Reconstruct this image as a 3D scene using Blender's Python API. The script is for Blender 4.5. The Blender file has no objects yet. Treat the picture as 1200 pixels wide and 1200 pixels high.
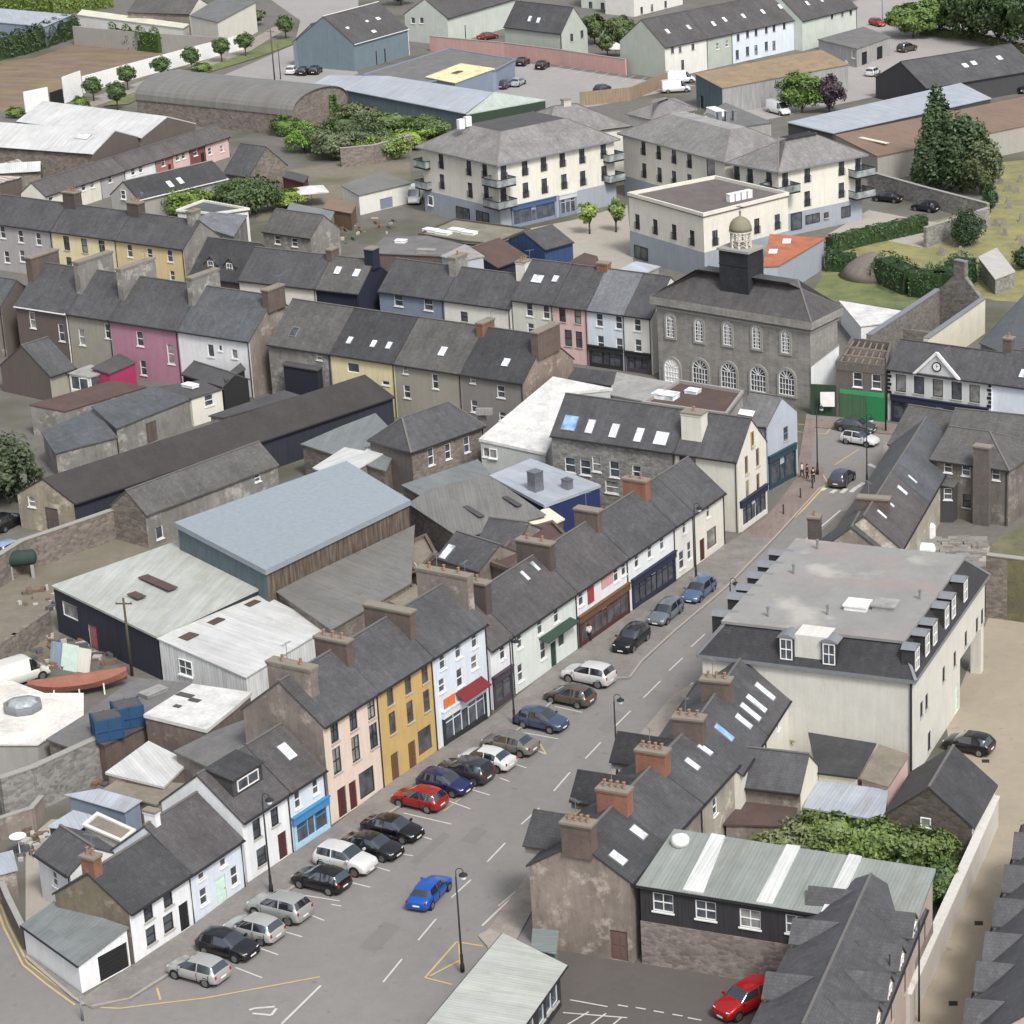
import bpy, math, random
from mathutils import Vector, Matrix
random.seed(7)
sc = bpy.context.scene
COL = sc.collection
# ---------------------------------------------------------------- camera geometry
F, CX, CY, HC = 3000.0, 1075.0, 600.0, 90.0
TH = math.atan(1120.0 / F)
FW = Vector((0, math.cos(TH), -math.sin(TH))); RT = Vector((1, 0, 0)); UP = RT.cross(FW)
CAM = Vector((0, 0, HC))
def ray(x, y): return RT * (x - CX) - UP * (y - CY) + FW * F
def G(x, y, z=0.0):
    d = ray(x, y); t = (z - HC) / d.z
    return Vector((d.x * t, d.y * t, z))
def proj(p):
    v = Vector(p) - CAM; w = v.dot(FW)
    return (CX + F * v.dot(RT) / w, CY - F * v.dot(UP) / w)
def ht(x, yb, yt):
    g = G(x, yb); lo, hi = 0.0, 60.0
    for _ in range(40):
        m = (lo + hi) / 2
        if proj((g.x, g.y, m))[1] > yt: lo = m
        else: hi = m
    return lo
def onplane(x, y, p, n):
    d = ray(x, y); t = (Vector(p) - CAM).dot(n) / d.dot(n)
    return CAM + d * t
# ---------------------------------------------------------------- materials
def lin(c):
    return tuple((v / 255 / 12.92) if v / 255 <= .04045 else ((v / 255 + .055) / 1.055) ** 2.4 for v in c)
MATS = {}
def newmat(name):
    m = bpy.data.materials.new(name); m.use_nodes = True
    nt = m.node_tree; b = nt.nodes['Principled BSDF']
    return m, nt, b
def N(nt, t, **kw):
    n = nt.nodes.new(t)
    for k, v in kw.items():
        if k.startswith('i_'):
            n.inputs[k[2:].replace('_', ' ')].default_value = v
        else: setattr(n, k, v)
    return n
def uvvec(nt, use_rand=True):
    tc = N(nt, 'ShaderNodeTexCoord'); oi = N(nt, 'ShaderNodeObjectInfo')
    ad = N(nt, 'ShaderNodeVectorMath', operation='MULTIPLY_ADD')
    sc_ = N(nt, 'ShaderNodeCombineXYZ')
    for i in range(3): nt.links.new(oi.outputs['Random'], sc_.inputs[i])
    nt.links.new(sc_.outputs[0], ad.inputs[0]); ad.inputs[1].default_value = (70, 130, 90)
    nt.links.new(tc.outputs['UV'], ad.inputs[2])
    return tc.outputs['UV'], ad.outputs[0]
def mulcol(nt, col, fac_sock):
    v = N(nt, 'ShaderNodeVectorMath', operation='SCALE'); v.inputs[0].default_value = col
    nt.links.new(fac_sock, v.inputs['Scale']); return v.outputs[0]
def rng(nt, sock, a, b, f0=0.25, f1=0.75):
    r = N(nt, 'ShaderNodeMapRange'); r.inputs['From Min'].default_value = f0; r.inputs['From Max'].default_value = f1
    r.inputs['To Min'].default_value = a; r.inputs['To Max'].default_value = b
    nt.links.new(sock, r.inputs['Value']); return r.outputs[0]
def noise(nt, vec, scale, detail=4, rough=.6, map_=None):
    n = N(nt, 'ShaderNodeTexNoise'); n.inputs['Scale'].default_value = scale; n.inputs['Detail'].default_value = detail
    n.inputs['Roughness'].default_value = rough
    if map_:
        mp = N(nt, 'ShaderNodeVectorMath', operation='MULTIPLY'); mp.inputs[1].default_value = map_
        nt.links.new(vec, mp.inputs[0]); vec = mp.outputs[0]
    nt.links.new(vec, n.inputs['Vector']); return n.outputs['Fac']
def mul(nt, a, b):
    m = N(nt, 'ShaderNodeMath', operation='MULTIPLY'); nt.links.new(a, m.inputs[0]); nt.links.new(b, m.inputs[1]); return m.outputs[0]
def mixc(nt, f, a, b):
    m = N(nt, 'ShaderNodeMix', data_type='RGBA')
    nt.links.new(f, m.inputs[0])
    for s, i in ((a, 6), (b, 7)):
        if isinstance(s, tuple): m.inputs[i].default_value = (*s, 1)
        else: nt.links.new(s, m.inputs[i])
    return m.outputs[2]
def bump(nt, b, h, strength=.4, dist=.03):
    bm = N(nt, 'ShaderNodeBump'); bm.inputs['Strength'].default_value = strength; bm.inputs['Distance'].default_value = dist
    nt.links.new(h, bm.inputs['Height']); nt.links.new(bm.outputs[0], b.inputs['Normal'])
def mat(kind, rgb, rough=None, k=1.0):
    """procedural material: kind + sRGB colour"""
    key = (kind, tuple(rgb), rough, k)
    if key in MATS: return MATS[key]
    m, nt, b = newmat('%s_%02x%02x%02x' % (kind, *[int(v) for v in rgb]))
    if kind not in ('paint', 'glass', 'leaf', 'carglass'): g_ = .3 * rgb[0] + .59 * rgb[1] + .11 * rgb[2]; q = .8 if kind == 'plain' else .64; rgb = tuple(g_ + (v - g_) * q for v in rgb)
    c = lin(rgb); L = nt.links
    uv, rv = uvvec(nt)
    b.inputs['Roughness'].default_value = rough if rough is not None else .85
    if kind == 'slate':
        big = rng(nt, noise(nt, rv, .3, 7, .75), .68, 1.3); med = rng(nt, noise(nt, rv, 2.4, 5, .75), .86, 1.14)
        streak = rng(nt, noise(nt, rv, 1.0, 3, .6, (2.2, .25, 1)), .86, 1.14)
        br = N(nt, 'ShaderNodeTexBrick'); br.inputs['Scale'].default_value = 1.0
        br.inputs['Brick Width'].default_value = .3; br.inputs['Row Height'].default_value = .22
        br.inputs['Mortar Size'].default_value = .014; br.inputs['Color1'].default_value = (.92,) * 3 + (1,)
        br.inputs['Color2'].default_value = (1.08,) * 3 + (1,); br.inputs['Mortar'].default_value = (.72,) * 3 + (1,)
        L.new(uv, br.inputs['Vector'])
        f = mul(nt, mul(nt, big, med), streak)
        col = mulcol(nt, c, f)
        mm = N(nt, 'ShaderNodeVectorMath', operation='MULTIPLY'); L.new(col, mm.inputs[0]); L.new(br.outputs['Color'], mm.inputs[1])
        lich = rng(nt, noise(nt, rv, 1.1, 7, .78), 0, .65, .56, .76)
        fin = mixc(nt, lich, mm.outputs[0], tuple(min(1, v * 1.9 + .02) for v in c))
        L.new(fin, b.inputs['Base Color']); b.inputs['Roughness'].default_value = rough or .55
        b.inputs['Specular IOR Level'].default_value = .35
        bump(nt, b, br.outputs['Fac'], .15, -.01)
    elif kind == 'corr' or kind == 'fibre':
        per = 7.0 if kind == 'corr' else 6.0
        sx = N(nt, 'ShaderNodeSeparateXYZ'); L.new(uv, sx.inputs[0])
        mu = N(nt, 'ShaderNodeMath', operation='MULTIPLY'); L.new(sx.outputs[0], mu.inputs[0]); mu.inputs[1].default_value = per * 6.283 / 2
        si = N(nt, 'ShaderNodeMath', operation='SINE'); L.new(mu.outputs[0], si.inputs[0])
        str_ = rng(nt, noise(nt, rv, .8, 5, .7, (3.2, .16, 1)), .76, 1.12); big = rng(nt, noise(nt, rv, .25, 6, .75), .78, 1.12)
        rib = rng(nt, si.outputs[0], .93, 1.03, -1, 1)
        f = mul(nt, mul(nt, str_, big), rib)
        col = mulcol(nt, c, f)
        if kind == 'fibre':
            dk = rng(nt, noise(nt, rv, .9, 6, .8), 0, .45, .52, .7)
            col = mixc(nt, dk, col, tuple(v * .45 for v in c))
        rust = rng(nt, noise(nt, rv, .5, 6, .75, (1.6, .4, 1)), 0, .5, .55, .72)
        col = mixc(nt, rust, col, (c[0] * .62, c[1] * .5, c[2] * .4))
        L.new(col, b.inputs['Base Color']); b.inputs['Roughness'].default_value = rough or .5
        bump(nt, b, si.outputs[0], .25, .015)
    elif kind == 'felt':
        big = rng(nt, noise(nt, rv, .4, 6, .75), .7, 1.25); med = rng(nt, noise(nt, rv, 3, 5, .75), .85, 1.15)
        col = mulcol(nt, c, mul(nt, big, med))
        pd = rng(nt, noise(nt, rv, .55, 4, .6), 0, .6, .56, .66)
        col = mixc(nt, pd, col, tuple(v * .6 + .02 for v in c))
        L.new(col, b.inputs['Base Color']); b.inputs['Roughness'].default_value = rough or .8
        bump(nt, b, med, .15, .02)
    elif kind == 'paintroof':   # grey membrane with worn pink patches
        big = rng(nt, noise(nt, rv, .3, 6, .75), .85, 1.15); med = rng(nt, noise(nt, rv, 2, 5, .75), .93, 1.07)
        col = mulcol(nt, c, mul(nt, big, med))
        pk = rng(nt, noise(nt, rv, .1, 5, .6, (.7, 1.5, 1)), 0, .5, .51, .68)
        col = mixc(nt, pk, col, lin((158, 128, 122)))
        lt = rng(nt, noise(nt, rv, .22, 4, .5), 0, .5, .58, .7)
        col = mixc(nt, lt, col, lin((188, 184, 174)))
        L.new(col, b.inputs['Base Color']); b.inputs['Roughness'].default_value = .75
    elif kind == 'render':
        big = rng(nt, noise(nt, rv, .5, 6, .7), .9, 1.06); med = rng(nt, noise(nt, rv, 6, 4, .7), .95, 1.05)
        st = rng(nt, noise(nt, rv, .9, 4, .6, (3.5, .22, 1)), .9, 1.05)
        col = mulcol(nt, c, mul(nt, mul(nt, big, med), st))
        gr = rng(nt, noise(nt, rv, .7, 6, .75, (2, .5, 1)), 0, .38, .58, .75)
        col = mixc(nt, gr, col, (c[0] * .55, c[1] * .53, c[2] * .48))
        L.new(col, b.inputs['Base Color']); bump(nt, b, med, .15, .01)
    elif kind == 'oldrender':
        big = rng(nt, noise(nt, rv, .28, 7, .72), .6, 1.35); st = rng(nt, noise(nt, rv, 1.0, 5, .7, (2.6, .3, 1)), .8, 1.2)
        col = mulcol(nt, c, mul(nt, big, st))
        gr = rng(nt, noise(nt, rv, .45, 6, .75), 0, .8, .54, .64)
        col = mixc(nt, gr, col, tuple(min(1, v * 1.9 + .03) for v in c))
        g2 = rng(nt, noise(nt, rv, 1.3, 5, .7, (1.5, .5, 1)), 0, .5, .57, .68)
        col = mixc(nt, g2, col, (c[0] * .55, c[1] * .45, c[2] * .4))
        L.new(col, b.inputs['Base Color']); bump(nt, b, big, .3, .03)
    elif kind == 'stone':
        vo = N(nt, 'ShaderNodeTexVoronoi'); vo.inputs['Scale'].default_value = 2.4 * k
        mp = N(nt, 'ShaderNodeVectorMath', operation='MULTIPLY'); mp.inputs[1].default_value = (1, 1.7, 1); L.new(rv, mp.inputs[0]); L.new(mp.outputs[0], vo.inputs['Vector'])
        sep = N(nt, 'ShaderNodeSeparateColor'); L.new(vo.outputs['Color'], sep.inputs[0])
        v1 = rng(nt, sep.outputs[0], .72, 1.28, 0, 1); big = rng(nt, noise(nt, rv, .5, 6, .75), .72, 1.25)
        col = mulcol(nt, c, mul(nt, v1, big)); L.new(col, b.inputs['Base Color'])
        bump(nt, b, vo.outputs['Distance'], .6, -.04)
    elif kind == 'ashlar' or kind == 'brick':
        br = N(nt, 'ShaderNodeTexBrick'); br.inputs['Scale'].default_value = 1.0
        w, h = ((.75, .34) if kind == 'ashlar' else (.24, .08))
        br.inputs['Brick Width'].default_value = w; br.inputs['Row Height'].default_value = h
        br.inputs['Mortar Size'].default_value = .025 if kind == 'ashlar' else .012
        br.inputs['Color1'].default_value = (.88,) * 3 + (1,); br.inputs['Color2'].default_value = (1.12,) * 3 + (1,); br.inputs['Mortar'].default_value = (1.06, 1.06, 1.04, 1)
        L.new(uv, br.inputs['Vector'])
        big = rng(nt, noise(nt, rv, .5, 6, .75), .75, 1.22); st = rng(nt, noise(nt, rv, .9, 4, .6, (3, .25, 1)), .85, 1.12)
        col = mulcol(nt, c, mul(nt, big, st))
        mm = N(nt, 'ShaderNodeVectorMath', operation='MULTIPLY'); L.new(col, mm.inputs[0]); L.new(br.outputs['Color'], mm.inputs[1])
        L.new(mm.outputs[0], b.inputs['Base Color']); bump(nt, b, br.outputs['Fac'], .3, -.02)
    elif kind == 'board':      # planks / sheeting with vertical joints
        sx = N(nt, 'ShaderNodeSeparateXYZ'); L.new(uv, sx.inputs[0])
        fr = N(nt, 'ShaderNodeMath', operation='FRACT'); mu = N(nt, 'ShaderNodeMath', operation='MULTIPLY'); mu.inputs[1].default_value = 3.3
        L.new(sx.outputs[0], mu.inputs[0]); L.new(mu.outputs[0], fr.inputs[0])
        gap = rng(nt, fr.outputs[0], .55, 1.0, .02, .12); st = rng(nt, noise(nt, rv, 1.1, 4, .6, (4, .3, 1)), .72, 1.25)
        col = mulcol(nt, c, mul(nt, gap, st)); L.new(col, b.inputs['Base Color'])
    elif kind == 'rusty':      # rust streaked cladding
        st = rng(nt, noise(nt, rv, 1.0, 5, .65, (3, .25, 1)), 0, 1, .35, .62); big = rng(nt, noise(nt, rv, .8, 5, .7), .7, 1.3)
        col = mixc(nt, st, mulcol(nt, c, big), lin((74, 58, 46))); L.new(col, b.inputs['Base Color'])
    elif kind == 'asphalt':
        big = rng(nt, noise(nt, uv, .06, 6, .65), .88, 1.12); med = rng(nt, noise(nt, uv, .9, 5, .75), .9, 1.1); fi = rng(nt, noise(nt, uv, 14, 3, .7), .88, 1.12)
        col = mulcol(nt, c, mul(nt, mul(nt, big, med), fi))
        pt = rng(nt, noise(nt, uv, .45, 5, .7), 0, .5, .58, .72)
        col = mixc(nt, pt, col, tuple(v * .75 for v in c)); L.new(col, b.inputs['Base Color'])
        os_ = rng(nt, noise(nt, uv, 1.1, 2, .5), 0, .45, .66, .74); col = mixc(nt, os_, col, tuple(v * .55 for v in c))
        L2 = rng(nt, noise(nt, uv, .35, 6, .8, (1, .35, 1)), 0, .35, .6, .75)
        col = mixc(nt, L2, col, tuple(v * 1.3 for v in c)); L.new(col, b.inputs['Base Color'])
        bump(nt, b, fi, .1, .01)
    elif kind == 'ground':
        big = noise(nt, uv, .05, 6, .65); med = rng(nt, noise(nt, uv, .8, 6, .75), .75, 1.25)
        col = mulcol(nt, c, med); f = rng(nt, big, 0, .8, .5, .6)
        g2 = mulcol(nt, (c[0] * .55, c[1] * .62, c[2] * .42), med)
        L.new(mixc(nt, f, col, g2), b.inputs['Base Color'])
    elif kind == 'grass':
        med = rng(nt, noise(nt, uv, .5, 6, .75), .65, 1.35); fi = rng(nt, noise(nt, uv, 6, 4, .8), .7, 1.3)
        col = mulcol(nt, c, mul(nt, med, fi)); f = rng(nt, noise(nt, uv, .16, 5, .7), 0, .8, .45, .6)
        L.new(mixc(nt, f, col, mulcol(nt, (c[0] * 1.35 + .03, c[1] * 1.22 + .03, c[2] * 1.05 + .01), fi)), b.inputs['Base Color'])
        bump(nt, b, fi, .6, .08)
    elif kind == 'dirt':
        med = rng(nt, noise(nt, uv, .25, 7, .75, (.5, 1.6, 1)), .6, 1.4); col = mulcol(nt, c, med)
        f = rng(nt, noise(nt, uv, .1, 5, .6, (.6, 1.8, 1)), 0, .8, .5, .62)
        L.new(mixc(nt, f, col, mulcol(nt, lin((124, 112, 78)), med)), b.inputs['Base Color'])
    elif kind == 'leaf':
        tc = N(nt, 'ShaderNodeTexCoord'); oi = N(nt, 'ShaderNodeObjectInfo')
        n1 = rng(nt, noise(nt, tc.outputs['Object'], .9, 4, .7), .55, 1.5); n2 = rng(nt, noise(nt, tc.outputs['Object'], 7, 2, .7), .6, 1.4)
        L.new(mulcol(nt, c, mul(nt, n1, n2)), b.inputs['Base Color'])
        b.inputs['Roughness'].default_value = .6
    elif kind == 'glass':
        n1 = rng(nt, noise(nt, rv, 1.1, 2, .5), .5, 1.9)
        L.new(mulcol(nt, c, n1), b.inputs['Base Color'])
        b.inputs['Roughness'].default_value = rough or .08; b.inputs['Specular IOR Level'].default_value = .6
    elif kind == 'carglass':
        b.inputs['Base Color'].default_value = (.13, .145, .165, 1); b.inputs['Metallic'].default_value = .9; b.inputs['Roughness'].default_value = .07; b.inputs['Coat Weight'].default_value = 1.0; b.inputs['Coat Roughness'].default_value = .02
    elif kind == 'paint':
        b.inputs['Base Color'].default_value = (*c, 1); b.inputs['Roughness'].default_value = rough or .3
        b.inputs['Coat Weight'].default_value = .6; b.inputs['Coat Roughness'].default_value = .06
        b.inputs['Metallic'].default_value = .25
    elif kind == 'metal':
        b.inputs['Metallic'].default_value = .8; b.inputs['Roughness'].default_value = rough or .35
        n1 = rng(nt, noise(nt, rv, 3, 4, .6), .8, 1.15); L.new(mulcol(nt, c, n1), b.inputs['Base Color'])
    else:   # plain, slightly mottled
        n1 = rng(nt, noise(nt, rv, 2.2, 5, .7), .86, 1.1); L.new(mulcol(nt, c, n1), b.inputs['Base Color'])
    MATS[key] = m
    return m
PAL = dict(
 white=('render', (224, 226, 228)), cream=('render', (218, 213, 196)), ivory=('render', (218, 216, 206)), peach=('render', (226, 196, 172)),
 yellow=('render', (206, 160, 70)), ylw2=('render', (226, 208, 146)), ylw3=('render', (222, 190, 124)), skyw=('render', (206, 219, 232)), mint=('render', (208, 218, 210)),
 pink=('render', (188, 116, 144)), hotpink=('render', (196, 30, 92)), palepink=('render', (222, 176, 170)), ridgec=('plain', (104, 101, 98)), capm=('plain', (134, 124, 110)), grey=('render', (154, 149, 143)), greybeige=('render', (156, 149, 132)),
 bluegrey=('render', (118, 136, 162)), teal=('render', (104, 128, 142)), navy=('render', (34, 38, 56)), black=('render', (38, 36, 40)), brownw=('render', (101, 88, 81)),
 lilac=('render', (170, 180, 198)), sage=('render', (170, 180, 164)), paleblue=('render', (170, 186, 204)), gband=('render', (150, 160, 174)), olive=('oldrender', (122, 108, 84)),
 old=('oldrender', (132, 118, 107)), oldg=('oldrender', (127, 123, 116)), stone=('stone', (120, 112, 104)), stoneg=('stone', (132, 129, 123)), stoneb=('stone', (123, 110, 99)),
 ashlar=('ashlar', (142, 138, 131)), brick=('brick', (138, 84, 62)), brickd=('brick', (104, 84, 74)), darkbrick=('brick', (86, 74, 68)), brickr=('brick', (152, 90, 66)),
 slate=('slate', (80, 79, 82)), slateb=('slate', (84, 88, 93)), slated=('slate', (66, 66, 68)), slatep=('slate', (83, 79, 80)), slateg=('slate', (90, 88, 85)), slatel=('slate', (107, 107, 107)),
 slatew=('slate', (128, 124, 122)), slatebr=('slate', (76, 68, 67)), blackroof=('felt', (60, 54, 54)), slatepr=('slate', (88, 81, 81)), slatebl=('slate', (111, 115, 122)),
 corrw=('corr', (200, 201, 199)), corrg=('corr', (178, 182, 172)), corrgr=('corr', (140, 148, 140)), corrb=('corr', (138, 153, 166)), fibre=('fibre', (122, 120, 114)), fibreg=('fibre', (122, 130, 130)),
 corrlb=('corr', (166, 175, 188)), tan=('felt', (152, 128, 98)), rust=('corr', (176, 98, 58)), browncorr=('corr', (142, 106, 78)), brownroof=('felt', (92, 66, 58)),
 felt=('felt', (110, 108, 106)), feltd=('felt', (78, 76, 78)), feltl=('felt', (150, 148, 144)), feltw=('felt', (222, 222, 222)), feltb=('felt', (134, 122, 102)), pinkroof=('paintroof', (138, 137, 134)),
 orange=('felt', (190, 92, 48)), membw=('felt', (206, 205, 200)), cyell=('felt', (222, 208, 140)), tanroof=('felt', (150, 122, 84)),
 lead=('plain', (120, 124, 130)), dkm=('plain', (40, 40, 44)), wtrim=('plain', (230, 230, 228)), gtrim=('plain', (150, 148, 142)), ftrim=('plain', (176, 172, 160)), red=('plain', (120, 30, 34)),
 dred=('plain', (84, 34, 38)), blue=('plain', (54, 132, 190)), dblue=('plain', (38, 62, 110)), dteal=('plain', (34, 66, 80)), green=('plain', (24, 130, 70)), dgreen=('plain', (40, 70, 54)),
 dpurp=('plain', (72, 60, 74)), brownp=('plain', (108, 72, 44)), mintp=('plain', (196, 220, 204)), lblue=('plain', (160, 200, 226)), goldp=('plain', (188, 142, 60)), blackp=('plain', (26, 26, 30)),
 orangep=('plain', (222, 104, 38)), pot=('plain', (150, 112, 90)), wood=('board', (116, 84, 58)), woodl=('board', (150, 122, 92)), timber=('plain', (132, 120, 108)), clad=('board', (52, 50, 54)),
 navyclad=('board', (44, 48, 66)), whiteclad=('board', (206, 208, 208)), rustyclad=('rusty', (116, 104, 88)), bluepanel=('board', (128, 150, 176)), tealclad=('board', (84, 106, 116)),
 greyclad=('board', (150, 150, 148)), bluewall=('board', (36, 70, 128)),
)
def Mt(n):
    if not isinstance(n, str): return n
    k = PAL[n]; return mat(*k)
GLASS = mat('glass', (70, 74, 80)); GLASS_SKYREFL = mat('glass', (200, 206, 210), .15); CURT = mat('glass', (120, 120, 118), .2)  # skylight panes: sky reflection painted in as a pale base colour
# ---------------------------------------------------------------- mesh building
class Geo:
    def __init__(s): s.v = []; s.f = []; s.m = []
    def add(s, vs, fs, mi=0):
        o = len(s.v); s.v += [tuple(p) for p in vs]; s.f += [tuple(i + o for i in f) for f in fs]; s.m += [mi] * len(fs); return s
    def quad(s, a, b, c, d, mi=0): return s.add([a, b, c, d], [(0, 1, 2, 3)], mi)
    def box(s, x0, x1, y0, y1, z0, z1, mi=0):
        return s.add([(x0, y0, z0), (x1, y0, z0), (x1, y1, z0), (x0, y1, z0), (x0, y0, z1), (x1, y0, z1), (x1, y1, z1), (x0, y1, z1)],
                     [(0, 3, 2, 1), (4, 5, 6, 7), (0, 1, 5, 4), (1, 2, 6, 5), (2, 3, 7, 6), (3, 0, 4, 7)], mi)
    def bar(s, p, q, w, h, mi=0, up=(0, 0, 1)):   # rectangular bar from p to q
        p, q = Vector(p), Vector(q); d = (q - p).normalized(); r = d.cross(Vector(up))
        if r.length < 1e-4: r = Vector((1, 0, 0))
        r.normalize(); u = r.cross(d); r *= w / 2; u *= h / 2
        vs = [p - r - u, p + r - u, p + r + u, p - r + u, q - r - u, q + r - u, q + r + u, q - r + u]
        return s.add(vs, [(0, 1, 2, 3), (7, 6, 5, 4), (0, 4, 5, 1), (1, 5, 6, 2), (2, 6, 7, 3), (3, 7, 4, 0)], mi)
    def prism(s, poly, z0, z1, mi=0):   # poly CCW xy
        n = len(poly)
        zt = z1 if isinstance(z1, (list, tuple)) else [z1] * n; zb = z0 if isinstance(z0, (list, tuple)) else [z0] * n
        vs = [(p[0], p[1], zb[i]) for i, p in enumerate(poly)] + [(p[0], p[1], zt[i]) for i, p in enumerate(poly)]
        return s.add(vs, [tuple(range(n - 1, -1, -1)), tuple(range(n, 2 * n))] + [(i, (i + 1) % n, (i + 1) % n + n, i + n) for i in range(n)], mi)
    def lathe(s, prof, c=(0, 0, 0), n=12, mi=0):   # prof [(r,z)]
        vs = []; fs = []
        for r, z in prof:
            for i in range(n): a = 6.28318 * i / n; vs.append((c[0] + r * math.cos(a), c[1] + r * math.sin(a), c[2] + z))
        for j in range(len(prof) - 1):
            for i in range(n): fs.append((j * n + i, j * n + (i + 1) % n, (j + 1) * n + (i + 1) % n, (j + 1) * n + i))
        fs.append(tuple(range(n - 1, -1, -1))); fs.append(tuple(range((len(prof) - 1) * n, len(prof) * n)))
        return s.add(vs, fs, mi)
    def tube(s, pts, radii, n=8, mi=0):
        vs = []; fs = []
        for k, p in enumerate(pts):
            p = Vector(p); d = (Vector(pts[min(k + 1, len(pts) - 1)]) - Vector(pts[max(k - 1, 0)])).normalized()
            a = d.cross(Vector((0, 0, 1)));
            if a.length < .05: a = Vector((1, 0, 0))
            a.normalize(); b = d.cross(a); r = radii[k] if isinstance(radii, (list, tuple)) else radii
            for i in range(n): t = 6.28318 * i / n; vs.append(p + a * (r * math.cos(t)) + b * (r * math.sin(t)))
        for j in range(len(pts) - 1):
            for i in range(n): fs.append((j * n + i, (j + 1) * n + i, (j + 1) * n + (i + 1) % n, j * n + (i + 1) % n))
        fs.append(tuple(range(n))); fs.append(tuple(range(len(pts) * n - 1, (len(pts) - 1) * n - 1, -1)))
        return s.add(vs, fs, mi)
    def mesh(s, name, mats, smooth=False):
        me = bpy.data.meshes.new(name); me.from_pydata(s.v, [], s.f)
        if not isinstance(mats, (list, tuple)): mats = [mats]
        for m in mats: me.materials.append(Mt(m))
        me.polygons.foreach_set('material_index', s.m)
        if smooth: me.polygons.foreach_set('use_smooth', [True] * len(s.f))
        uv = me.uv_layers.new(name='UVMap'); dat = []
        Z = Vector((0, 0, 1)); me.update()
        for p in me.polygons:
            n = p.normal
            t = Vector((1, 0, 0)) if abs(n.z) > .9995 else Z.cross(n).normalized()
            b = n.cross(t)
            for vi in p.vertices:
                co = me.vertices[vi].co; dat += [co.dot(t), co.dot(b)]
        uv.data.foreach_set('uv', dat)
        return me
    def build(s, name, mats, parent=None, smooth=False, loc=None, rz=0):
        return link(name, s.mesh(name, mats, smooth), parent, loc, rz)
def link(name, me, parent=None, loc=None, rz=0, scale=None):
    o = bpy.data.objects.new(name, me); COL.objects.link(o)
    if parent: o.parent = parent
    if loc is not None: o.location = loc
    if rz: o.rotation_euler = (0, 0, rz)
    if scale: o.scale = scale
    return o
def tag(o, label=None, cat=None, group=None, kind=None):
    if label: o['label'] = label
    if cat: o['category'] = cat
    if group: o['group'] = group
    if kind: o['kind'] = kind
    return o
def root(name, label, cat, loc=(0, 0, 0), rz=0, group=None):
    o = bpy.data.objects.new(name, None); COL.objects.link(o); o.location = loc; o.rotation_euler = (0, 0, rz)
    o.empty_display_size = .5
    return tag(o, label, cat, group)
def copytree(o, parent=None):
    c = o.copy(); COL.objects.link(c)
    if parent: c.parent = parent
    for ch in list(o.children): copytree(ch, c)
    return c
def struct(name, g, m): return tag(g.build(name, m), kind='structure')
def area(poly): return sum(poly[i][0] * poly[(i + 1) % len(poly)][1] - poly[(i + 1) % len(poly)][0] * poly[i][1] for i in range(len(poly))) / 2
def inset(poly, d):
    """inset a CCW polygon by d"""
    n = len(poly); out = []
    for i in range(n):
        p0, p1, p2 = (Vector(poly[(i - 1) % n][:2]), Vector(poly[i][:2]), Vector(poly[(i + 1) % n][:2]))
        d1 = (p1 - p0).normalized(); d2 = (p2 - p1).normalized()
        n1 = Vector((-d1.y, d1.x)); n2 = Vector((-d2.y, d2.x))
        b = n1 + n2; k = 1 + n1.dot(n2)
        out.append(p1 + b * (d / max(k, .25)))
    return out
# ---------------------------------------------------------------- openings
WM = {}; PR = random.Random(5)
def win_mesh(w, h, kind, fm):
    """window meshes facing -Y, centred: frame, pane"""
    key = (round(w, 1), round(h, 1), kind, fm)
    if key in WM: return WM[key]
    g = Geo(); b = .07; d = .05
    g.box(-w / 2, w / 2, -d, d, h / 2 - b, h / 2); g.box(-w / 2, w / 2, -d, d, -h / 2, -h / 2 + b)
    g.box(-w / 2, -w / 2 + b, -d, d, -h / 2 + b, h / 2 - b); g.box(w / 2 - b, w / 2, -d, d, -h / 2 + b, h / 2 - b)
    if kind in ('w', 'm', 'fr'): g.box(-w / 2 + b, w / 2 - b, -d + .01, d, -.035, .035)
    if kind in ('m', 'c', 'fr'): g.box(-.03, .03, -d + .014, d, -h / 2 + b, h / 2 - b)
    if kind == 's':
        n = max(1, int(w / 1.1))
        for i in range(1, n): x = -w / 2 + w * i / n; g.box(x - .03, x + .03, -d + .01, d, -h / 2 + b, h / 2 - b)
    sill = Geo().box(-w / 2 - .08, w / 2 + .08, -.2, -.05, -h / 2 - .1, -h / 2)
    pane = Geo().quad((-w / 2 + b, .01, -h / 2 + b), (w / 2 - b, .01, -h / 2 + b), (w / 2 - b, .01, h / 2 - b), (-w / 2 + b, .01, h / 2 - b))
    WM[key + ('c',)] = pane.mesh('pane', [CURT, GLASS][(len(WM) // 3) % 2])
    WM[key] = (g.mesh('window', fm), sill.mesh('sill', 'ftrim' if fm != 'wtrim' else 'wtrim'), pane.mesh('pane', GLASS if kind != 'c' else GLASS))
    return WM[key]
def door_mesh(w, h, m):
    key = ('door', round(w, 1), round(h, 1), m)
    if key in WM: return WM[key]
    g = Geo(); g.box(-w / 2, w / 2, -.02, .03, -h / 2, h / 2)
    for sx in (-1, 1):
        for z0, z1 in ((-.42, -.08), (.0, .34)):
            g.box(sx * w * .22 - w * .16, sx * w * .22 + w * .16, -.05, -.0201, z0 * h, z1 * h)
    fr = Geo(); fr.box(-w / 2 - .09, -w / 2, -.06, .04, -h / 2, h / 2 + .09); fr.box(w / 2, w / 2 + .09, -.06, .04, -h / 2, h / 2 + .09); fr.box(-w / 2, w / 2, -.06, .04, h / 2, h / 2 + .09)
    hd = Geo(); hd.box(w * .36, w * .36 + .05, -.11, -.0501, -.06, .02)
    WM[key] = (g.mesh('door', m), fr.mesh('door_frame', 'wtrim'), hd.mesh('handle', 'metalh'))
    return WM[key]
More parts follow.
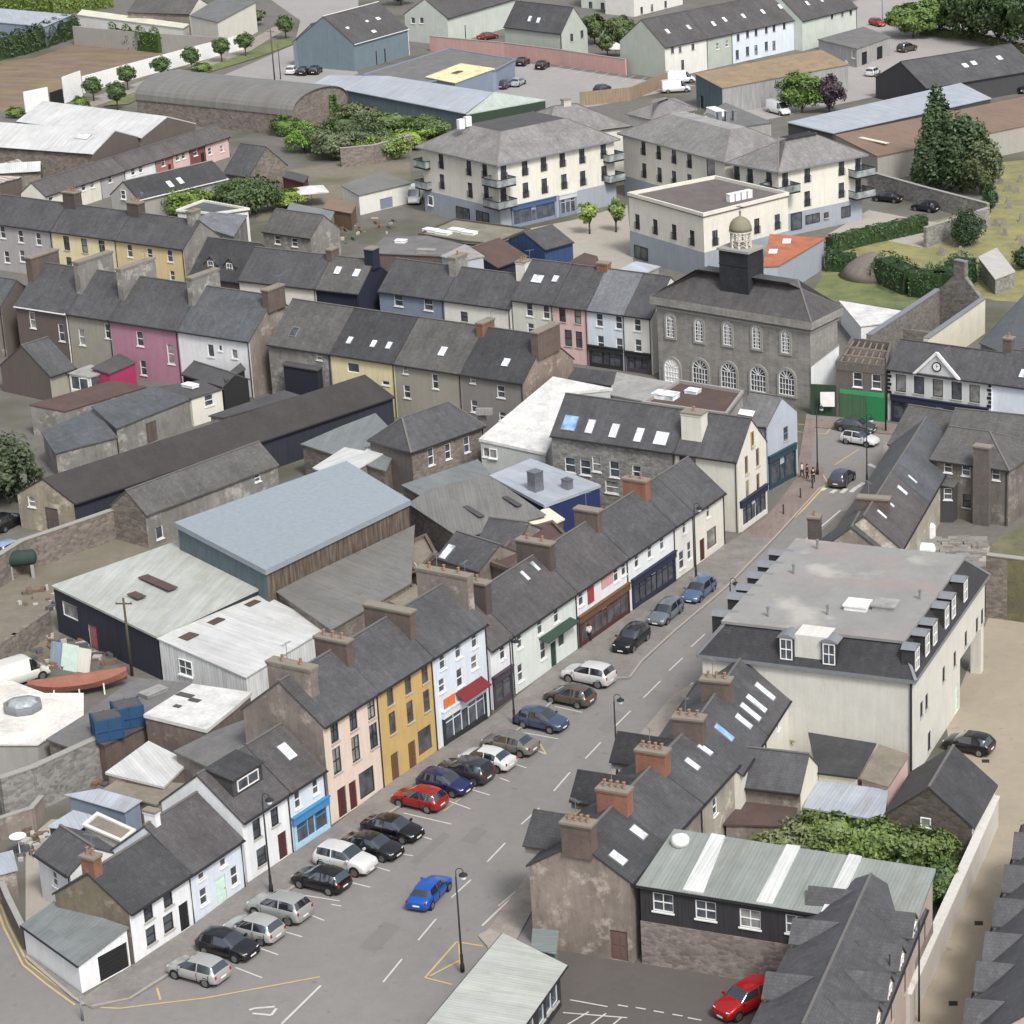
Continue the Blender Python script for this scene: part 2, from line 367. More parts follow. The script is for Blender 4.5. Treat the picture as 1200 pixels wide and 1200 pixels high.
PAL['metalh'] = ('metal', (170, 160, 130))
def garage_mesh(w, h, m):
    key = ('gar', round(w, 1), round(h, 1), m)
    if key in WM: return WM[key]
    g = Geo(); g.box(-w / 2, w / 2, 0, .04, -h / 2, h / 2); n = int(h / .3)
    for i in range(n): z = -h / 2 + h * i / n; g.box(-w / 2 + .03, w / 2 - .03, -.025, -.0001, z + .03, z + h / n - .02)
    WM[key] = (g.mesh('garage_door', m),); return WM[key]
def arch_pts(w, h, n=10):
    r = w / 2; pts = [(-r, -h / 2), (r, -h / 2)]
    for i in range(n + 1): a = math.pi * i / n; pts.append((r * math.cos(a), h / 2 - r + r * math.sin(a)))
    return pts
def arch_mesh(w, h, fill, big):
    key = ('arch', round(w, 1), round(h, 1), fill, big)
    if key in WM: return WM[key]
    def ringgeo(wo, ho, wi, hi, y0, y1):
        a = arch_pts(wo, ho); b = arch_pts(wi, hi); n = len(a); g = Geo()
        vs = [(x, y0, z) for x, z in a] + [(x, y0, z) for x, z in b] + [(x, y1, z) for x, z in a] + [(x, y1, z) for x, z in b]
        fs = []
        for i in range(n):
            j = (i + 1) % n
            fs += [(i, j, n + j, n + i), (i, 2 * n + i, 2 * n + j, j), (n + i, n + j, 3 * n + j, 3 * n + i)]
        return g.add(vs, fs)
    sur = ringgeo(w + .5, h + .5, w, h, -.14, 0)
    fr = ringgeo(w, h, w - .16, h - .16, -.1, 0)
    r = w / 2
    bars = [-.33, 0, .33] if not big else [-.55, -.2, .2, .55]
    for t in bars: fr.box(t * r - .025, t * r + .025, -.09, -.02, -h / 2 + .05, h / 2 - r + .02)
    nz = 5 if not big else 3
    for i in range(1, nz + 1): z = -h / 2 + (h - r) * i / nz; fr.box(-r + .05, r - .05, -.085, -.02, z - .025, z + .025)
    for a in (30, 60, 90, 120, 150):
        c, s_ = math.cos(math.radians(a)), math.sin(math.radians(a)); fr.bar((0, -.055, h / 2 - r), (c * (r - .05), -.055, h / 2 - r + s_ * (r - .05)), .05, .05, up=(0, 1, 0))
    pn = Geo(); p = arch_pts(w - .1, h - .1); pn.add([(x, -.03, z) for x, z in p], [tuple(range(len(p)))])
    WM[key] = (sur.mesh('surround', 'gtrim'), fr.mesh('window', 'wtrim'), pn.mesh('pane', fill)); return WM[key]
def put_opening(par, M4, s, z, w, h, kind, fm, ins):
    """M4 maps wall-local (s, out=-y, z) into the parent's frame"""
    def at(me, name, y, p=par, sub=False):
        o = bpy.data.objects.new(name, me); COL.objects.link(o); o.parent = p
        if not sub: o.matrix_local = M4 @ Matrix.Translation((s, y, z))
        return o
    if kind == 'D':
        a, b, c = door_mesh(w, h, fm or 'dred'); o = at(a, 'door', ins); at(b, 'door_frame', 0, o, True); at(c, 'handle', 0, o, True); return o
    if kind in ('P', 'W'):
        g = Geo()
        if kind == 'P': g.box(-w / 2, w / 2, -.09, -.003, -h / 2, h / 2)
        else: g.add([(-w / 2, -.003, h / 2), (w / 2, -.003, h / 2), (w / 2, -.95, -h / 2), (-w / 2, -.95, -h / 2), (-w / 2, -.003, h / 2 - .08), (w / 2, -.003, h / 2 - .08), (w / 2, -.95, -h / 2 - .08), (-w / 2, -.95, -h / 2 - .08)], [(0, 3, 2, 1), (4, 5, 6, 7), (3, 7, 6, 2), (0, 4, 7, 3), (1, 2, 6, 5)])
        return at(g.mesh('sign', fm), 'sign' if kind == 'P' else 'awning', 0)
    if kind == 'g': return at(garage_mesh(w, h, fm or 'dkm')[0], 'garage_door', ins)
    if kind in ('A', 'B'):
        a, b, c = arch_mesh(w, h, GLASS if (fm or '') != 'wtrim' else 'wtrim', kind == 'B'); o = at(b, 'window', 0); at(c, 'pane', 0, o, True); at(a, 'window_surround', 0, o, True); return o
    a, sl, c = win_mesh(w, h, kind, fm or 'wtrim'); c = WM[(round(w, 1), round(h, 1), kind, fm or 'wtrim', 'c')] if PR.random() < .35 else c; o = at(a, 'window', ins); at(c, 'pane', 0, o, True)
    if kind in ('w', 'm', 'c', 'p') and w < 2.2: at(sl, 'sill', -ins, o, True)
    if kind == 'fr':
        key = ('rail', round(w, 1))
        if key not in WM:
            g = Geo(); W = w / 2 + .1; g.box(-W, W, -.2, -.16, .95, 1.0); g.box(-W, W, -.2, -.16, .05, .09)
            for i in range(9): x = -W + 2 * W * i / 8; g.box(x - .012, x + .012, -.195, -.165, .09, .95)
            WM[key] = g.mesh('railing', 'dkm')
        r = at(WM[key], 'railing', 0, o, True); r.location = (0, -.02, -h / 2)
    return o
def wallpanel(g, p, q, z0, zp, zq, holes, mi=0, rev=.14, upper=None):
    """wall from p to q (xy, outward is to the right of p->q) with rectangular holes (s0,s1,za,zb)"""
    p, q = Vector(p[:2]), Vector(q[:2]); L = (q - p).length; d = (q - p) / L; inn = Vector((-d.y, d.x))
    zt = min(zp, zq)
    def P(s, z, dep=0): v = p + d * s + inn * dep; return (v.x, v.y, z)
    xs = sorted({0, L} | {h[0] for h in holes} | {h[1] for h in holes}); zs = sorted({z0, zt} | {h[2] for h in holes} | {h[3] for h in holes})
    for i in range(len(xs) - 1):
        for j in range(len(zs) - 1):
            cx, cz = (xs[i] + xs[i + 1]) / 2, (zs[j] + zs[j + 1]) / 2
            if any(h[0] < cx < h[1] and h[2] < cz < h[3] for h in holes): continue
            g.quad(P(xs[i], zs[j]), P(xs[i + 1], zs[j]), P(xs[i + 1], zs[j + 1]), P(xs[i], zs[j + 1]), mi)
    for a, b, za, zb in holes:
        g.quad(P(a, za), P(a, za, rev), P(a, zb, rev), P(a, zb), mi); g.quad(P(b, za, rev), P(b, za), P(b, zb), P(b, zb, rev), mi)
        g.quad(P(a, zb, rev), P(b, zb, rev), P(b, zb), P(a, zb), mi); g.quad(P(a, za), P(b, za), P(b, za, rev), P(a, za, rev), mi)
    if abs(zp - zq) > .01: g.add([P(0, zt), P(L, zt), (P(L, zq) if zq > zp else P(0, zp))], [(0, 1, 2)], mi)
    if upper: g.add([P(s, z) for s, z in upper], [tuple(range(len(upper)))], mi)
class Walls:
    """walls of a building in the local frame of its root; resolves openings given by photo pixels to real wall coordinates"""
    def __init__(s, rt, W, proud=False): s.rt = rt; s.W = W; s.items = []; s.proud = proud     # W: local->world matrix
    def face(s, g, p, q, z0, zp, zq, ops, mi=0, upper=None, ztri=None):
        Pw = s.W @ Vector((p[0], p[1], 0)); Qw = s.W @ Vector((q[0], q[1], 0)); d = (Qw - Pw); L = d.length; d.normalize()
        nrm = Vector((d.y, -d.x, 0)); holes = []; zt = min(zp, zq)
        ang = math.atan2(q[1] - p[1], q[0] - p[0]); M4 = Matrix.Translation((p[0], p[1], 0)) @ Matrix.Rotation(ang, 4, 'Z')
        for (px, py, w, h, kind, *r) in ops:
            X = onplane(px, py, Pw, nrm); s0 = (X - Pw).dot(d); z = X.z
            w = min(w, L - .2)
            if kind in ('D', 'g'): h2 = min(h, zt - .15); z = z0 + h2 / 2 + .03; h = h2
            if kind == 's' and z - h / 2 < z0 + .15: z = z0 + .15 + h / 2
            s0 = max(w / 2 + .1, min(L - w / 2 - .1, s0))
            proud = kind in ('A', 'B', 'P', 'W') or s.proud
            lim = ztri if ztri else zt - .06
            if z + h / 2 > zt - .06 and ztri is None: z = zt - .06 - h / 2
            if z + h / 2 > zt - .06: proud = True
            hole = (s0 - w / 2, s0 + w / 2, z - h / 2, z + h / 2)
            if not proud and any(hole[0] < a[1] + .02 and hole[1] > a[0] - .02 and hole[2] < a[3] + .02 and hole[3] > a[2] - .02 for a in holes): proud = True
            if not proud: holes.append(hole)
            s.items.append((M4, s0, z, w, h, kind, r[0] if r else None, (.1 if not proud else (-.004 if kind in ('A', 'B', 'P', 'W') else -.06))))
        wallpanel(g, p, q, z0, zp, zq, holes, mi, upper=upper)
    def place(s):
        for M4, s0, z, w, h, kind, fm, ins in s.items: put_opening(s.rt, M4, s0, z, w, h, kind, fm, ins)
def pots(ch, n, L, along, top):
    for i in range(n):
        g = Geo(); g.lathe([(.13, 0), (.15, .08), (.11, .14), (.11, .42), (.14, .46), (.14, .5), (.09, .5)], (0, 0, 0), 8)
        key = 'potmesh'
        if key not in WM: WM[key] = g.mesh('chimney_pot', 'pot')
        t = (i + .5) / n * L - L / 2
        link('chimney_pot', WM[key], ch, ((t, 0, top) if along == 'x' else (0, t, top)))
def chimney(rt, x, y, cw, cd, z0, z1, m='brickd', n=2, name='chimney', cap='capm'):
    g = Geo(); g.box(-cw / 2, cw / 2, -cd / 2, cd / 2, z0, z1 - .3); g.box(-cw / 2 - .06, cw / 2 + .06, -cd / 2 - .06, cd / 2 + .06, z1 - .3, z1 - .16)
    o = g.build(name, m, rt, loc=(x, y, 0))
    Geo().box(-cw / 2 - .09, cw / 2 + .09, -cd / 2 - .09, cd / 2 + .09, z1 - .16, z1).build('chimney_cap', cap, o)
    if n: pots(o, n, max(cw, cd) * .85, 'x' if cw > cd else 'y', z1)
    if n > 1 or (n == 0 and cd > 2):
        if 'aerial' not in WM:
            a = Geo(); a.bar((0, 0, -.6), (0, 0, 1.3), .035, .035); a.bar((-.5, 0, 1.2), (.6, 0, 1.2), .03, .03)
            for i in range(6): a.bar((-.45 + i * .19, -.22 + i * .01, 1.2), (-.45 + i * .19, .22 - i * .01, 1.2), .018, .018)
            WM['aerial'] = a.mesh('aerial', 'lead')
        link('aerial', WM['aerial'], o, (cw / 2 + .05, cd * .2, z1), (x * 3.7) % 3)
    return o
def shopfront(wl, p, q, pxl, pxr, h, m, glass='s', fascia=None, awn=None, door=True):
    """shopfront part on wall p->q between two photo pixels of its foot"""
    Pw = wl.W @ Vector((p[0], p[1], 0)); Qw = wl.W @ Vector((q[0], q[1], 0)); d = (Qw - Pw); L = d.length; d.normalize(); nrm = Vector((d.y, -d.x, 0))
    s = sorted(max(.05, min(L - .05, (onplane(x, y, Pw, nrm) - Pw).dot(d))) for x, y in (pxl, pxr)); a, b = s
    ang = math.atan2(q[1] - p[1], q[0] - p[0]); M4 = Matrix.Translation((p[0], p[1], 0)) @ Matrix.Rotation(ang, 4, 'Z')
    g = Geo(); y0 = -.16
    g.box(a, a + .28, y0, -.002, 0, h - .62); g.box(b - .28, b, y0, -.002, 0, h - .62); g.box(a + .28, b - .28, y0 + .04, -.002, 0, .5)
    o = g.build('shopfront', m, wl.rt); o.matrix_local = M4
    f = Geo(); f.box(a - .05, b + .05, y0 - .1, -.002, h - .62, h - .02); f.box(a - .1, b + .1, y0 - .18, -.002, h - .02, h + .08); f.build('fascia', fascia or m, o)
    n = max(1, int((b - a) / 2.2)); x0 = a + .28; wd = (b - a - .56)
    if wd > .6:
        dw = 1.0 if door and wd > 2.4 else 0; gl = Geo(); fr = Geo()
        ww = (wd - dw) / 2 if dw else wd
        spans = [(x0, x0 + ww), (x0 + ww + dw, x0 + wd)] if dw else [(x0, x0 + wd)]
        for u, v in spans:
            if v - u < .3: continue
            Geo().quad((u, -.04, .5), (v, -.04, .5), (v, -.04, h - .62), (u, -.04, h - .62)).build('shop_window', GLASS, o)
            k = max(1, round((v - u) / 1.2))
            for i in range(k + 1): t = u + (v - u) * i / k; fr.box(t - .035, t + .035, -.1, -.041, .5, h - .62)
            fr.box(u, v, -.095, -.041, h - 1.15, h - 1.09)
        fr.build('window_frame', fascia or m, o)
        if dw:
            dd = Geo(); u = x0 + ww; dd.box(u + .03, u + dw - .03, -.03, -.004, .02, 2.1); dk = Geo().quad((u + .15, -.035, .3), (u + dw - .15, -.035, .3), (u + dw - .15, -.035, 2.0), (u + .15, -.035, 2.0))
            do = dd.build('shop_door', m, o); dk.build('pane', GLASS, do)
    return o, M4, a, b
# ---------------------------------------------------------------- gabled building
def gable(name, label, A, B, he, R=None, S=None, send='b', pitch=38, D=None, hr=None, flip=False, wall='white', side=None, back=None, roof='slate', cat='house', ov=.22, ovg=.05,
          op=(), ch=(), sky=(), sf=(), dorm=(), group=None, z0=0, gutter='dkm', pipe=True, ridge='ridgec', skym=None, hipa=0, hipb=0, cross=(), rend='a'):
    Aw, Bw = G(*A, he), G(*B, he)
    u = (Bw - Aw).normalized(); n = Vector((-u.y, u.x, 0)); mid = (Aw + Bw) / 2
    if n.dot(Vector((mid.x, mid.y, 0))) < 0: n = -n
    if flip: n = -n
    sw = False
    if u.cross(n).z < 0: Aw, Bw = Bw, Aw; u = -u; sw = True
    ends = {'a': 'b' if sw else 'a', 'b': 'a' if sw else 'b', 'f': 'f', 'k': 'k'}
    L = (Bw - Aw).length; k = 0
    if S is not None:
        Sw = G(*S, he); E = Bw if ends[send] == 'b' else Aw; v = Sw - E; D = v.dot(n); k = v.dot(u) / D
        if abs(k) > .5: k = 0
    if hr is None:
        tp = math.tan(math.radians(pitch))
        def err(t, h):   # signed distance of pixel R from the projected ridge line
            a = proj(Aw + n * t + Vector((0, 0, h - he)) + u * (k * t)); b = proj(Bw + n * t + Vector((0, 0, h - he)) + u * (k * t))
            return (b[0] - a[0]) * (R[1] - a[1]) - (b[1] - a[1]) * (R[0] - a[0])
        if D is None:
            lo, hi = .5, 25.0; e0 = err(lo, he + lo * tp)
            for _ in range(40):
                m_ = (lo + hi) / 2
                if (err(m_, he + m_ * tp) > 0) == (e0 > 0): lo = m_
                else: hi = m_
            D = 2 * lo; hr = he + lo * tp
        else:
            lo, hi = he + .1, he + 14; e0 = err(D / 2, lo)
            for _ in range(40):
                m_ = (lo + hi) / 2
                if (err(D / 2, m_) > 0) == (e0 > 0): lo = m_
                else: hi = m_
            hr = lo
    if S is None and D is None: D = 8
    rz = math.atan2(u.y, u.x); base = Vector((Aw.x, Aw.y, z0))
    rt = root(name, label, cat, base, rz, group); W = Matrix.Translation((Aw.x, Aw.y, 0)) @ Matrix.Rotation(rz, 4, 'Z')
    if z0: W = Matrix.Translation((Aw.x, Aw.y, 0)) @ Matrix.Rotation(rz, 4, 'Z')
    P = lambda x, y: (x + k * y, y)
    he_, hr_ = he - z0, hr - z0
    W = Matrix.Translation(base) @ Matrix.Rotation(rz, 4, 'Z'); e = .003
    wl = Walls(rt, W); side = side or wall; back = back or side
    byside = {'f': [], 'a': [], 'b': [], 'k': []}
    for o in op: byside[ends[o[0]]].append(o[1:])
    mats = [wall, side, back]; g = Geo(); h2 = D / 2
    c0, c1, c2, c3 = P(e, 0), P(L - e, 0), P(L - e, D), P(e, D)
    wl.face(g, c0, c1, 0, he_, he_, byside['f'], 0)
    SL = (Vector(c2) - Vector(c1)).length
    tri = [(0, he_), (SL, he_), (SL / 2, hr_ - .05)]
    wl.face(g, c1, c2, 0, he_, he_, byside['b'], 1, upper=None if hipb else tri, ztri=None if hipb else hr_)
    wl.face(g, c2, c3, 0, he_, he_, byside['k'], 2)
    wl.face(g, c3, c0, 0, he_, he_, byside['a'], 1, upper=None if hipa else tri, ztri=None if hipa else hr_)
    g.build('wall', mats, rt); wl.place()
    # roof
    sl = (hr_ - he_) / h2; th = .11; r = Geo()
    ra, rb = hipa * h2, hipb * h2
    def RP(x, y, z): q = P(x, y); return (q[0], q[1], z)
    xa, xb = -ovg if not hipa else -ov, L + (ovg if not hipb else ov)
    zf = he_ - sl * ov
    top = [RP(xa, -ov, zf), RP(xb, -ov, zf), RP(xb if not hipb else L - rb, h2, hr_), RP(xa if not hipa else ra, h2, hr_), RP(xb, D + ov, zf), RP(xa, D + ov, zf)]
    bt = [(x, y, z - th) for x, y, z in top]
    v = [(x, y, z + .06) for x, y, z in top] + bt
    fs = [(0, 1, 2, 3), (3, 2, 4, 5), (9, 8, 7, 6), (11, 10, 8, 9), (0, 6, 7, 1), (4, 10, 11, 5)]
    if hipb: fs += [(1, 4, 2), (7, 8, 10), (1, 7, 10, 4)]
    else: fs += [(1, 7, 8, 2), (2, 8, 10, 4)]
    if hipa: fs += [(5, 0, 3), (11, 9, 6), (5, 11, 6, 0)]
    else: fs += [(3, 9, 6, 0), (5, 11, 9, 3)]
    r.add(v, fs); ro = r.build('roof', roof, rt)
    if ridge:
        rg = Geo(); a = Vector(v[3]) + Vector((0, 0, .03)); b = Vector(v[2]) + Vector((0, 0, .03)); rg.bar(a, b, .2, .08)
        if hipb:
            for c in (1, 4): rg.bar(Vector(v[c]), b, .2, .08)
        if hipa:
            for c in (0, 5): rg.bar(Vector(v[c]), a, .2, .08)
        rg.build('ridge_tiles', ridge, ro)
    if gutter:
        gg = Geo(); q0, q1 = RP(xa + .02, -ov - .07, zf - .03), RP(xb - .02, -ov - .07, zf - .03); gg.bar(q0, q1, .13, .11); gg.build('gutter', gutter, rt)
        if pipe:
            gp = Geo(); q = P(L - .18, -.07); gp.tube([(q[0], q[1], .05), (q[0], q[1], he_ - .2), (q[0], q[1] - ov, he_ - .05)], .055, 6); gp.build('downpipe', gutter, rt)
    # chimneys
    Wi = W.inverted(); inv = lambda w: Wi @ w
    for (px, py, cw, cd, chh, m, npots, *rest) in ch:
        X = onplane(px, py, W @ Vector((0, h2, 0)), (W.to_3x3() @ Vector((0, 1, 0)))); xl = inv(X).x
        xl = max(cw / 2 - .3, min(L - cw / 2 + .3, xl)); dy = rest[0] if rest else 0
        zz0 = hr_ - sl * (cd / 2 + abs(dy)) - .4
        chimney(rt, xl + k * 0, h2 + dy, cw, cd, max(0, zz0), hr_ + chh, m, npots)
    nf = (W.to_3x3() @ Vector((0, -sl, 1))).normalized(); pf = W @ Vector((0, 0, he_ + .06))
    for (px, py, w, h, *rest) in sky:
        X = inv(onplane(px, py, pf, nf)); sg = Geo(); an = math.atan(sl)
        sg.box(-w / 2, w / 2, -h / 2, h / 2, 0, .09)
        o = sg.build('skylight', 'lead', ro); o.location = (X.x, X.y, X.z); o.rotation_euler = (an, 0, 0)
        p_ = Geo().box(-w / 2 + .07, w / 2 - .07, -h / 2 + .07, h / 2 - .07, .09, .1).build('pane', rest[0] if rest else GLASS_SKYREFL, o)
    for s_ in sf:
        end = ends[s_[0]]; pq = {'f': (c0, c1), 'b': (c1, c2), 'k': (c2, c3), 'a': (c3, c0)}[end]
        shopfront(wl, pq[0], pq[1], *s_[1:])
    # cross gables / gablet dormers: (px,py of eave point, width, ridge height above eave, 'f'|'k' side, front out)
    for (px, py, w, gh, sd, out, zb) in cross:
        yy = 0 if sd == 'f' else D
        best = min((math.hypot(q_[0] - px, q_[1] - py), s_) for s_, q_ in ((L * j / 200, proj(W @ Vector((L * j / 200, yy, he_)))) for j in range(201))); cxl = max(w / 2 + .25, min(L - w / 2 - .25, best[1]))
        sgn = -1 if sd == 'f' else 1; yf = yy + sgn * out; zr = he_ + gh; reach = gh / sl
        ze = he_ + zb
        gm = Geo(); yb = yy - sgn * reach; a = w / 2 + .15
        # two slopes from front to main roof
        yb_e = yy - sgn * (zb / sl if zb > 0 else 0.0)
        f = [(cxl - a, yf, ze - .1), (cxl, yf, zr), (cxl + a, yf, ze - .1), (cxl - a, yb_e, ze - .1), (cxl, yb, zr), (cxl + a, yb_e, ze - .1)]
        vv = [(x, y, z + .1) for x, y, z in f] + [(x, y, z) for x, y, z in f]
        gm.add(vv, [(0, 1, 4, 3), (1, 2, 5, 4), (6, 9, 10, 7), (7, 10, 11, 8), (0, 6, 7, 1), (1, 7, 8, 2), (0, 3, 9, 6), (2, 8, 11, 5)])
        wg = Geo(); b = w / 2; zlow = he_ - .3
        yi = yf - sgn * .12
        wg.add([(cxl - b, yi, zlow), (cxl + b, yi, zlow), (cxl + b, yi, ze), (cxl, yi, zr - .05), (cxl - b, yi, ze), (cxl - b, yy - sgn * .3, zlow), (cxl + b, yy - sgn * .3, zlow), (cxl + b, yb_e, ze), (cxl - b, yb_e, ze)],
               [(0, 1, 2, 3, 4), (1, 6, 7, 2), (5, 0, 4, 8), (0, 5, 6, 1)])
        dm = wg.build('dormer', wall, rt); gm.build('dormer_roof', roof, dm)
        if w > 1:
            ww, hh = w * .5, min(1.2, gh * .6); key = win_mesh(ww, hh, 'm', 'wtrim'); o = link('window', key[0], dm, (cxl, yi + sgn * .03, ze - hh * .15), 0 if sd == 'f' else math.pi); link('pane', key[2], o)
    for (px, py, w, zt_, tf, m, wm) in dorm:      # shed dormer: centre px on slope, width, face height, distance of face behind eave
        X = inv(onplane(px, py, pf, nf)); cxl = X.x; zf0 = he_ + tf * sl; zft = zf0 + zt_
        ts = min(h2, tf + (zt_ / sl) * 1.0); a = w / 2
        tb = min(h2 - .05, tf + zt_ / max(.1, sl - .2)); zb_ = he_ + tb * sl + .05
        dg = Geo(); dg.add([(cxl - a, tf, zf0), (cxl + a, tf, zf0), (cxl + a, tf, zft), (cxl - a, tf, zft), (cxl - a, tb, zb_), (cxl + a, tb, zb_)], [(0, 1, 2, 3), (1, 5, 2), (0, 3, 4)])
        do = dg.build('dormer', wm, rt)
        Geo().add([(cxl - a - .12, tf - .2, zft - .02), (cxl + a + .12, tf - .2, zft - .02), (cxl + a + .12, tb + .1, zb_ + .03), (cxl - a - .12, tb + .1, zb_ + .03), (cxl - a - .12, tf - .2, zft + .1), (cxl + a + .12, tf - .2, zft + .1), (cxl + a + .12, tb + .1, zb_ + .15), (cxl - a - .12, tb + .1, zb_ + .15)],
                  [(0, 3, 2, 1), (4, 5, 6, 7), (0, 1, 5, 4), (1, 2, 6, 5), (2, 3, 7, 6), (3, 0, 4, 7)]).build('dormer_roof', m, do)
        ww, hh = w * .7, zt_ * .62; key = win_mesh(ww, hh, 's' if w > 2 else 'm', 'wtrim'); o = link('window', key[0], do, (cxl, tf - .04, zf0 + zt_ * .52)); link('pane', key[2], o)
    return rt, wl, (L, D, he_, hr_, W)
def row(A, B, he, R, houses, common=None, **kw):
    """terrace: houses = list of (x or (x,y) pixel where the house ends along the eave, name, label, dict)"""
    common = dict(common or {}); out = []
    Aw, Bw = G(*A, he), G(*B, he); d = (Bw - Aw); n = Vector((-d.y, d.x, 0)).normalized()
    full = dict(pitch=38); full.update(common)
    # solve the roof once for the whole line, then reuse depth and ridge height
    if 'D' not in full or 'hr' not in full:
        tmp, _, gi = gable('tmp', 'tmp', A, B, he, R=R, **{k: v for k, v in full.items() if k in ('pitch', 'D', 'flip', 'S', 'send')})
        for c in list(tmp.children_recursive) + [tmp]: bpy.data.objects.remove(c)
        full['D'] = gi[1]; full['hr'] = gi[3]
    full.pop('S', None); full.pop('send', None); full.pop('pitch', None)
    p0 = A
    for (xe, name, label, dd) in houses:
        # project the pixel column onto the eave line
        t = (xe - A[0]) / (B[0] - A[0])
        # perspective-correct intersection: plane through camera ray column is nearly vertical; solve on the pixel line
        p1 = (xe, A[1] + (B[1] - A[1]) * t)
        k2 = dict(full); k2.update(dd); k2.pop('R', None)
        out.append(gable(name, label, p0, p1, he, **k2)); p0 = p1
    return out
# ---------------------------------------------------------------- polygon (flat / mono-pitch / hipped) building
def slab(name, label, pts, wall='white', roof='felt', cat='outbuilding', z0=0, th=.14, over=.15, op=(), parapet=0, sf=(), rise=0, ins=0, group=None, ridge='ridgec', walls=True, gutter=None, top=None, walls2=None, box=(), ang=None, eave=None):
    """pts: [(px,py,z)] roof corners; op: (edge, px,py,w,h,kind[,mat])"""
    Pw = [q.copy() if isinstance(q, Vector) else G(*q) for q in pts]; idx = list(range(len(Pw)))
    rev = area(Pw) < 0
    if rev: Pw = Pw[::-1]
    n = len(Pw)
    emap = {i: ((n - 2 - i) % n if rev else i) for i in range(n)}
    c = sum(Pw, Vector()) / n; c.z = 0
    i0 = max(range(n), key=lambda i: (Pw[(i + 1) % n] - Pw[i]).length) if ang is None else ang
    e = Pw[(i0 + 1) % n] - Pw[i0]; rz = math.atan2(e.y, e.x)
    rt = root(name, label, cat, (c.x, c.y, z0), rz, group); W = Matrix.Translation((c.x, c.y, z0)) @ Matrix.Rotation(rz, 4, 'Z'); Wi = W.inverted()
    loc = [Wi @ p for p in Pw]; poly = [(p.x, p.y) for p in loc]; zs = [p.z for p in loc]
    inn = inset(poly, over)
    wl = Walls(rt, W)
    if walls:
        g = Geo(); by = {i: [] for i in range(n)}
        for o in op: by[emap[o[0]]].append(o[1:])
        wm = [wall] + [m for m in (walls2 or {}).values()]; wi = {emap[k_]: j + 1 for j, k_ in enumerate((walls2 or {}).keys())}
        for i in range(n):
            j = (i + 1) % n; wl.face(g, inn[i], inn[j], 0, zs[i] - th + .01 + parapet * 0, zs[j] - th + .01, by[i], wi.get(i, 0))
        g.build('wall', wm, rt); wl.place()
    if rise:
        ip = inset(poly, ins); zt = [z + rise for z in zs]; r = Geo()
        vs = [(p[0], p[1], zs[i]) for i, p in enumerate(poly)] + [(p.x, p.y, zt[i]) for i, p in enumerate(ip)] + [(p[0], p[1], zs[i] - th) for i, p in enumerate(poly)]
        r.add(vs, [(i, (i + 1) % n, n + (i + 1) % n, n + i) for i in range(n)])
        r.add(vs, [(2 * n + i, 2 * n + (i + 1) % n, (i + 1) % n, i) for i in range(n)] + [tuple(range(3 * n - 1, 2 * n - 1, -1))], 2); r.add([vs[n + i] for i in range(n)], [tuple(range(n))], 1)
        ro = r.build('roof', [roof, top or roof, eave or 'lead'], rt)
        rg = Geo()
        for i in range(n): rg.bar(vs[i], vs[n + i], .2, .1)
        rg.build('ridge_tiles', ridge or 'gtrim', ro)
    else:
        r = Geo(); r.prism(poly, [z - th for z in zs], zs); ro = r.build('roof', roof, rt)
        if parapet:
            pg = Geo(); i2 = inset(poly, .3)
            for i in range(n):
                j = (i + 1) % n
                q = [poly[i], poly[j], tuple(i2[j]), tuple(i2[i])]; pg.prism([(a[0], a[1]) for a in q], [zs[i] + .002, zs[j] + .002, zs[j] + .002, zs[i] + .002], [zs[i] + parapet, zs[j] + parapet, zs[j] + parapet, zs[i] + parapet])
            pg.build('parapet', wall, rt)
    if gutter is not None:
        for ed in (gutter if isinstance(gutter, (list, tuple)) else [gutter]):
            i = emap[ed]; j = (i + 1) % n
            gg = Geo(); gg.bar((poly[i][0], poly[i][1], zs[i] - .08), (poly[j][0], poly[j][1], zs[j] - .08), .14, .12); gg.build('gutter', 'dkm', rt)
    for s_ in sf:
        i = emap[s_[0]]; j = (i + 1) % n; shopfront(wl, inn[i], inn[j], *s_[1:])
    for (px, py, z, bw, bd, bh, nm, m) in box:     # roof furniture
        X = Wi @ G(px, py, z); b = Geo(); b.box(-bw / 2, bw / 2, -bd / 2, bd / 2, -.03, bh); b.box(-bw / 2 - .05, bw / 2 + .05, -bd / 2 - .05, bd / 2 + .05, bh, bh + .06); b.build(nm, m, ro, loc=(X.x, X.y, X.z))
    return rt, wl, (poly, inn, zs, W, emap, ro)
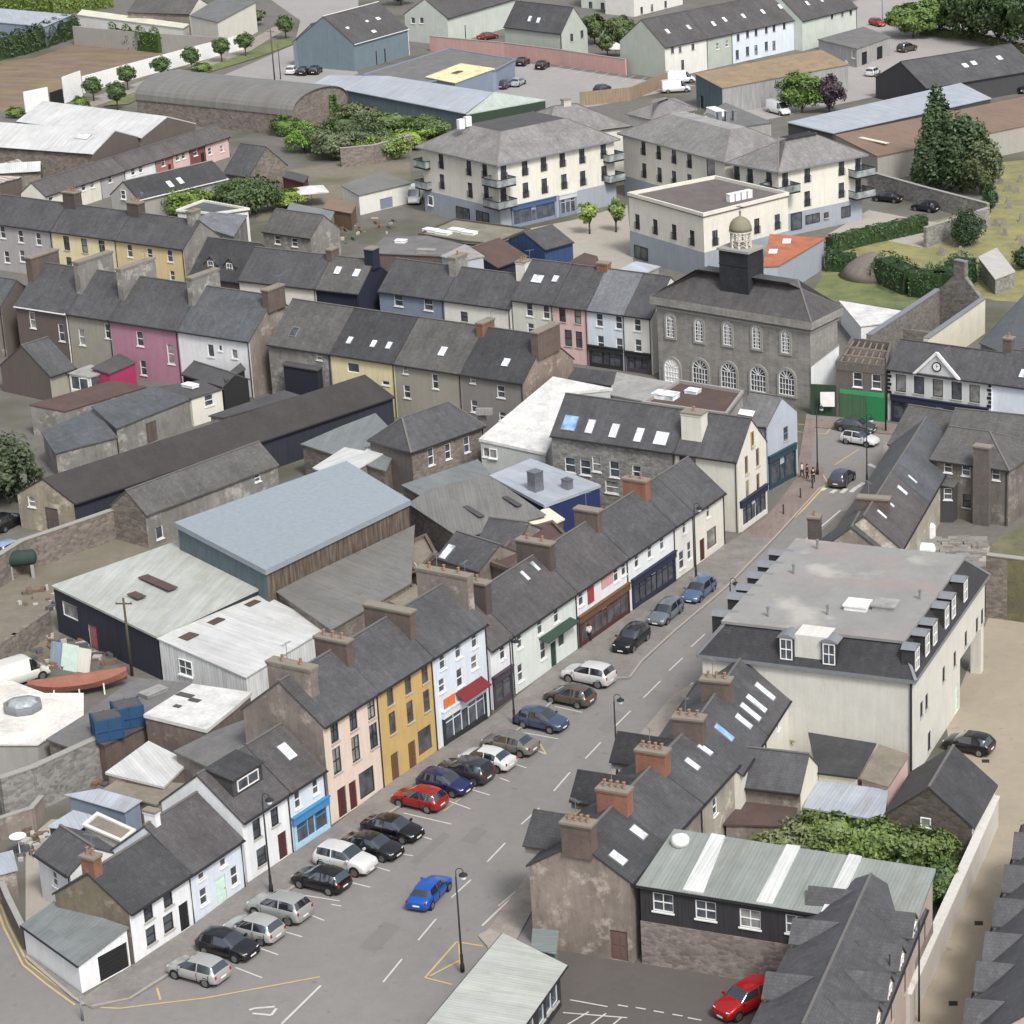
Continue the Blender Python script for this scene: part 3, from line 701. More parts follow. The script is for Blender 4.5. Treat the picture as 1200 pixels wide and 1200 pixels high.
# ---------------------------------------------------------------- cars
TYPES = {  # stations from the rear: x, shoulder z, top z, half width, half top width, top strip to next, side strip to next
 'hatch': (4.15, [(0, .62, .66, .76, .62, 'b', 'b'), (.04, .86, .9, .86, .72, 'b', 'b'), (.12, .97, 1.02, .9, .74, 'g', 'b'), (.42, .98, 1.44, .91, .64, 'b', 'g'), (.75, .98, 1.53, .92, .66, 'b', 'g'), (1.45, .97, 1.56, .92, .68, 'b', 'b'), (1.53, .97, 1.56, .92, .68, 'b', 'g'), (2.3, .96, 1.51, .92, .66, 'g', 'g'), (2.6, .96, 1.36, .92, .69, 'g', 'g'), (3.08, .95, 1.07, .91, .76, 'b', 'b'), (3.5, .88, .97, .9, .74, 'b', 'b'), (3.92, .76, .84, .86, .68, 'b', 'b'), (4.09, .6, .66, .79, .6, 'b', 'b'), (4.15, .48, .54, .7, .5, 'b', 'b')]),
 'saloon': (4.55, [(0, .66, .72, .78, .64, 'b', 'b'), (.05, .86, .96, .86, .72, 'b', 'b'), (.55, .93, 1.05, .9, .72, 'g', 'b'), (1.05, .95, 1.36, .92, .63, 'b', 'g'), (1.35, .95, 1.45, .92, .65, 'b', 'g'), (2.0, .95, 1.48, .92, .67, 'b', 'b'), (2.08, .95, 1.48, .92, .67, 'b', 'g'), (2.7, .94, 1.43, .92, .65, 'g', 'g'), (2.95, .94, 1.3, .92, .67, 'g', 'g'), (3.42, .93, 1.03, .91, .76, 'b', 'b'), (3.9, .86, .95, .9, .74, 'b', 'b'), (4.32, .74, .82, .86, .67, 'b', 'b'), (4.49, .58, .64, .78, .58, 'b', 'b'), (4.55, .46, .52, .7, .5, 'b', 'b')]),
 'estate': (4.5, [(0, .66, .72, .78, .68, 'b', 'b'), (.04, .92, .98, .87, .74, 'b', 'b'), (.11, .99, 1.07, .9, .75, 'g', 'b'), (.36, .99, 1.46, .91, .66, 'b', 'g'), (.8, .99, 1.53, .92, .68, 'b', 'g'), (1.35, .98, 1.55, .92, .69, 'b', 'b'), (1.43, .98, 1.55, .92, .69, 'b', 'g'), (2.5, .97, 1.5, .92, .67, 'g', 'g'), (2.8, .96, 1.35, .92, .69, 'g', 'g'), (3.28, .95, 1.07, .91, .76, 'b', 'b'), (3.75, .88, .98, .9, .74, 'b', 'b'), (4.25, .75, .84, .86, .68, 'b', 'b'), (4.44, .6, .66, .79, .58, 'b', 'b'), (4.5, .48, .54, .7, .5, 'b', 'b')]),
 'suv': (4.45, [(0, .74, .8, .82, .72, 'b', 'b'), (.04, 1.02, 1.08, .9, .78, 'b', 'b'), (.12, 1.12, 1.2, .93, .79, 'g', 'b'), (.38, 1.12, 1.62, .94, .7, 'b', 'g'), (.85, 1.12, 1.7, .95, .73, 'b', 'g'), (1.55, 1.11, 1.72, .95, .74, 'b', 'b'), (1.65, 1.11, 1.72, .95, .74, 'b', 'g'), (2.5, 1.1, 1.66, .94, .72, 'g', 'g'), (2.76, 1.1, 1.52, .94, .75, 'g', 'g'), (3.15, 1.09, 1.21, .93, .82, 'b', 'b'), (3.7, 1.02, 1.13, .92, .8, 'b', 'b'), (4.2, .92, 1.01, .89, .74, 'b', 'b'), (4.39, .74, .8, .83, .65, 'b', 'b'), (4.45, .58, .64, .76, .56, 'b', 'b')]),
 'van': (5.2, [(0, 1.0, 2.1, .9, .78, 'b', 'b'), (.05, 1.05, 2.2, .94, .82, 'b', 'b'), (.6, 1.1, 2.25, .96, .84, 'b', 'b'), (2.0, 1.1, 2.26, .96, .84, 'b', 'b'), (3.4, 1.1, 2.24, .96, .82, 'b', 'g'), (3.55, 1.1, 2.2, .96, .8, 'b', 'g'), (3.7, 1.1, 2.1, .96, .78, 'g', 'g'), (4.35, 1.08, 1.4, .95, .8, 'g', 'b'), (4.5, 1.05, 1.2, .93, .8, 'b', 'b'), (4.95, .85, 1.0, .9, .74, 'b', 'b'), (5.14, .6, .7, .84, .64, 'b', 'b'), (5.2, .45, .52, .76, .55, 'b', 'b')]),
}
CARM = {}
def car_mesh(kind, color, glassc=(30, 32, 36), roofg=False):
    key = (kind, color, roofg)
    if key in CARM: return CARM[key]
    L, st = TYPES[kind]; pm = mat('paint', color); gm = mat('carglass', glassc, .06)
    b = Geo(); gl = Geo(); top = Geo(); rings = []
    for (x, zs, zt, w, wt, tk, sk) in st:
        zu = .24 if 0.3 < x < L - .3 else .3
        zm = zs * .62; zed = zt - .045 if zt - zs > .2 else zs + (zt - zs) * .55
        half = [(w * .84, zu), (w * .985, zu + .1), (w, zm), (w * .97, zs - .03), (w * .93, zs + .01), (wt, zed), (wt * .82, zt - .008), (wt * .4, zt + .012), (0, zt + .018)]
        rings.append([(x - L / 2, -y, z) for y, z in half] + [(x - L / 2, y, z) for y, z in half[-2::-1]])
    n = len(rings[0])
    for i in range(len(rings) - 1):
        tk, sk = st[i][5], st[i][6]
        for j in range(n - 1):
            a, c = rings[i], rings[i + 1]; jj = j if j < n // 2 else n - 2 - j
            tgt = b
            if jj == 4 and sk == 'g': tgt = gl
            if jj in (5, 6, 7) and tk == 'g': tgt = gl
            if jj in (6, 7) and roofg and tk == 'b' and st[i][2] > 1.3 and st[i + 1][2] > 1.3: tgt = gl
            tgt.quad(a[j], c[j], c[j + 1], a[j + 1], 1 if (tgt is b and jj == 0) else 0)
    b.add(rings[0], [tuple(range(n))]); b.add(rings[-1], [tuple(range(n - 1, -1, -1))])
    xb = [s_[0] - L / 2 for s_ in st if s_[6] == 'b' and s_[5] == 'b' and s_[2] > 1.3 and .9 < s_[0] < 2.4][:1]
    for xs_ in (xb + [st[-5][0] - L / 2 - .12, (xb[0] if xb else 0) - .95])[:3]:
        for s_ in (-1, 1): b.box(xs_ - .008, xs_ + .008, s_ * .9 - .045, s_ * .9 + .045, .36, .93, 1)
    for s_ in (-1, 1): b.box(L / 2 - .13, L / 2 - .02, s_ * .3 - .24, s_ * .3 + .24, .3, .4, 1)
    me = b.mesh('body', [pm, Mt('blackp')], False)
    # merge verts for smooth shading
    import bmesh
    def weld(m, smooth=True):
        bm = bmesh.new(); bm.from_mesh(m); bmesh.ops.remove_doubles(bm, verts=bm.verts, dist=.0008); bmesh.ops.recalc_face_normals(bm, faces=bm.faces); bm.to_mesh(m); bm.free()
        m.polygons.foreach_set('use_smooth', [smooth] * len(m.polygons)); return m
    weld(me); mg = weld(gl.mesh('windows', gm))
    rw = .33 if kind not in ('suv', 'van') else .37; wmx = max(s[3] for s in st)
    ty = Geo(); prof = [(rw - .05, -.1), (rw, -.08), (rw, .08), (rw - .05, .1)]
    vs = []; ty.lathe(prof, n=16); ty.v = [(x, z, y) for x, y, z in ty.v]
    mt = ty.mesh('tyre', 'tyre', True)
    ri = Geo(); ri.lathe([(rw - .11, -.108), (rw - .1, .108)], n=14)
    for k in range(5):
        a = 6.283 * k / 5; ri.box(-.01, .01, -.01, .01, -.11, .11)
    ri.v = [(x, z, y) for x, y, z in ri.v]; mr = ri.mesh('rim', 'rim', False)
    ar = Geo(); ar.lathe([(rw + .06, -.1), (rw + .06, .1)], n=18); ar.v = [(x, z, y) for x, y, z in ar.v]; ma = ar.mesh('wheel_arch', 'blackp')
    zl = st[-3][2] * .92; zr = st[1][1] * .93
    hl = Geo().box(-.12, .06, -.13, .13, -.05, .05).mesh('headlight', 'lamp'); tl = Geo().box(-.03, .08, -.08, .08, -.11, .11).mesh('tail_light', 'tail')
    plf = Geo().box(-.02, .02, -.26, .26, -.055, .055).mesh('number_plate', 'plate')
    mi = Geo().box(-.07, .07, -.1, .1, -.06, .08).mesh('mirror', pm)
    CARM[key] = (me, mg, mt, mr, ma, hl, tl, plf, mi, rw, wmx, zl, zr, st); return CARM[key]
PAL.update(tyre=('plain', (28, 28, 30), .9), rim=('metal', (150, 152, 156)), lamp=('glass', (214, 220, 226), .1), tail=('glass', (150, 24, 24), .2), plate=('plain', (226, 226, 216)),
           post=('plain', (36, 38, 40)), bark=('plain', (84, 70, 56)), steel=('metal', (150, 152, 156)))
def car(kind, color, px, py, label, nose, roofg=False, group=None, cname='car', z=0, scale=1.0, ctype=None):
    """px,py = photo position of the middle of the car's footprint; nose = world angle in degrees"""
    me, mg, mt, mr, ma, hl, tl, plf, mi, rw, w, zl, zr, st = car_mesh(kind, color, roofg=roofg)
    L = TYPES[kind][0]; c = G(px, py, z)
    rt = root(cname, label, ctype or ('van' if kind == 'van' else 'car'), (c.x, c.y, z), math.radians(nose), group); rt.scale = (scale,) * 3
    bd = link('body', me, rt); link('windows', mg, rt)
    ax = (-L / 2 + (.82 if kind != 'van' else 1.0), L / 2 - .86)
    for x in ax:
        for s in (-1, 1):
            wo = link('wheel', mt, rt, (x, s * (w - .1), rw)); link('rim', mr, wo); link('wheel_arch', ma, bd, (x, s * (w - .105), rw + .02))
    for s in (-1, 1):
        link('headlight', hl, rt, (L / 2 - .17, s * st[-3][3] * .72, zl - .1), s * .3)
        link('tail_light', tl, rt, (-L / 2 + .03, s * st[1][3] * .84, zr), 0)
        xm = L / 2 - (1.35 if kind != 'van' else .95); link('mirror', mi, rt, (xm, s * (w + .07), st[-5][1] + .1))
    link('number_plate', plf, rt, (L / 2 - .005, 0, .42)); link('number_plate', plf, rt, (-L / 2 - .0, 0, .58))
    return rt
def heading(p, q): a, b = G(*p), G(*q); return math.degrees(math.atan2(b.y - a.y, b.x - a.x))
# ---------------------------------------------------------------- street furniture
def lamp(px, py, label, h=8.0, kind='lantern'):
    c = G(px, py, .12); rt = root('street_lamp', label, 'street lamp', c)
    if 'lampp' not in WM:
        g = Geo(); g.lathe([(.16, 0), (.16, .5), (.11, .6), (.11, 1.2), (.075, 1.4), (.055, h - .9)], n=10); WM['lampp'] = g.mesh('post', 'post', True)
        a = Geo(); pts = [(0, 0, h - .9)]
        for i in range(9): t = math.pi * (1.15 - i / 8 * 1.15); pts.append((.26 + .26 * math.cos(t), 0, h - .45 + .3 * math.sin(t)))
        a.tube(pts, .028, 6); WM['lamparm'] = a.mesh('arm', 'post')
        l = Geo(); l.lathe([(.05, .42), (.09, .36), (.26, .26), (.3, .2), (.3, .16), (.12, .14)], n=12); WM['lamph'] = l.mesh('lantern', 'post', True)
        b = Geo(); b.lathe([(.1, .14), (.2, .1), (.2, -.06), (.1, -.14), (.02, -.16)], n=12); WM['lampb'] = b.mesh('lamp_glass', 'lamp', True)
        f = Geo(); f.lathe([(.05, h - .9), (.07, h - .86), (.04, h - .8), (.012, h - .55)], n=8); WM['lampf'] = f.mesh('finial', 'post')
    link('post', WM['lampp'], rt); link('arm', WM['lamparm'], rt); l = link('lantern', WM['lamph'], rt, (.5, 0, h - .85)); link('lamp_glass', WM['lampb'], l); link('finial', WM['lampf'], rt)
    return rt
def pole(px, py, h, label, r=.11, name='utility_pole', cat='pole', m='bark', cross=True, z=0):
    c = G(px, py, z); rt = root(name, label, cat, c); Geo().lathe([(r, 0), (r * .7, h)], n=8).build('post', m, rt, True)
    if cross: Geo().bar((-.7, 0, h - .5), (.7, 0, h - .5), .1, .1).build('crossarm', m, rt); g = Geo(); [g.lathe([(.04, 0), (.05, .1), (.02, .14)], (x, 0, h - .45), 6) for x in (-.6, 0, .6)]; g.build('insulator', 'lead', rt)
    return rt
def person(px, py, top, legs, label, rz=0, z=.12, h=1.72, hair=(60, 46, 38), bag=None, step=.12):
    c = G(px, py, z); rt = root('person', label, 'person', c, rz)
    s = h / 1.72
    import bmesh
    def skin(nm, pts, edges, rad, m, sub=2):
        me = bpy.data.meshes.new(nm); me.from_pydata([(x * s, y * s, z_ * s) for x, y, z_ in pts], edges, []); me.materials.append(Mt(m)); o = bpy.data.objects.new(nm, me); COL.objects.link(o)
        md = o.modifiers.new('skin', 'SKIN'); sv = me.skin_vertices[0].data
        for i, r in enumerate(rad): sv[i].radius = ((r[0] * s, r[1] * s) if isinstance(r, tuple) else (r * s, r * s))
        sv[0].use_root = True; md.use_smooth_shade = True
        sb = o.modifiers.new('sub', 'SUBSURF'); sb.levels = sb.render_levels = sub; o.parent = rt; return o
    st = step
    body = [(0, 0, .95), (0, 0, 1.15), (0, 0, 1.38), (0, .01, 1.5), (0, .02, 1.6), (-.18, 0, 1.4), (-.22, -.03, 1.15), (-.2, .08, .92), (.18, 0, 1.4), (.22, .02, 1.14), (.2, .12, .95),
            (-.09, st * .3, .88), (-.1, st, .5), (-.1, st * 1.1 - .03, .08), (-.1, st * 1.1 + .12, .04), (.09, -st * .3, .88), (.1, -st * .8, .5), (.1, -st * 1.8, .1), (.1, -st * 1.8 + .14, .05), (0, .02, 1.68)]
    ed = [(0, 1), (1, 2), (2, 3), (3, 4), (2, 5), (5, 6), (6, 7), (2, 8), (8, 9), (9, 10), (0, 11), (11, 12), (12, 13), (13, 14), (0, 15), (15, 16), (16, 17), (17, 18), (4, 19)]
    rd = [(.15, .11), (.13, .1), (.16, .1), .06, .085, .05, .04, .03, .05, .04, .03, .09, .06, .04, .035, .09, .06, .04, .035, .07]
    skin('body', body, ed, rd, mat('plain', (200, 156, 130)))
    skin('jacket', [(0, 0, .93), (0, 0, 1.16), (0, 0, 1.37), (0, .01, 1.47), (-.18, 0, 1.4), (-.22, -.03, 1.15), (-.205, .06, .98), (.18, 0, 1.4), (.22, .02, 1.14), (.205, .1, 1.0)],
         [(0, 1), (1, 2), (2, 3), (2, 4), (4, 5), (5, 6), (2, 7), (7, 8), (8, 9)], [(.175, .135), (.16, .125), (.185, .125), .07, .068, .058, .05, .068, .058, .05], mat('plain', top))
    skin('trousers', [(0, 0, .93), (-.09, st * .3, .86), (-.1, st, .5), (-.1, st * 1.1 - .03, .12), (.09, -st * .3, .86), (.1, -st * .8, .5), (.1, -st * 1.8, .14)], [(0, 1), (1, 2), (2, 3), (0, 4), (4, 5), (5, 6)],
         [(.165, .125), .105, .075, .058, .105, .075, .058], mat('plain', legs))
    hg = Geo(); hg.lathe([(.001, .13), (.06, .12), (.1, .06), (.112, -.01), (.09, -.06)], n=12); hg.build('hair', mat('plain', hair), rt, True, loc=(0, .005 * s, 1.62 * s))
    return rt
def bollard(px, py, label, z=.12):
    c = G(px, py, z); rt = root('bollard', label, 'bollard', c, 0, 'bollards along the brick pavement edge')
    if 'boll' not in WM: WM['boll'] = Geo().lathe([(.1, 0), (.1, .1), (.07, .14), (.06, .85), (.09, .88), (.09, .93), (.05, 1.0), (.02, 1.05)], n=10).mesh('post', 'post', True)
    link('post', WM['boll'], rt); return rt
# ---------------------------------------------------------------- vegetation
LEAFM = {}
def leafmesh(name, n, size, shape, m, seed, clumps=26, core=.55):
    """n leaf faces gathered in clumps inside shape(u,v,w)->point for unit-ball coordinates"""
    rnd = random.Random(seed); g = Geo(); cl = []
    for _ in range(clumps):
        while True:
            v = Vector((rnd.uniform(-1, 1), rnd.uniform(-1, 1), rnd.uniform(-1, 1)))
            if v.length < 1: break
        if v.length > 0: v = v * (0.45 + .42 * rnd.random()) / max(v.length, .35) * min(1, v.length + .35)
        cl.append((v, rnd.uniform(.2, .4)))
    for i in range(n):
        c, r = cl[rnd.randrange(len(cl))]
        d = Vector((rnd.gauss(0, 1), rnd.gauss(0, 1), rnd.gauss(0, 1))).normalized() * r * (rnd.random() ** .4)
        p = c + d
        if p.length > 1.06: p = p * (1.06 / p.length)
        P = shape(p); a = Vector((rnd.gauss(0, 1), rnd.gauss(0, 1), rnd.gauss(0, 1) * .6)).normalized(); out = (p.normalized() * .9 + Vector((0, 0, .3)) + Vector((rnd.gauss(0, .5), rnd.gauss(0, .5), rnd.gauss(0, .5)))).normalized()
        b = out.cross(a)
        if b.length < .1: continue
        b.normalize(); a = b.cross(out); s = size * rnd.uniform(.6, 1.3)
        g.add([P - a * s - b * s * .45, P - b * s * .5 + a * s * .2, P + a * s + b * s * .2, P + b * s * .55 - a * s * .1], [(0, 1, 2, 3)])
    return g
def coreblob(g, shape, k=.72, seed=1, m=0):
    rnd = random.Random(seed); nu, nv = 10, 7; vs = []
    ph = [rnd.uniform(0, 6) for _ in range(4)]
    for j in range(nv + 1):
        for i in range(nu):
            th, fi = math.pi * j / nv, 6.28318 * i / nu
            r = k * (1 + .16 * math.sin(3 * fi + ph[0]) * math.sin(2 * th + ph[1]) + .1 * math.sin(5 * fi + ph[2] + 3 * th))
            vs.append(tuple(shape(Vector((r * math.sin(th) * math.cos(fi), r * math.sin(th) * math.sin(fi), r * math.cos(th))))))
    fs = [(j * nu + i, (j + 1) * nu + i, (j + 1) * nu + (i + 1) % nu, j * nu + (i + 1) % nu) for j in range(nv) for i in range(nu)]
    g.add(vs, fs, m)
def tree(name, label, px, py, h, rx, ry=None, trunk=1.5, color=(74, 92, 48), n=2600, size=.28, cone=0, cat='tree', group=None, seed=1, clumps=30, z=0, rz=0):
    g3 = sum(color) / 3; color = tuple((g3 + (v - g3) * .88) * 1.06 for v in color)
    ry = ry or rx; c = G(px, py, z); rt = root(name, label, cat, c, rz, group); zc = (h + trunk) / 2; hz = (h - trunk) / 2
    def shape(p):
        k = 1 - cone * (p.z + 1) / 2 * .82
        return Vector((p.x * rx * k, p.y * ry * k, zc + p.z * hz))
    key = (n, size, rx, ry, h, trunk, cone, color, seed)
    if key not in LEAFM:
        g = leafmesh(name, int(n * 1.5), size, shape, None, seed, clumps); coreblob(g, shape, .5, seed)
        LEAFM[key] = g.mesh('crown', [mat('leaf', color)])
        t = Geo(); rr = max(.09, h * .025); t.tube([(0, 0, -.1), (.04 * h * .1, 0, trunk * .6), (0, .03, trunk + hz * .6), (.05, 0, trunk + hz * 1.2)], [rr * 1.3, rr, rr * .7, rr * .3], 8)
        for k in range(4): a = k * 1.6 + seed; t.tube([(0, 0, trunk * .8 + k * .15), (math.cos(a) * rx * .3, math.sin(a) * ry * .3, trunk + hz * .5), (math.cos(a) * rx * .6, math.sin(a) * ry * .6, trunk + hz * .9)], [rr * .6, rr * .4, rr * .15], 6)
        LEAFM[key + ('t',)] = t.mesh('trunk', 'bark', True)
    link('crown', LEAFM[key], rt); link('trunk', LEAFM[key + ('t',)], rt); return rt
def hedge(name, label, pts, w, h, color=(62, 82, 42), dens=26, size=.22, cat='hedge', z=0, seed=3, bushy=.35):
    """leafy strip along photo points"""
    P = [G(x, y, z) for x, y in pts]; c = P[0]; rt = root(name, label, cat, c); rnd = random.Random(seed); g = Geo(); core = Geo()
    for a, b in zip(P, P[1:]):
        a, b = a - c, b - c; d = b - a; L = d.length; d.normalize(); nn = Vector((-d.y, d.x, 0))
        core.add([a - nn * w * .38 + Vector((0, 0, -.05)), a + nn * w * .38 + Vector((0, 0, -.05)), b + nn * w * .38 + Vector((0, 0, -.05)), b - nn * w * .38 + Vector((0, 0, -.05)), a - nn * w * .3 + Vector((0, 0, h * .86)), a + nn * w * .3 + Vector((0, 0, h * .86)), b + nn * w * .3 + Vector((0, 0, h * .86)), b - nn * w * .3 + Vector((0, 0, h * .86))],
                 [(4, 5, 6, 7), (0, 4, 7, 3), (1, 2, 6, 5), (0, 1, 5, 4), (2, 3, 7, 6)])
        for i in range(int(L * dens * (w * .5 + h * .6))):
            t = rnd.random() * L; th = rnd.random() * math.pi; bz = 1 + bushy * math.sin(t * 1.7 + a.x) * .4 + rnd.gauss(0, bushy * .12)
            off = math.cos(th) * w / 2 * bz; zz = max(.05, (math.sin(th) ** .6) * h * bz)
            p = a + d * t + nn * off + Vector((0, 0, zz)); u = Vector((rnd.gauss(0, 1), rnd.gauss(0, 1), rnd.gauss(0, 1))).normalized(); o = (nn * math.cos(th) + Vector((0, 0, math.sin(th))) + Vector((rnd.gauss(0, .5), rnd.gauss(0, .5), rnd.gauss(0, .5)))).normalized(); v = o.cross(u)
            if v.length < .1: continue
            v.normalize(); u = v.cross(o); s = size * rnd.uniform(.6, 1.3)
            g.add([p - u * s - v * s * .4, p - v * s * .5 + u * s * .2, p + u * s + v * s * .2, p + v * s * .5], [(0, 1, 2, 3)])
    core.build('dark_core', mat('leaf', tuple(int(v * .8) for v in color)), rt); g.build('foliage', mat('leaf', color), rt); return rt  # added opaque filler box, leaf colour darkened as the hedge's inner shade
def wallline(name, label, pts, h, t=.35, m='stone', cap='gtrim', cat='wall', z=0, capw=.06, hs=None, gates=()):
    """free-standing wall along photo points of its foot"""
    P = [G(x, y, z) for x, y in pts]; c = P[0]; rt = root(name, label, cat, (c.x, c.y, z)); g = Geo(); k = Geo()
    for i, (a, b) in enumerate(zip(P, P[1:])):
        a, b = a - c, b - c; d = (b - a).normalized(); nn = Vector((-d.y, d.x, 0)) * t / 2; h0, h1 = (hs[i], hs[i + 1]) if hs else (h, h)
        ext = d * (t / 2 - .004 * i)
        a2 = a - (ext if i else Vector()); b2 = b + (ext if i < len(P) - 2 else Vector())
        q = [a2 - nn, b2 - nn, b2 + nn, a2 + nn]; g.prism([(p.x, p.y) for p in q], 0, [h0, h1, h1, h0])
        if cap:
            nn2 = nn * (1 + 2 * capw / t); q = [a2 - nn2, b2 - nn2, b2 + nn2, a2 + nn2]; dz = i * .002; k.prism([(p.x, p.y) for p in q], [h0 + dz, h1 + dz, h1 + dz, h0 + dz], [h0 + .09 + dz, h1 + .09 + dz, h1 + .09 + dz, h0 + .09 + dz])
    g.build('wall', m, rt)
    if cap: k.build('coping', cap, rt)
    return rt
def sheet(name, pts, z, m, th=None):
    """ground sheet (structure) from photo points"""
    P = [G(x, y, z) for x, y in pts]
    if area(P) < 0: P = P[::-1]
    g = Geo()
    if th: g.prism([(p.x, p.y) for p in P], -.02, z)
    else: g.add([tuple(p) for p in P], [tuple(range(len(P)))])
    return struct(name, g, m)
def marks(name, segs, w, m, z=.012):
    """painted lines as one flat sheet per colour; segs of photo points"""
    g = Geo()
    for i, s in enumerate(segs):
        ww = w
        if isinstance(s[-1], (int, float)): ww = s[-1]; s = s[:-1]
        P = [G(x, y, 0) for x, y in s]
        for a, b in zip(P, P[1:]):
            d = (b - a).normalized(); nn = Vector((-d.y, d.x, 0)) * ww / 2; zz = z + (i % 5) * .0006
            g.add([(*(a - nn).xy, zz), (*(b - nn).xy, zz), (*(b + nn).xy, zz), (*(a + nn).xy, zz)], [(0, 1, 2, 3)])
    return struct(name, g, m)

PAL.update(navyp=('plain', (34, 40, 66)), paleg=('render', (180, 186, 182)), redbr=('plain', (168, 92, 92)), royal=('plain', (32, 48, 104)), corrcr=('corr', (226, 220, 192)), oldbr=('oldrender', (123, 103, 94)), feltbw=('plain', (60, 60, 70)), feltw2=('felt', (214, 208, 196)), tankb=('plain', (28, 74, 118)), glassg=('glass', (150, 156, 158), .15), rustred=('felt', (160, 86, 62)), creamst=('oldrender', (150, 138, 112)), woodd=('board', (96, 80, 70)), tankg=('plain', (40, 62, 52)), brickst=('brick', (104, 95, 90)), greyd=('render', (134, 127, 121)), oldbr2=('oldrender', (136, 114, 99)), lgrey=('render', (168, 162, 164)), navyb=('render', (28, 34, 62)), sagec=('render', (202, 202, 186)), feltl2=('plain', (190, 184, 176)), slatewp=('plain', (118, 110, 106)), sagel=('render', (190, 200, 188)), salmon=('render', (186, 104, 92)), salmon2=('render', (140, 62, 62)), redsh=('board', (110, 42, 40)), greyrend=('render', (172, 170, 160)), blackw=('render', (66, 66, 70)), oldgw=('render', (164, 158, 146)), pinkwall=('render', (204, 146, 138)), dgreenp=('plain', (44, 66, 48)), corrgr2=('corr', (168, 184, 172)), lgrey2=('render', (198, 201, 201)), creamw=('render', (220, 212, 184)), dgreenb=('board', (40, 74, 46)), wtrim2=('plain', (226, 228, 228)), corrg2=('board', (176, 172, 164)), oldst=('oldrender', (114, 105, 96)), ivoryd=('oldrender', (164, 154, 134)), creamm=('render', (206, 203, 190)), oldgable=('oldrender', (140, 123, 110)), oldbr2x=('plain', (110, 84, 76)), stonebr=('stone', (92, 80, 72)), salmonb=('render', (190, 164, 150)), gshed=('board', (112, 126, 122)), skyp=('plain', (196, 210, 222)), pinkst=('render', (196, 172, 156)), creamlw=('render', (200, 192, 180)),
 slatem=('slate', (57, 56, 59)), copper=('plain', (128, 124, 100)), navyslate=('slate', (46, 51, 56)), ivoryp=('plain', (206, 200, 184)), railg=('glass', (128, 134, 134), .2), bluegp=('plain', (120, 134, 156)), bluep2=('plain', (60, 90, 140)), gtrimp=('plain', (190, 196, 200)), feltbr=('felt', (104, 92, 88)), feltbr2=('felt', (88, 78, 66)), feltol=('felt', (128, 122, 100)), slatebrn=('slate', (92, 85, 85)), striped=('rusty', (226, 210, 196)), timberroof=('board', (112, 96, 80)))
PAL.update(redb=('plain', (168, 52, 62)), redcream=('plain', (206, 150, 146)))
PAL.update(stripw=('corr', (208, 210, 206)), stoner=('stone', (134, 118, 110)))
PAL.update(greenb=('plain', (40, 160, 88)), greensh=('board', (58, 108, 66)))
PAL.update(capw=('plain', (204, 200, 190)), sheetb=('plain', (138, 149, 158), .6))
BLUEP = mat('glass', (120, 150, 190), .15)
# ================================================================ WEST TERRACE OF THE MAIN STREET (near to far)
z1, z2 = ht(97, 1166, 1132), ht(153.6, 1132, 1086)
slab('lean_to_garage', 'white lean-to garage with a grey sloping roof at the near end of the street', [(24, 1084, z1), (91, 1132, z1), (151, 1086, z2), (63, 1056, z2)], 'white', 'fibreg', 'garage',
     op=[(1, 134, 1127, 2.5, 2.3, 'g', 'blackp')], over=.12, gutter=0)
SK = ('b',)
gable('cottage', 'white cottage with an olive brown gable and a brick chimney beside the lean-to garage', (151, 1069), (222.7, 1022), 4.05, R=(112, 1018), S=(64, 1046), send='a', wall='white', side='olive', roof='slated',
      op=[('f', 174, 1070, .9, 1.1, 'w', 'dkm'), ('f', 197, 1054, .9, 1.1, 'w', 'dkm'), ('f', 177, 1096, .95, 1.3, 'w', 'dkm'), ('f', 197.5, 1081, 1.0, 1.3, 'w', 'dkm'), ('f', 216, 1073, .95, 2.1, 'D', 'blackp')],
      ch=[(107, 1010, .8, 1.1, 1.25, 'brick', 2)])
gable('rear_extension', 'dark slate rear extension with a white end wall behind the olive gabled cottage', (43, 998), (82, 1024), 3.7, R=(74, 970), pitch=33, wall='white', roof='slate', op=[('f', 64, 1030, .7, 1.2, 'w')], cat='extension')
gable('cottage', 'pale grey-white cottage with a brownish purple slate roof and a pale green door', (222.7, 1022), (282.8, 981.5), 4.0, R=(181.7, 960), wall='skyw', roof='slatep', pitch=38,
      op=[('f', 236, 1023, .7, 1.0, 'w'), ('f', 261, 1004, .7, 1.2, 'w'), ('f', 239, 1050, .8, 1.3, 'w'), ('f', 275, 1026, .8, 1.5, 'w'), ('f', 259, 1040, 1.1, 2.1, 'D', 'mintp')], ch=[(178, 955, .5, 1.0, .9, 'white', 0)])
k45 = dict(pitch=38)
row((283, 962), (380, 900), 5.0, (243, 901), [
    (338, 'terraced_house', 'white two-storey house with a large dark shed dormer and a maroon door', dict(wall='white', roof='slatep', op=[('f', 301, 971, .85, 1.5, 'w', 'dkm'), ('f', 322, 957, .85, 1.4, 'w', 'dkm'), ('f', 307, 1003, 1.1, 1.4, 'w', 'dkm'), ('f', 331.5, 991, .95, 2.1, 'D', 'dred')],
      dorm=[(284, 917, 3.3, 1.45, 1.35, 'slated', 'slated')])),
    (380, 'corner_shop', 'white two-storey shop with a bright blue and pale blue shopfront', dict(wall='skyw', roof='slatep', op=[('f', 349, 937, .7, 1.4, 'w'), ('f', 370, 922, .7, 1.2, 'w')], sf=[('f', (342, 1002), (388, 971), 2.7, 'lblue', 's', 'blue')], sky=[(336, 881, 1.0, 1.5)], cat='shop'))], pitch=38)
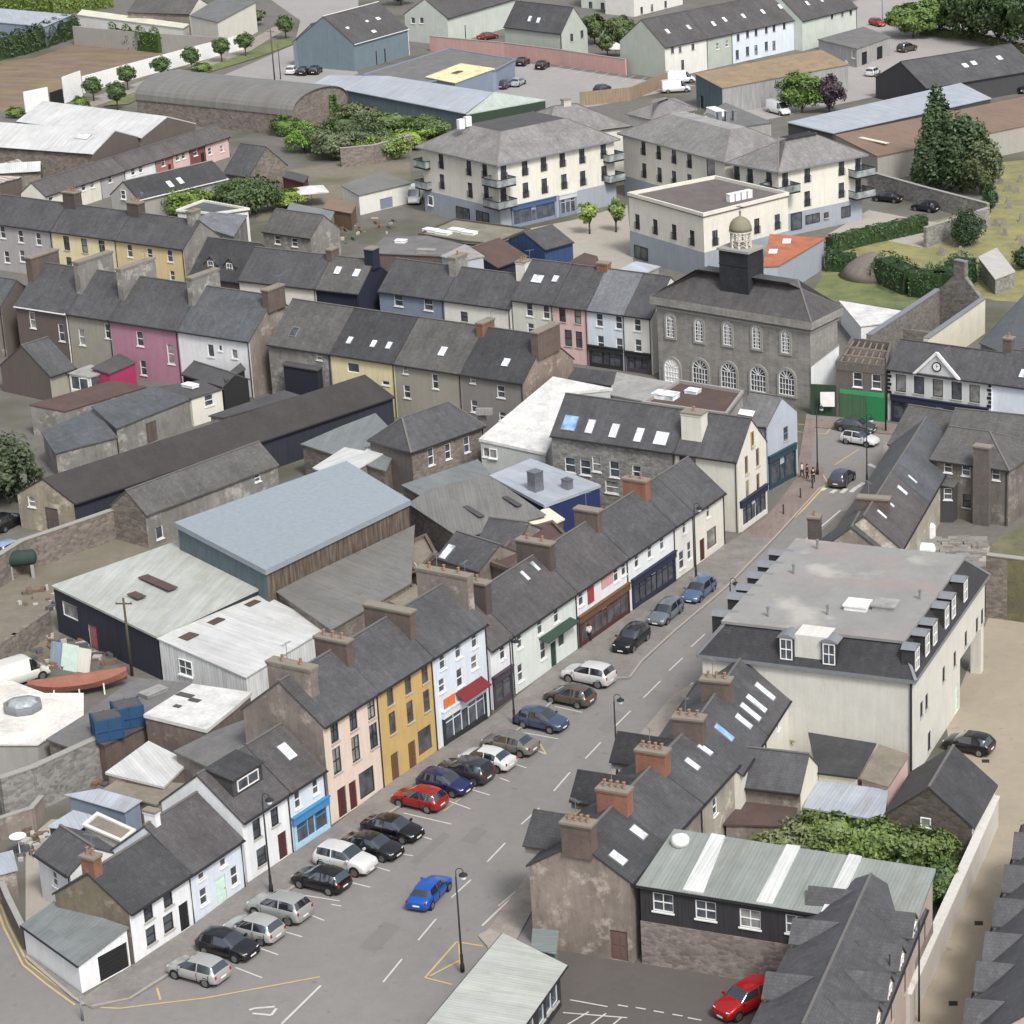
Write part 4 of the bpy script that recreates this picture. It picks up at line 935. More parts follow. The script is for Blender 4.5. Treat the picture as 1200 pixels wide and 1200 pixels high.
row((378, 850), (569, 729), 8.3, (414, 747), [
    (442, 'terraced_house', 'peach pink three-storey house with dark framed sash windows and an arched maroon door', dict(wall='peach', side='old', roof='slate', cat='house',
      op=[('f', 392, 856, .95, 1.9, 'm', 'dkm'), ('f', 414, 842, .95, 1.9, 'm', 'dkm'), ('f', 435, 828, .95, 1.9, 'm', 'dkm'), ('f', 395, 891, 1.0, 2.1, 'm', 'dkm'), ('f', 417, 877, 1.0, 2.1, 'm', 'dkm'), ('f', 438, 862, 1.0, 2.0, 'm', 'dkm'),
          ('f', 401, 936, 1.05, 2.4, 'D', 'dred'), ('f', 414, 931, .9, 2.3, 'D', 'dred'), ('f', 430, 917, 1.9, 2.2, 's', 'dkm')], ch=[(344, 800, .9, 4.0, .9, 'old', 2), (408, 752, .8, 3.0, 1.0, 'brickd', 3)])),
    (506, 'terraced_house', 'mustard yellow three-storey house with brown doors between the peach and pale blue fronts', dict(wall='yellow', roof='slate',
      op=[('f', 457, 813, .85, 1.8, 'w', 'brownp'), ('f', 478, 800, .85, 1.8, 'w', 'brownp'), ('f', 497.6, 787, .85, 1.8, 'w', 'brownp'), ('f', 460, 847, .85, 1.8, 'w', 'brownp'), ('f', 480.6, 834, .85, 1.8, 'w', 'brownp'), ('f', 500, 821, .85, 1.8, 'w', 'brownp'),
          ('f', 463, 893, 1.0, 2.3, 'D', 'brownp'), ('f', 483, 880, .95, 2.3, 'D', 'brownp'), ('f', 498, 867, 1.8, 2.1, 's', 'brownp')], ch=[(470, 722, .8, 4.4, .8, 'brickd', 0)])),
    (569, 'terraced_house', 'pale blue three-storey shop house with a red canopy and an orange sign', dict(wall='skyw', roof='slate', cat='shop',
      op=[('f', 518.6, 774, .85, 1.5, 'w'), ('f', 537, 761, .85, 1.5, 'w'), ('f', 556, 749, .85, 1.5, 'w'), ('f', 539, 794, .85, 1.6, 'w'), ('f', 556, 776, .9, 1.2, 'w'), ('f', 518, 803, .85, 1.2, 'w'), ('f', 526, 822, 1.5, .9, 'P', 'orangep'), ('f', 549, 806, 3.8, .6, 'W', 'red')], sf=[('f', (520, 874), (570, 843), 3.1, 'dkm', 's', 'skyw')],
      ch=[(531, 690, .8, 5.0, 1.1, 'old', 3)]))], pitch=38)
W2 = row((574, 761), (848, 576), 5.5, (704, 601), [
    (600, 'terraced_house', 'narrow white two-storey house with a dark purple shopfront', dict(wall='white', roof='slatepr', op=[('f', 589, 763, .8, 1.5, 'w')], sf=[('f', (577, 838), (601, 822), 2.9, 'dpurp')], cat='shop', ch=[(583, 690, .9, 3.6, 1.5, 'darkbrick', 2)])),
    (675, 'terraced_house', 'mint green and white two-storey shop with a long dark green canopy', dict(wall='mint', roof='slatep', cat='shop', op=[('f', 609, 750, .8, 1.5, 'w'), ('f', 632.7, 733, .8, 1.6, 'w'), ('f', 652, 719.5, .8, 1.6, 'w'), ('f', 610, 788, .8, 1.6, 'w'), ('f', 636.7, 762, .9, 1.6, 'w'), ('f', 658, 746, 1.1, 1.8, 's', 'mintp'), ('f', 648.7, 763, .9, 2.3, 'D', 'dgreen'), ('f', 650, 737, 5.2, .25, 'W', 'dgreen')],
      sky=[(615, 675, .5, 1.1), (627, 664, .5, 1.1)], ch=[(636, 655, .9, 3.4, 1.3, 'darkbrick', 2)])),
    (735, 'pub', 'white two-storey pub with a brown shopfront and red banners on its upper floor', dict(wall='white', roof='slatep', cat='pub', op=[('f', 681, 697, .85, 1.6, 'w'), ('f', 722, 669, .85, 1.6, 'w'), ('f', 731, 663, .8, 1.5, 'w'), ('f', 691.5, 690, 1.0, 1.9, 'P', 'redb'), ('f', 711, 678, 2.0, 1.3, 'P', 'redcream')], sf=[('f', (677, 757), (737, 716), 3.0, 'dred', 's', 'brownp')], ch=[(695, 610, .9, 2.4, 1.2, 'brickd', 0)])),
    (790, 'terraced_house', 'white two-storey shop with a dark navy and blue shopfront', dict(wall='white', roof='slate', cat='shop', op=[('f', 746.4, 656, .8, 1.5, 'w'), ('f', 761.6, 645, .8, 1.5, 'w'), ('f', 776, 635, .8, 1.5, 'w')], sf=[('f', (741, 713), (791, 682), 3.0, 'navyp', 's', 'navyp')], ch=[(752, 575, .9, 2.4, 1.2, 'brickr', 2)])),
    (812, 'terraced_house', 'narrow pale peach two-storey house left of the dark lamp post', dict(wall='ivory', roof='slate', op=[('f', 802, 617, .7, 1.4, 'w'), ('f', 799, 656, 1.0, 1.8, 'w'), ('f', 808, 645, .8, 1.8, 'w')])),
    (848, 'terraced_house', 'cream two-storey end house with a maroon shop window and door', dict(wall='cream', roof='slate', cat='shop', op=[('f', 830, 598, .7, 1.4, 'w'), ('f', 834, 630, 1.9, 1.9, 's', 'dred'), ('f', 823, 642, .95, 2.2, 'D', 'dred')]))], pitch=38)
# cream corner gable and its grey stone rear range
row((646, 508), (864, 539), 7.6, (881, 491), [
    (791, 'stone_range', 'grey stone range with five roof lights behind the cream corner gable', dict(wall='stoneg', roof='slate', cat='building', op=[('f', 668, 545, 1.2, 1.6, 'w'), ('f', 686, 548, 1.2, 1.6, 'w'), ('f', 699, 544, 1.0, 1.6, 'w'), ('f', 720, 550, 1.1, 1.7, 'w'), ('f', 746, 553, 1.0, 1.3, 'w'), ('f', 717, 571, 1.5, 1.3, 'w')],
      sky=[(668, 496, 1.6, 1.7, BLUEP), (692, 500, .9, 1.6), (720, 505, .9, 1.6), (749, 510, .9, 1.6), (775, 514, 1.5, 1.5)])),
    (864, 'gabled_building', 'cream gabled corner building with tall narrow windows and a navy ground floor shop', dict(wall='cream', roof='slate', cat='building',
      op=[('f', 800, 539, .8, 1.4, 'w', 'brownp'), ('f', 811, 541, .8, 1.4, 'w', 'brownp'), ('b', 875, 545, .75, 1.9, 'p', 'goldp'), ('b', 888, 536, .75, 1.9, 'p', 'goldp'), ('b', 876, 573, .75, 1.8, 'p', 'goldp'), ('b', 888.5, 565, .75, 1.8, 'p', 'goldp'), ('b', 881, 514, .55, 1.5, 'p', 'goldp')],
      sf=[('b', (868, 627), (898, 605), 3.1, 'cream', 's', 'navyp')], ch=[(823, 510, 2.2, 1.4, .6, 'cream', 1, -1.6)]))], common=dict(S=(898, 516)))
gable('corner_shop', 'pale lavender gabled corner shop with a dark teal shopfront', (862, 493), (899, 499), 7.0, S=(934, 481), R=(913, 465), wall='lilac', roof='slatel', cat='shop', sf=[('b', (901, 578), (932, 561), 3.6, 'dteal', 's', 'dteal')], op=[('b', 921, 508, .9, 1.5, 'w', 'lead')], sky=[(875, 484, 1.9, .8)])
slab('flat_roofed_building', 'brown flat-roofed range between the town hall and the cream corner gable', [(795, 448, 6.5), (872, 461, 6.5), (852, 488, 6.5), (752, 474, 6.5)], 'grey', 'brownroof', 'building', parapet=.35, box=[(812, 460, 6.5, 1.4, 1.2, .3, 'roof_light', GLASS_SKYREFL), (780, 466, 6.5, 2.6, 1.6, .5, 'roof_light', GLASS_SKYREFL)])
slab('fibre_cement_shed', 'pale fibre cement roof just behind the stone range with five roof lights', [(723, 436, 5), (787, 448, 5), (765, 472, 4.4), (713, 462, 4.4)], 'grey', 'feltl', 'shed')
slab('low_range', 'low dark slate range behind the white sloping roof', [(655, 428, 5), (722, 436, 5.6), (718, 452, 4.6), (644, 441, 4.2)], 'stoneg', 'slate', 'outbuilding')
slab('white_roofed_hall', 'long white membrane-roofed hall beside the grey rear gables', [(561, 514, 5.2), (640, 531, 4.6), (650, 508, 4.6), (664, 460, 5.0), (718, 455, 5.2), (648, 441, 5.6)], 'paleg', 'membw', 'hall', op=[(0, 570, 523, .9, 1.0, 'p'), (0, 578, 525, .9, 1.0, 'p')], th=.3, over=.12)
# ---------------------------------------------------------------- sheds behind the west terrace
slab('warehouse', 'pale blue-roofed warehouse with rust streaked open slats on its street side', [(204, 612, 7.6), (311, 668, 6.9), (481, 586, 6.9), (406, 540, 7.6)], 'tealclad', 'sheetb', 'warehouse', th=.5, over=.2, walls2={1: 'rustyclad'}, op=[])
slab('storage_shed', 'navy-clad shed with a dull white-green corrugated roof beside the yard', [(60, 686, 4.5), (183, 746, 4.1), (309, 687, 4.6), (206, 634, 5.0)], 'navyclad', 'corrg', 'shed', th=.2, over=.12, op=[(0, 82, 716, 2.4, 1.4, 'p'), (0, 108, 735, 1.3, 2.2, 'D', 'redbr')], box=[(185, 683, 4.75, 4.6, .9, .02, 'roof_light', 'brownroof'), (160, 698, 4.65, 1.6, .8, .02, 'roof_light', 'brownroof')])
slab('storage_shed', 'white sheet-metal shed with a bright white roof next to the navy-clad shed', [(184, 748, 4.0), (288, 794, 2.9), (385, 735, 2.9), (301, 692, 4.0)], 'whiteclad', 'corrw', 'shed', th=.12, over=.1, op=[(0, 218, 779, 1.6, 1.4, 'm')],
     box=[(x, y, 3.8, 1.3, 1.0, .02, 'roof_light', 'brownroof') for x, y in ((208, 739), (221, 746), (238, 722), (252, 728), (282, 701), (294, 707))])
slab('shed', 'grey fibre cement lean-to roof along the slatted side of the warehouse', [(322, 692, 4.4), (388, 738, 3.6), (482, 683, 3.6), (486, 615, 4.6)], 'stoneb', 'fibre', 'shed', th=.12, ang=0)
slab('shed', 'broad grey fibre cement roof between the warehouse and the terrace', [(478, 590, 4.4), (540, 631, 4.1), (640, 603, 4.2), (572, 556, 4.8), (505, 572, 4.8)], 'stoneb', 'fibre', 'shed', th=.12, box=[(555, 600, 4.4, 3.4, .5, .05, 'roof_light', 'feltd'), (600, 588, 4.5, 3.0, .5, .05, 'roof_light', 'feltd')])
slab('flat_roof', 'weathered green-grey flat roof below the three-window stone house', [(470, 568, 4.2), (498, 584, 4.2), (575, 555, 4.2), (560, 538, 4.2)], 'stoneb', 'fibreg', 'outbuilding')
slab('outbuilding', 'pale blue-white roofed outbuilding with a metal duct and royal blue side', [(573, 557, 4.9), (638, 592, 4.4), (704, 568, 4.4), (622, 537, 4.9)], 'royal', 'corrlb', 'outbuilding', th=.3, over=.1, box=[(628, 574, 4.6, 1.1, 1.1, 1.9, 'duct', 'steel'), (665, 572, 4.5, .9, .7, .9, 'fan_unit', 'steel')])
slab('canopy_roof', 'cream corrugated canopy behind the dark brick chimney stack', [(604, 611, 4.0), (632, 622, 3.6), (662, 608, 3.6), (642, 594, 4.0)], 'brownw', 'corrcr', 'canopy')
gable('rear_range', 'slate rear range with one roof light between the brick party walls', (512, 652), (562, 668), 5.2, R=(545, 626), pitch=32, wall='old', roof='slate', cat='outbuilding', sky=[(524, 647, .9, 1.7)], pipe=False)
gable('rear_range', 'plain dark slate range at the back of the mint green shop', (560, 634), (606, 640), 5.4, R=(550, 604), pitch=30, wall='old', roof='slate', cat='outbuilding', pipe=False)
slab('flat_roof', 'brown stained flat roof behind the white terrace chimney stacks', [(575, 662, 5.4), (596, 670, 5.4), (626, 650, 5.4), (600, 632, 5.4)], 'brickd', 'brownroof', 'outbuilding', parapet=.3)
slab('flat_roof', 'small brown flat roof left of the red brick chimney', [(600, 625, 5.3), (640, 640, 5.3), (664, 628, 5.3), (648, 612, 5.3)], 'brickd', 'brownroof', 'outbuilding', parapet=.25)
slab('yard_roof', 'small pinkish flat roof with a brick edge behind the pale blue shop house', [(446, 655, 3.2), (490, 672, 3.2), (512, 650, 3.2), (500, 628, 3.2), (472, 640, 3.2)], 'brickd', 'feltb', 'outbuilding', parapet=.3)
slab('outhouse', 'tiny outhouse with a white sheet roof and brick walls behind the mustard yellow house', [(450, 702, 3.0), (472, 712, 3.0), (500, 696, 3.0), (486, 684, 3.0)], 'brickd', 'feltb', 'outbuilding')
# ---------------------------------------------------------------- yards behind the near cottages
slab('flat_roof', 'bright white flat roof with dark patches on a brown walled block', [(168, 837, 4.8), (242, 855, 4.8), (277, 827, 4.8), (295, 811, 4.8), (225, 801, 4.8)], 'oldbr', 'membw', 'outbuilding', th=.3, over=.1, box=[(217, 815, 4.8, 1.4, .5, .02, 'patch', 'feltd'), (228, 821, 4.8, .9, .4, .02, 'patch', 'feltd'), (208, 828, 4.8, .5, .3, .02, 'patch', 'feltd')])
slab('outbuilding', 'grey lean-to roof between the white flat roof and the large dormer house', [(203, 880, 4.0), (246, 900, 4.2), (334, 846, 5.6), (300, 838, 5.0), (252, 856, 4.4)], 'old', 'felt', 'outbuilding')
slab('lean_to', 'white sloping lean-to roof with black scuffs in the yard', [(123, 905, 3.2), (192, 922, 2.8), (222, 892, 3.0), (174, 868, 3.6)], 'old', 'corrw', 'outbuilding', th=.2)
slab('lean_to', 'low tan felt roof beside the white lean-to', [(120, 925, 2.4), (183, 943, 2.4), (216, 918, 2.6), (140, 912, 2.6)], 'old', 'feltb', 'outbuilding')
slab('canopy_roof', 'translucent pale sheet canopy on posts above a blue-grey wall', [(75, 931, 2.6), (146, 952, 2.4), (167, 938, 2.6), (116, 924, 2.8)], 'bluegrey', 'corrlb', 'canopy', th=.06)
slab('canopy_roof', 'lilac sheet canopy nearest the dark slate rear extension', [(54, 969, 2.6), (92, 974, 2.5), (112, 956, 2.6), (86, 949, 2.7)], 'feltbw', 'corrlb', 'canopy', th=.06)
slab('yard_shelter', 'open timber yard shelter with a white sheet infill roof', [(96, 968, 2.5), (142, 988, 2.5), (160, 974, 2.6), (114, 953, 2.6)], 'ivory', 'feltb', 'shelter', th=.08, parapet=.15)
slab('felt_roofed_shed', 'long grey felt roof carrying a round pale cover beside the blue tanks', [(54, 866, 3.4), (82, 876, 3.4), (170, 836, 3.6), (226, 800, 3.8), (158, 794, 3.8), (98, 838, 3.5)], 'stoneb', 'felt', 'shed', box=[(180, 812, 3.75, 2.0, 1.1, .2, 'cover', 'feltl')])
slab('tank_platform', 'brown brick tank stand under two blue water tanks', [(98, 864, 3.4), (122, 873, 3.4), (174, 849, 3.4), (150, 842, 3.4)], 'brickd', 'feltd', 'platform')
for (x, y, l) in ((127, 862, 'blue square water tank on the brown stand, nearer the stone yard wall'), (151, 848, 'blue square water tank on the brown stand, beside the white flat roof')):
    c = G(x, y, 3.45); t = root('water_tank', l, 'water tank', c, .5, 'blue water tanks on the brick stand'); g = Geo(); g.box(-1.05, 1.05, -.95, .95, 0, 1.75); [g.box(sx - .06, sx + .06, sy - .06, sy + .06, 0, 1.8) for sx in (-1.05, 0, 1.05) for sy in (-.95, .95)]; g.box(-1.12, 1.12, -1.02, 1.02, .8, .92); g.build('tank', 'tankb', t); Geo().box(-.95, .95, -.85, .85, 1.75, 1.8).build('lid', 'feltd', t)
slab('workshop', 'white flat-roofed workshop at the left edge with an octagonal roof light', [(-24, 792, 3.2), (-24, 872, 3.2), (44, 872, 3.0), (98, 838, 3.0), (98, 812, 3.0), (52, 812, 3.2), (12, 797, 3.2)], 'grey', 'feltw2', 'workshop', ang=1)
c = G(27, 830, 3.25); o = root('roof_light', 'grey octagonal roof light on the white workshop roof at the left edge', 'roof light', c); Geo().lathe([(1.55, 0), (1.55, .35), (1.5, .5)], n=8).build('kerb', 'lead', o); Geo().lathe([(1.4, .45), (.9, .72), (.05, .82)], n=8).build('dome', 'glassg', o, True)
c = G(92, 806, .5); o = root('covered_boat', 'rust red covered boat hull laid up in the cluttered yard', 'boat', c, math.radians(heading((60, 806), (130, 796)))); g = Geo(); rs = []
for i in range(13):
    t = i / 12 * 2 - 1; wd = 1.25 * max(.02, 1 - abs(t) ** 2.6) ; zz = .25 * t * t; rs.append([(t * 4, -wd, .75 + zz), (t * 4, -wd * .8, .2 + zz), (t * 4, 0, -.2 + zz * 1.5), (t * 4, wd * .8, .2 + zz), (t * 4, wd, .75 + zz), (t * 4, 0, 1.25 + zz * .3)])
for a_, b_ in zip(rs, rs[1:]):
    for j in range(6): g.quad(a_[j], b_[j], b_[(j + 1) % 6], a_[(j + 1) % 6])
g.build('hull', 'rustred', o, True); pg = Geo(); [pg.box(x - .06, x + .06, s * 1.0 - .06, s * 1.0 + .06, -.5, .5) for x in (-2, 0, 2) for s in (-1, 1)]; pg.build('cradle', 'wtrim', o)
wallline('yard_wall', 'high grey stone yard wall running up from the left edge below the workshop', [(6, 962), (46, 948), (122, 912)], 3.6, .5, 'stoneg')
wallline('yard_wall', 'old stone yard wall behind the stored panels and the caravan', [(-30, 800), (20, 770), (60, 742)], 2.2, .4, 'stoneb', cap=None)
wallline('yard_wall', 'mossy stone wall below the long black roof with a tank on it', [(-20, 700), (30, 668), (88, 648), (150, 626)], 3.0, .5, 'stoneb')
wallline('yard_wall', 'low boundary wall of the side lane at the near left corner', [(-6, 1030), (12, 1075), (30, 1112)], 1.7, .3, 'brownw')
wallline('yard_wall', 'short grey wall behind the light blue shed roof', [(0, 985), (40, 972), (52, 958)], 1.8, .3, 'old')
slab('shed', 'small open shed with a light blue roof at the left edge', [(-12, 1003, 2.5), (-8, 1027, 2.4), (21, 1019, 2.4), (15, 996, 2.5)], 'old', 'corrlb', 'shed', th=.08)
# propane tank
c = G(27, 676, 0); t = root('oil_tank', 'dark green round-ended oil tank on a concrete stand by the mossy wall', 'oil tank', c, .3)
g = Geo(); g.lathe([(.15, -1.45), (.55, -1.35), (.75, -1.1), (.75, 1.1), (.55, 1.35), (.15, 1.45)], n=14); g.v = [(z, y, x + 1.9) for x, y, z in g.v]; g.build('tank', 'tankg', t, True); Geo().box(-1.1, -.8, -.6, .6, 0, 1.3).box(.8, 1.1, -.6, .6, 0, 1.3).build('stand', 'gtrim', t); PAL
# white van-like horsebox / caravan in yard
car('van', (216, 214, 206), 22, 800, 'white old van with side windows parked in the cluttered yard', heading((0, 806), (50, 790)))
for i, (x, y, w, h, col, lab) in enumerate(((66, 782, 1.5, 2.2, 'bluepanel', 'pale blue panel leaning on the navy-clad shed'), (80, 786, 1.7, 2.3, 'mintp', 'mint white panel leaning on the navy-clad shed'), (96, 788, 1.5, 2.1, 'cream', 'cream panel leaning on the navy-clad shed'))):
    c = G(x, y, 0); o = Geo().box(-w / 2, w / 2, 0, .08, 0, h).build('leaning_panel', col, loc=c, rz=-.4); o.rotation_euler = (-.3, 0, -.4); tag(o, lab, 'panel', 'panels leaning on the navy shed')
pole(155, 792, 7.2, 'leaning wooden utility pole in front of the navy-clad shed', .14)
# ---------------------------------------------------------------- mid-left backlands
gable('long_shed', 'very long shed with a black roof running across the backlands', (86, 589), (460, 464), 3.6, R=(50, 561), S=(20, 578), send='a', wall='navyclad', side='creamst', roof='blackroof', cat='shed', ridge=None, op=[('a', 37, 588, .9, 1.1, 'w'), ('a', 60, 600, 1.6, 2.6, 'D', 'woodd')], pipe=False)
gable('stone_barn', 'grey slated barn with a pale side wall in front of the long black roof', (170, 602), (325, 543), 3.6, R=(143, 577), wall='oldg', side='stoneb', roof='slateg', cat='barn', op=[('f', 187, 624, .9, 1.3, 'p'), ('f', 302, 560, .8, .8, 'w')], pipe=False, gutter=None)
gable('stone_house', 'grey slated stone house with three tall white framed windows above the flat roofs', (482, 528), (566, 498), 5.0, R=(500, 480), wall='stoneb', side='brickst', roof='slate', hipa=.6, hipb=.6, op=[('f', 505, 535, .8, 1.9, 'w'), ('f', 525, 529, .8, 1.7, 'w'), ('f', 547, 521, .8, 1.7, 'w')])
slab('outbuilding', 'low stone outbuilding with a cream coped grey roof in front of the long black shed', [(352, 520, 3.6), (452, 552, 3.4), (470, 515, 3.8), (440, 484, 4.4), (398, 500, 4.2)], 'stoneb', 'fibreg', 'outbuilding', ang=0)
slab('lean_to', 'white sheet roof behind the pale blue warehouse roof', [(366, 548, 3.4), (398, 562, 3.4), (452, 530, 3.8), (410, 520, 3.8)], 'old', 'corrw', 'outbuilding')
gable('slate_outhouse', 'small slated outhouse with a brown gable below the dark rear houses', (58, 440), (88, 430), 3.2, R=(22, 406), pitch=36, wall='greybeige', side='brownw', roof='slate', cat='outbuilding')
slab('long_outbuilding', 'long brown-roofed outbuilding with pale walls and white trim', [(34, 474, 3.6), (76, 482, 3.0), (172, 453, 3.0), (130, 446, 3.6)], 'oldg', 'brownroof', 'outbuilding', over=.06)
slab('outbuilding', 'low blue-grey slated outbuilding nearest the big left bush', [(48, 506, 3.6), (64, 531, 2.8), (138, 512, 2.8), (110, 479, 3.8)], 'oldg', 'slateb', 'outbuilding')
slab('outbuilding', 'blue-grey slated outbuilding with a wooden gate behind the long black shed', [(107, 476, 4.4), (136, 502, 3.2), (224, 467, 3.2), (182, 452, 4.4)], 'oldg', 'slateb', 'outbuilding', op=[(1, 178, 507, 1.6, 2.3, 'D', 'woodd')])
slab('extension', 'grey-roofed cream extension with one window and a white roof box', [(180, 454, 3.6), (224, 467, 3.3), (262, 455, 3.3), (236, 445, 3.6)], 'cream', 'feltd', 'extension', op=[(1, 245, 469, 1.2, 1.3, 'w')], box=[(223, 453, 3.55, 1.7, 1.0, .25, 'roof_box', 'wtrim')])
slab('extension', 'hot pink extension with a dark flat roof behind the pink house', [(107, 431, 3.4), (128, 438, 3.0), (160, 424, 3.2), (140, 414, 3.4)], 'hotpink', 'feltd', 'extension')
slab('conservatory', 'white framed conservatory at the end of the hot pink extension', [(78, 437, 2.9), (105, 442, 2.7), (128, 434, 2.9), (106, 427, 3.1)], 'whiteclad', 'feltl', 'conservatory', th=.1, op=[(0, 87, 448, 1.5, 1.6, 's'), (0, 99, 451, 1.2, 1.6, 's'), (1, 115, 443, 2.2, 1.3, 's')])
gable('extension', 'black-walled slated rear extension on the white house', (214, 437), (262, 452), 3.6, R=(232, 425), pitch=30, wall='black', roof='feltd', cat='extension', op=[('f', 251, 446, 1.1, 1.3, 'm'), ('f', 237, 440, 1.2, 1.1, 'p')], pipe=False)
slab('extension', 'plain black cube extension at the corner of the white house', [(262, 441, 4.2), (264, 446, 4.2), (288, 432, 4.2), (282, 425, 4.2)], 'black', 'feltd', 'extension')
slab('extension', 'dark navy flat-roofed extension below the grey roof with one roof light', [(330, 427, 4.6), (372, 434, 4.6), (382, 427, 4.6), (345, 416, 4.6)], 'navy', 'feltd', 'extension')
slab('alley_roof', 'narrow grey felt alley roof along the long black shed', [(244, 487, 2.8), (262, 489, 2.8), (352, 463, 2.8), (333, 457, 2.8)], 'oldg', 'feltd', 'outbuilding')
# ---------------------------------------------------------------- middle terrace seen from the rear
gable('terraced_house', 'grey slated house at the left edge with a tall brown gable wall', (-70, 346), (1, 358), 6.4, R=(22, 329), rend='b', wall='old', side='brownw', roof='slateb', pitch=40)
row((18, 357), (292, 399), 6.8, (260, 338), [
    (79, 'terraced_house', 'dark brown rear of a terraced house with white downpipes', dict(wall='brownw', roof='slate', gutter='wtrim', op=[('f', 38, 375, .9, 2.0, 'w'), ('f', 72, 390, .9, 2.1, 'w')], ch=[(47, 314, .9, 4.6, 1.2, 'brickd', 0)])),
    (129, 'terraced_house', 'grey-beige rear of a terraced house between the brown and pink houses', dict(wall='greybeige', roof='slate', op=[('f', 96, 395, .9, 2.0, 'w'), ('f', 126, 388, .8, 1.8, 'w')], ch=[(100, 318, .8, 5.8, 1.7, 'oldg', 0)])),
    (208, 'terraced_house', 'bright pink rear of a terraced house', dict(wall='pink', roof='slate', op=[('f', 164, 397, 1.0, 1.8, 'w'), ('f', 168, 431, .9, 1.8, 'w'), ('f', 200, 415, 1.0, 2.4, 'w')], ch=[(158, 328, .8, 5.8, 1.6, 'oldg', 0)])),
    (292, 'terraced_house', 'white rear of a terraced house with a brown end gable', dict(wall='white', side='old', roof='slateb', op=[('f', 247, 411, .9, 1.5, 'p'), ('f', 258, 408, .5, .7, 'p'), ('f', 275, 415, .8, 1.1, 'p')], ch=[(232, 340, .8, 4.8, 1.6, 'oldg', 0), (332, 350, .9, 3.0, 1.1, 'brickd', 0)]))], pitch=40)
row((314, 402), (613, 448), 6.4, (408, 360), [
    (387, 'terraced_house', 'grey-brown slated house with a single roof light next to the white house', dict(wall='oldg', roof='slateg', op=[('f', 374, 418, .8, .8, 'w')], sky=[(345, 389, 1.0, 1.3, GLASS)])),
    (462, 'terraced_house', 'pale yellow rear of a house with three small roof lights', dict(wall='ylw2', roof='slated', op=[('f', 414, 431, 1.6, 1.1, 's'), ('f', 452, 449, 1.0, .5, 'p')], sky=[(410, 399, .7, 1.0), (438, 403, .7, 1.0), (456, 405, .7, 1.0)])),
    (540, 'terraced_house', 'grey rendered rear of a house with a bright roof light and dark downpipes', dict(wall='greybeige', roof='slateg', op=[('f', 475, 434, .7, .8, 'w'), ('f', 510, 447, .8, 1.7, 'w'), ('f', 477, 459, .9, 1.5, 'w')], sky=[(519, 412, .9, 1.3)])),
    (613, 'terraced_house', 'grey-brown rear of the last house before the white membrane roof', dict(wall='greyd', side='oldbr2', roof='slated', op=[('f', 554, 445, .7, .8, 'w'), ('f', 587, 459, 1.0, 1.4, 'w'), ('f', 556, 476, .9, 1.4, 'w'), ('f', 589, 488, .9, 1.0, 'w')], sky=[(593, 425, .9, 1.1)], ch=[(652, 390, .9, 4.4, 1.0, 'brickd', 0), (564, 380, .8, 2.4, .8, 'brick', 0)])),
    ], pitch=40)
for i, (x, y) in enumerate(((562, 486), (572, 484), (566, 494))):
    pass
# ---------------------------------------------------------------- far terrace facing the camera
row((-40, 256), (215, 291), 6.6, (74, 238), [
    (60, 'terraced_house', 'grey-lilac fronted terraced house at the left edge', dict(wall='lgrey', roof='slate', op=[('f', 3, 272, .9, 1.7, 'w'), ('f', 24, 277, .9, 1.7, 'w'), ('f', 45, 280, .9, 1.7, 'w'), ('f', 8, 301, .9, 1.6, 'w'), ('f', 26, 300, .9, 1.6, 'w')])),
    (136, 'terraced_house', 'lemon yellow fronted terraced house with three tall dark windows', dict(wall='ylw2', roof='slate', op=[('f', 78, 285, 1.0, 1.9, 'w', 'dkm'), ('f', 99, 288, 1.0, 1.9, 'w', 'dkm'), ('f', 119.5, 290, 1.0, 1.9, 'w', 'dkm'), ('f', 81, 307, .9, 1.3, 'w', 'dkm')], ch=[(85, 236, 2.0, 1.4, 1.8, 'darkbrick', 4)])),
    (215, 'terraced_house', 'orange-yellow fronted terraced house with three white framed windows', dict(wall='ylw3', side='oldg', roof='slate', op=[('f', 152, 294, .9, 1.7, 'w'), ('f', 175.5, 298, .9, 1.6, 'w'), ('f', 199, 300, .9, 1.6, 'w'), ('f', 202, 323, .8, 1.3, 'w')], ch=[(157, 250, 1.9, 1.3, 1.5, 'darkbrick', 3), (228, 262, .8, 1.8, 1.4, 'oldg', 1)]))], pitch=40)
gable('slate_house', 'dark slated house with two small white dormers beside the orange-yellow house', (222, 322), (285, 330), 4.6, R=(240, 278), wall='brownw', roof='slated', pitch=42, cross=[(242, 322, 1.8, 2.4, 'f', -1.0, 1.4), (264, 325, 1.8, 2.4, 'f', -1.0, 1.4)])
row((280, 327), (420, 343), 6.0, (310, 291), [
    (370, 'terraced_house', 'dark slated house with a cream upper front behind the white house chimneys', dict(wall='cream', roof='slate', sky=[])),
    (420, 'terraced_house', 'navy blue slated house with two roof lights and a navy chimney', dict(wall='navyb', roof='slateg', sky=[(396, 317, .9, 1.2), (418, 320, .9, 1.2)], ch=[(443, 306, 1.2, 1.5, 1.6, 'navyb', 0), (388, 300, .8, 1.6, 1.0, 'brickd', 0)]))], pitch=38)
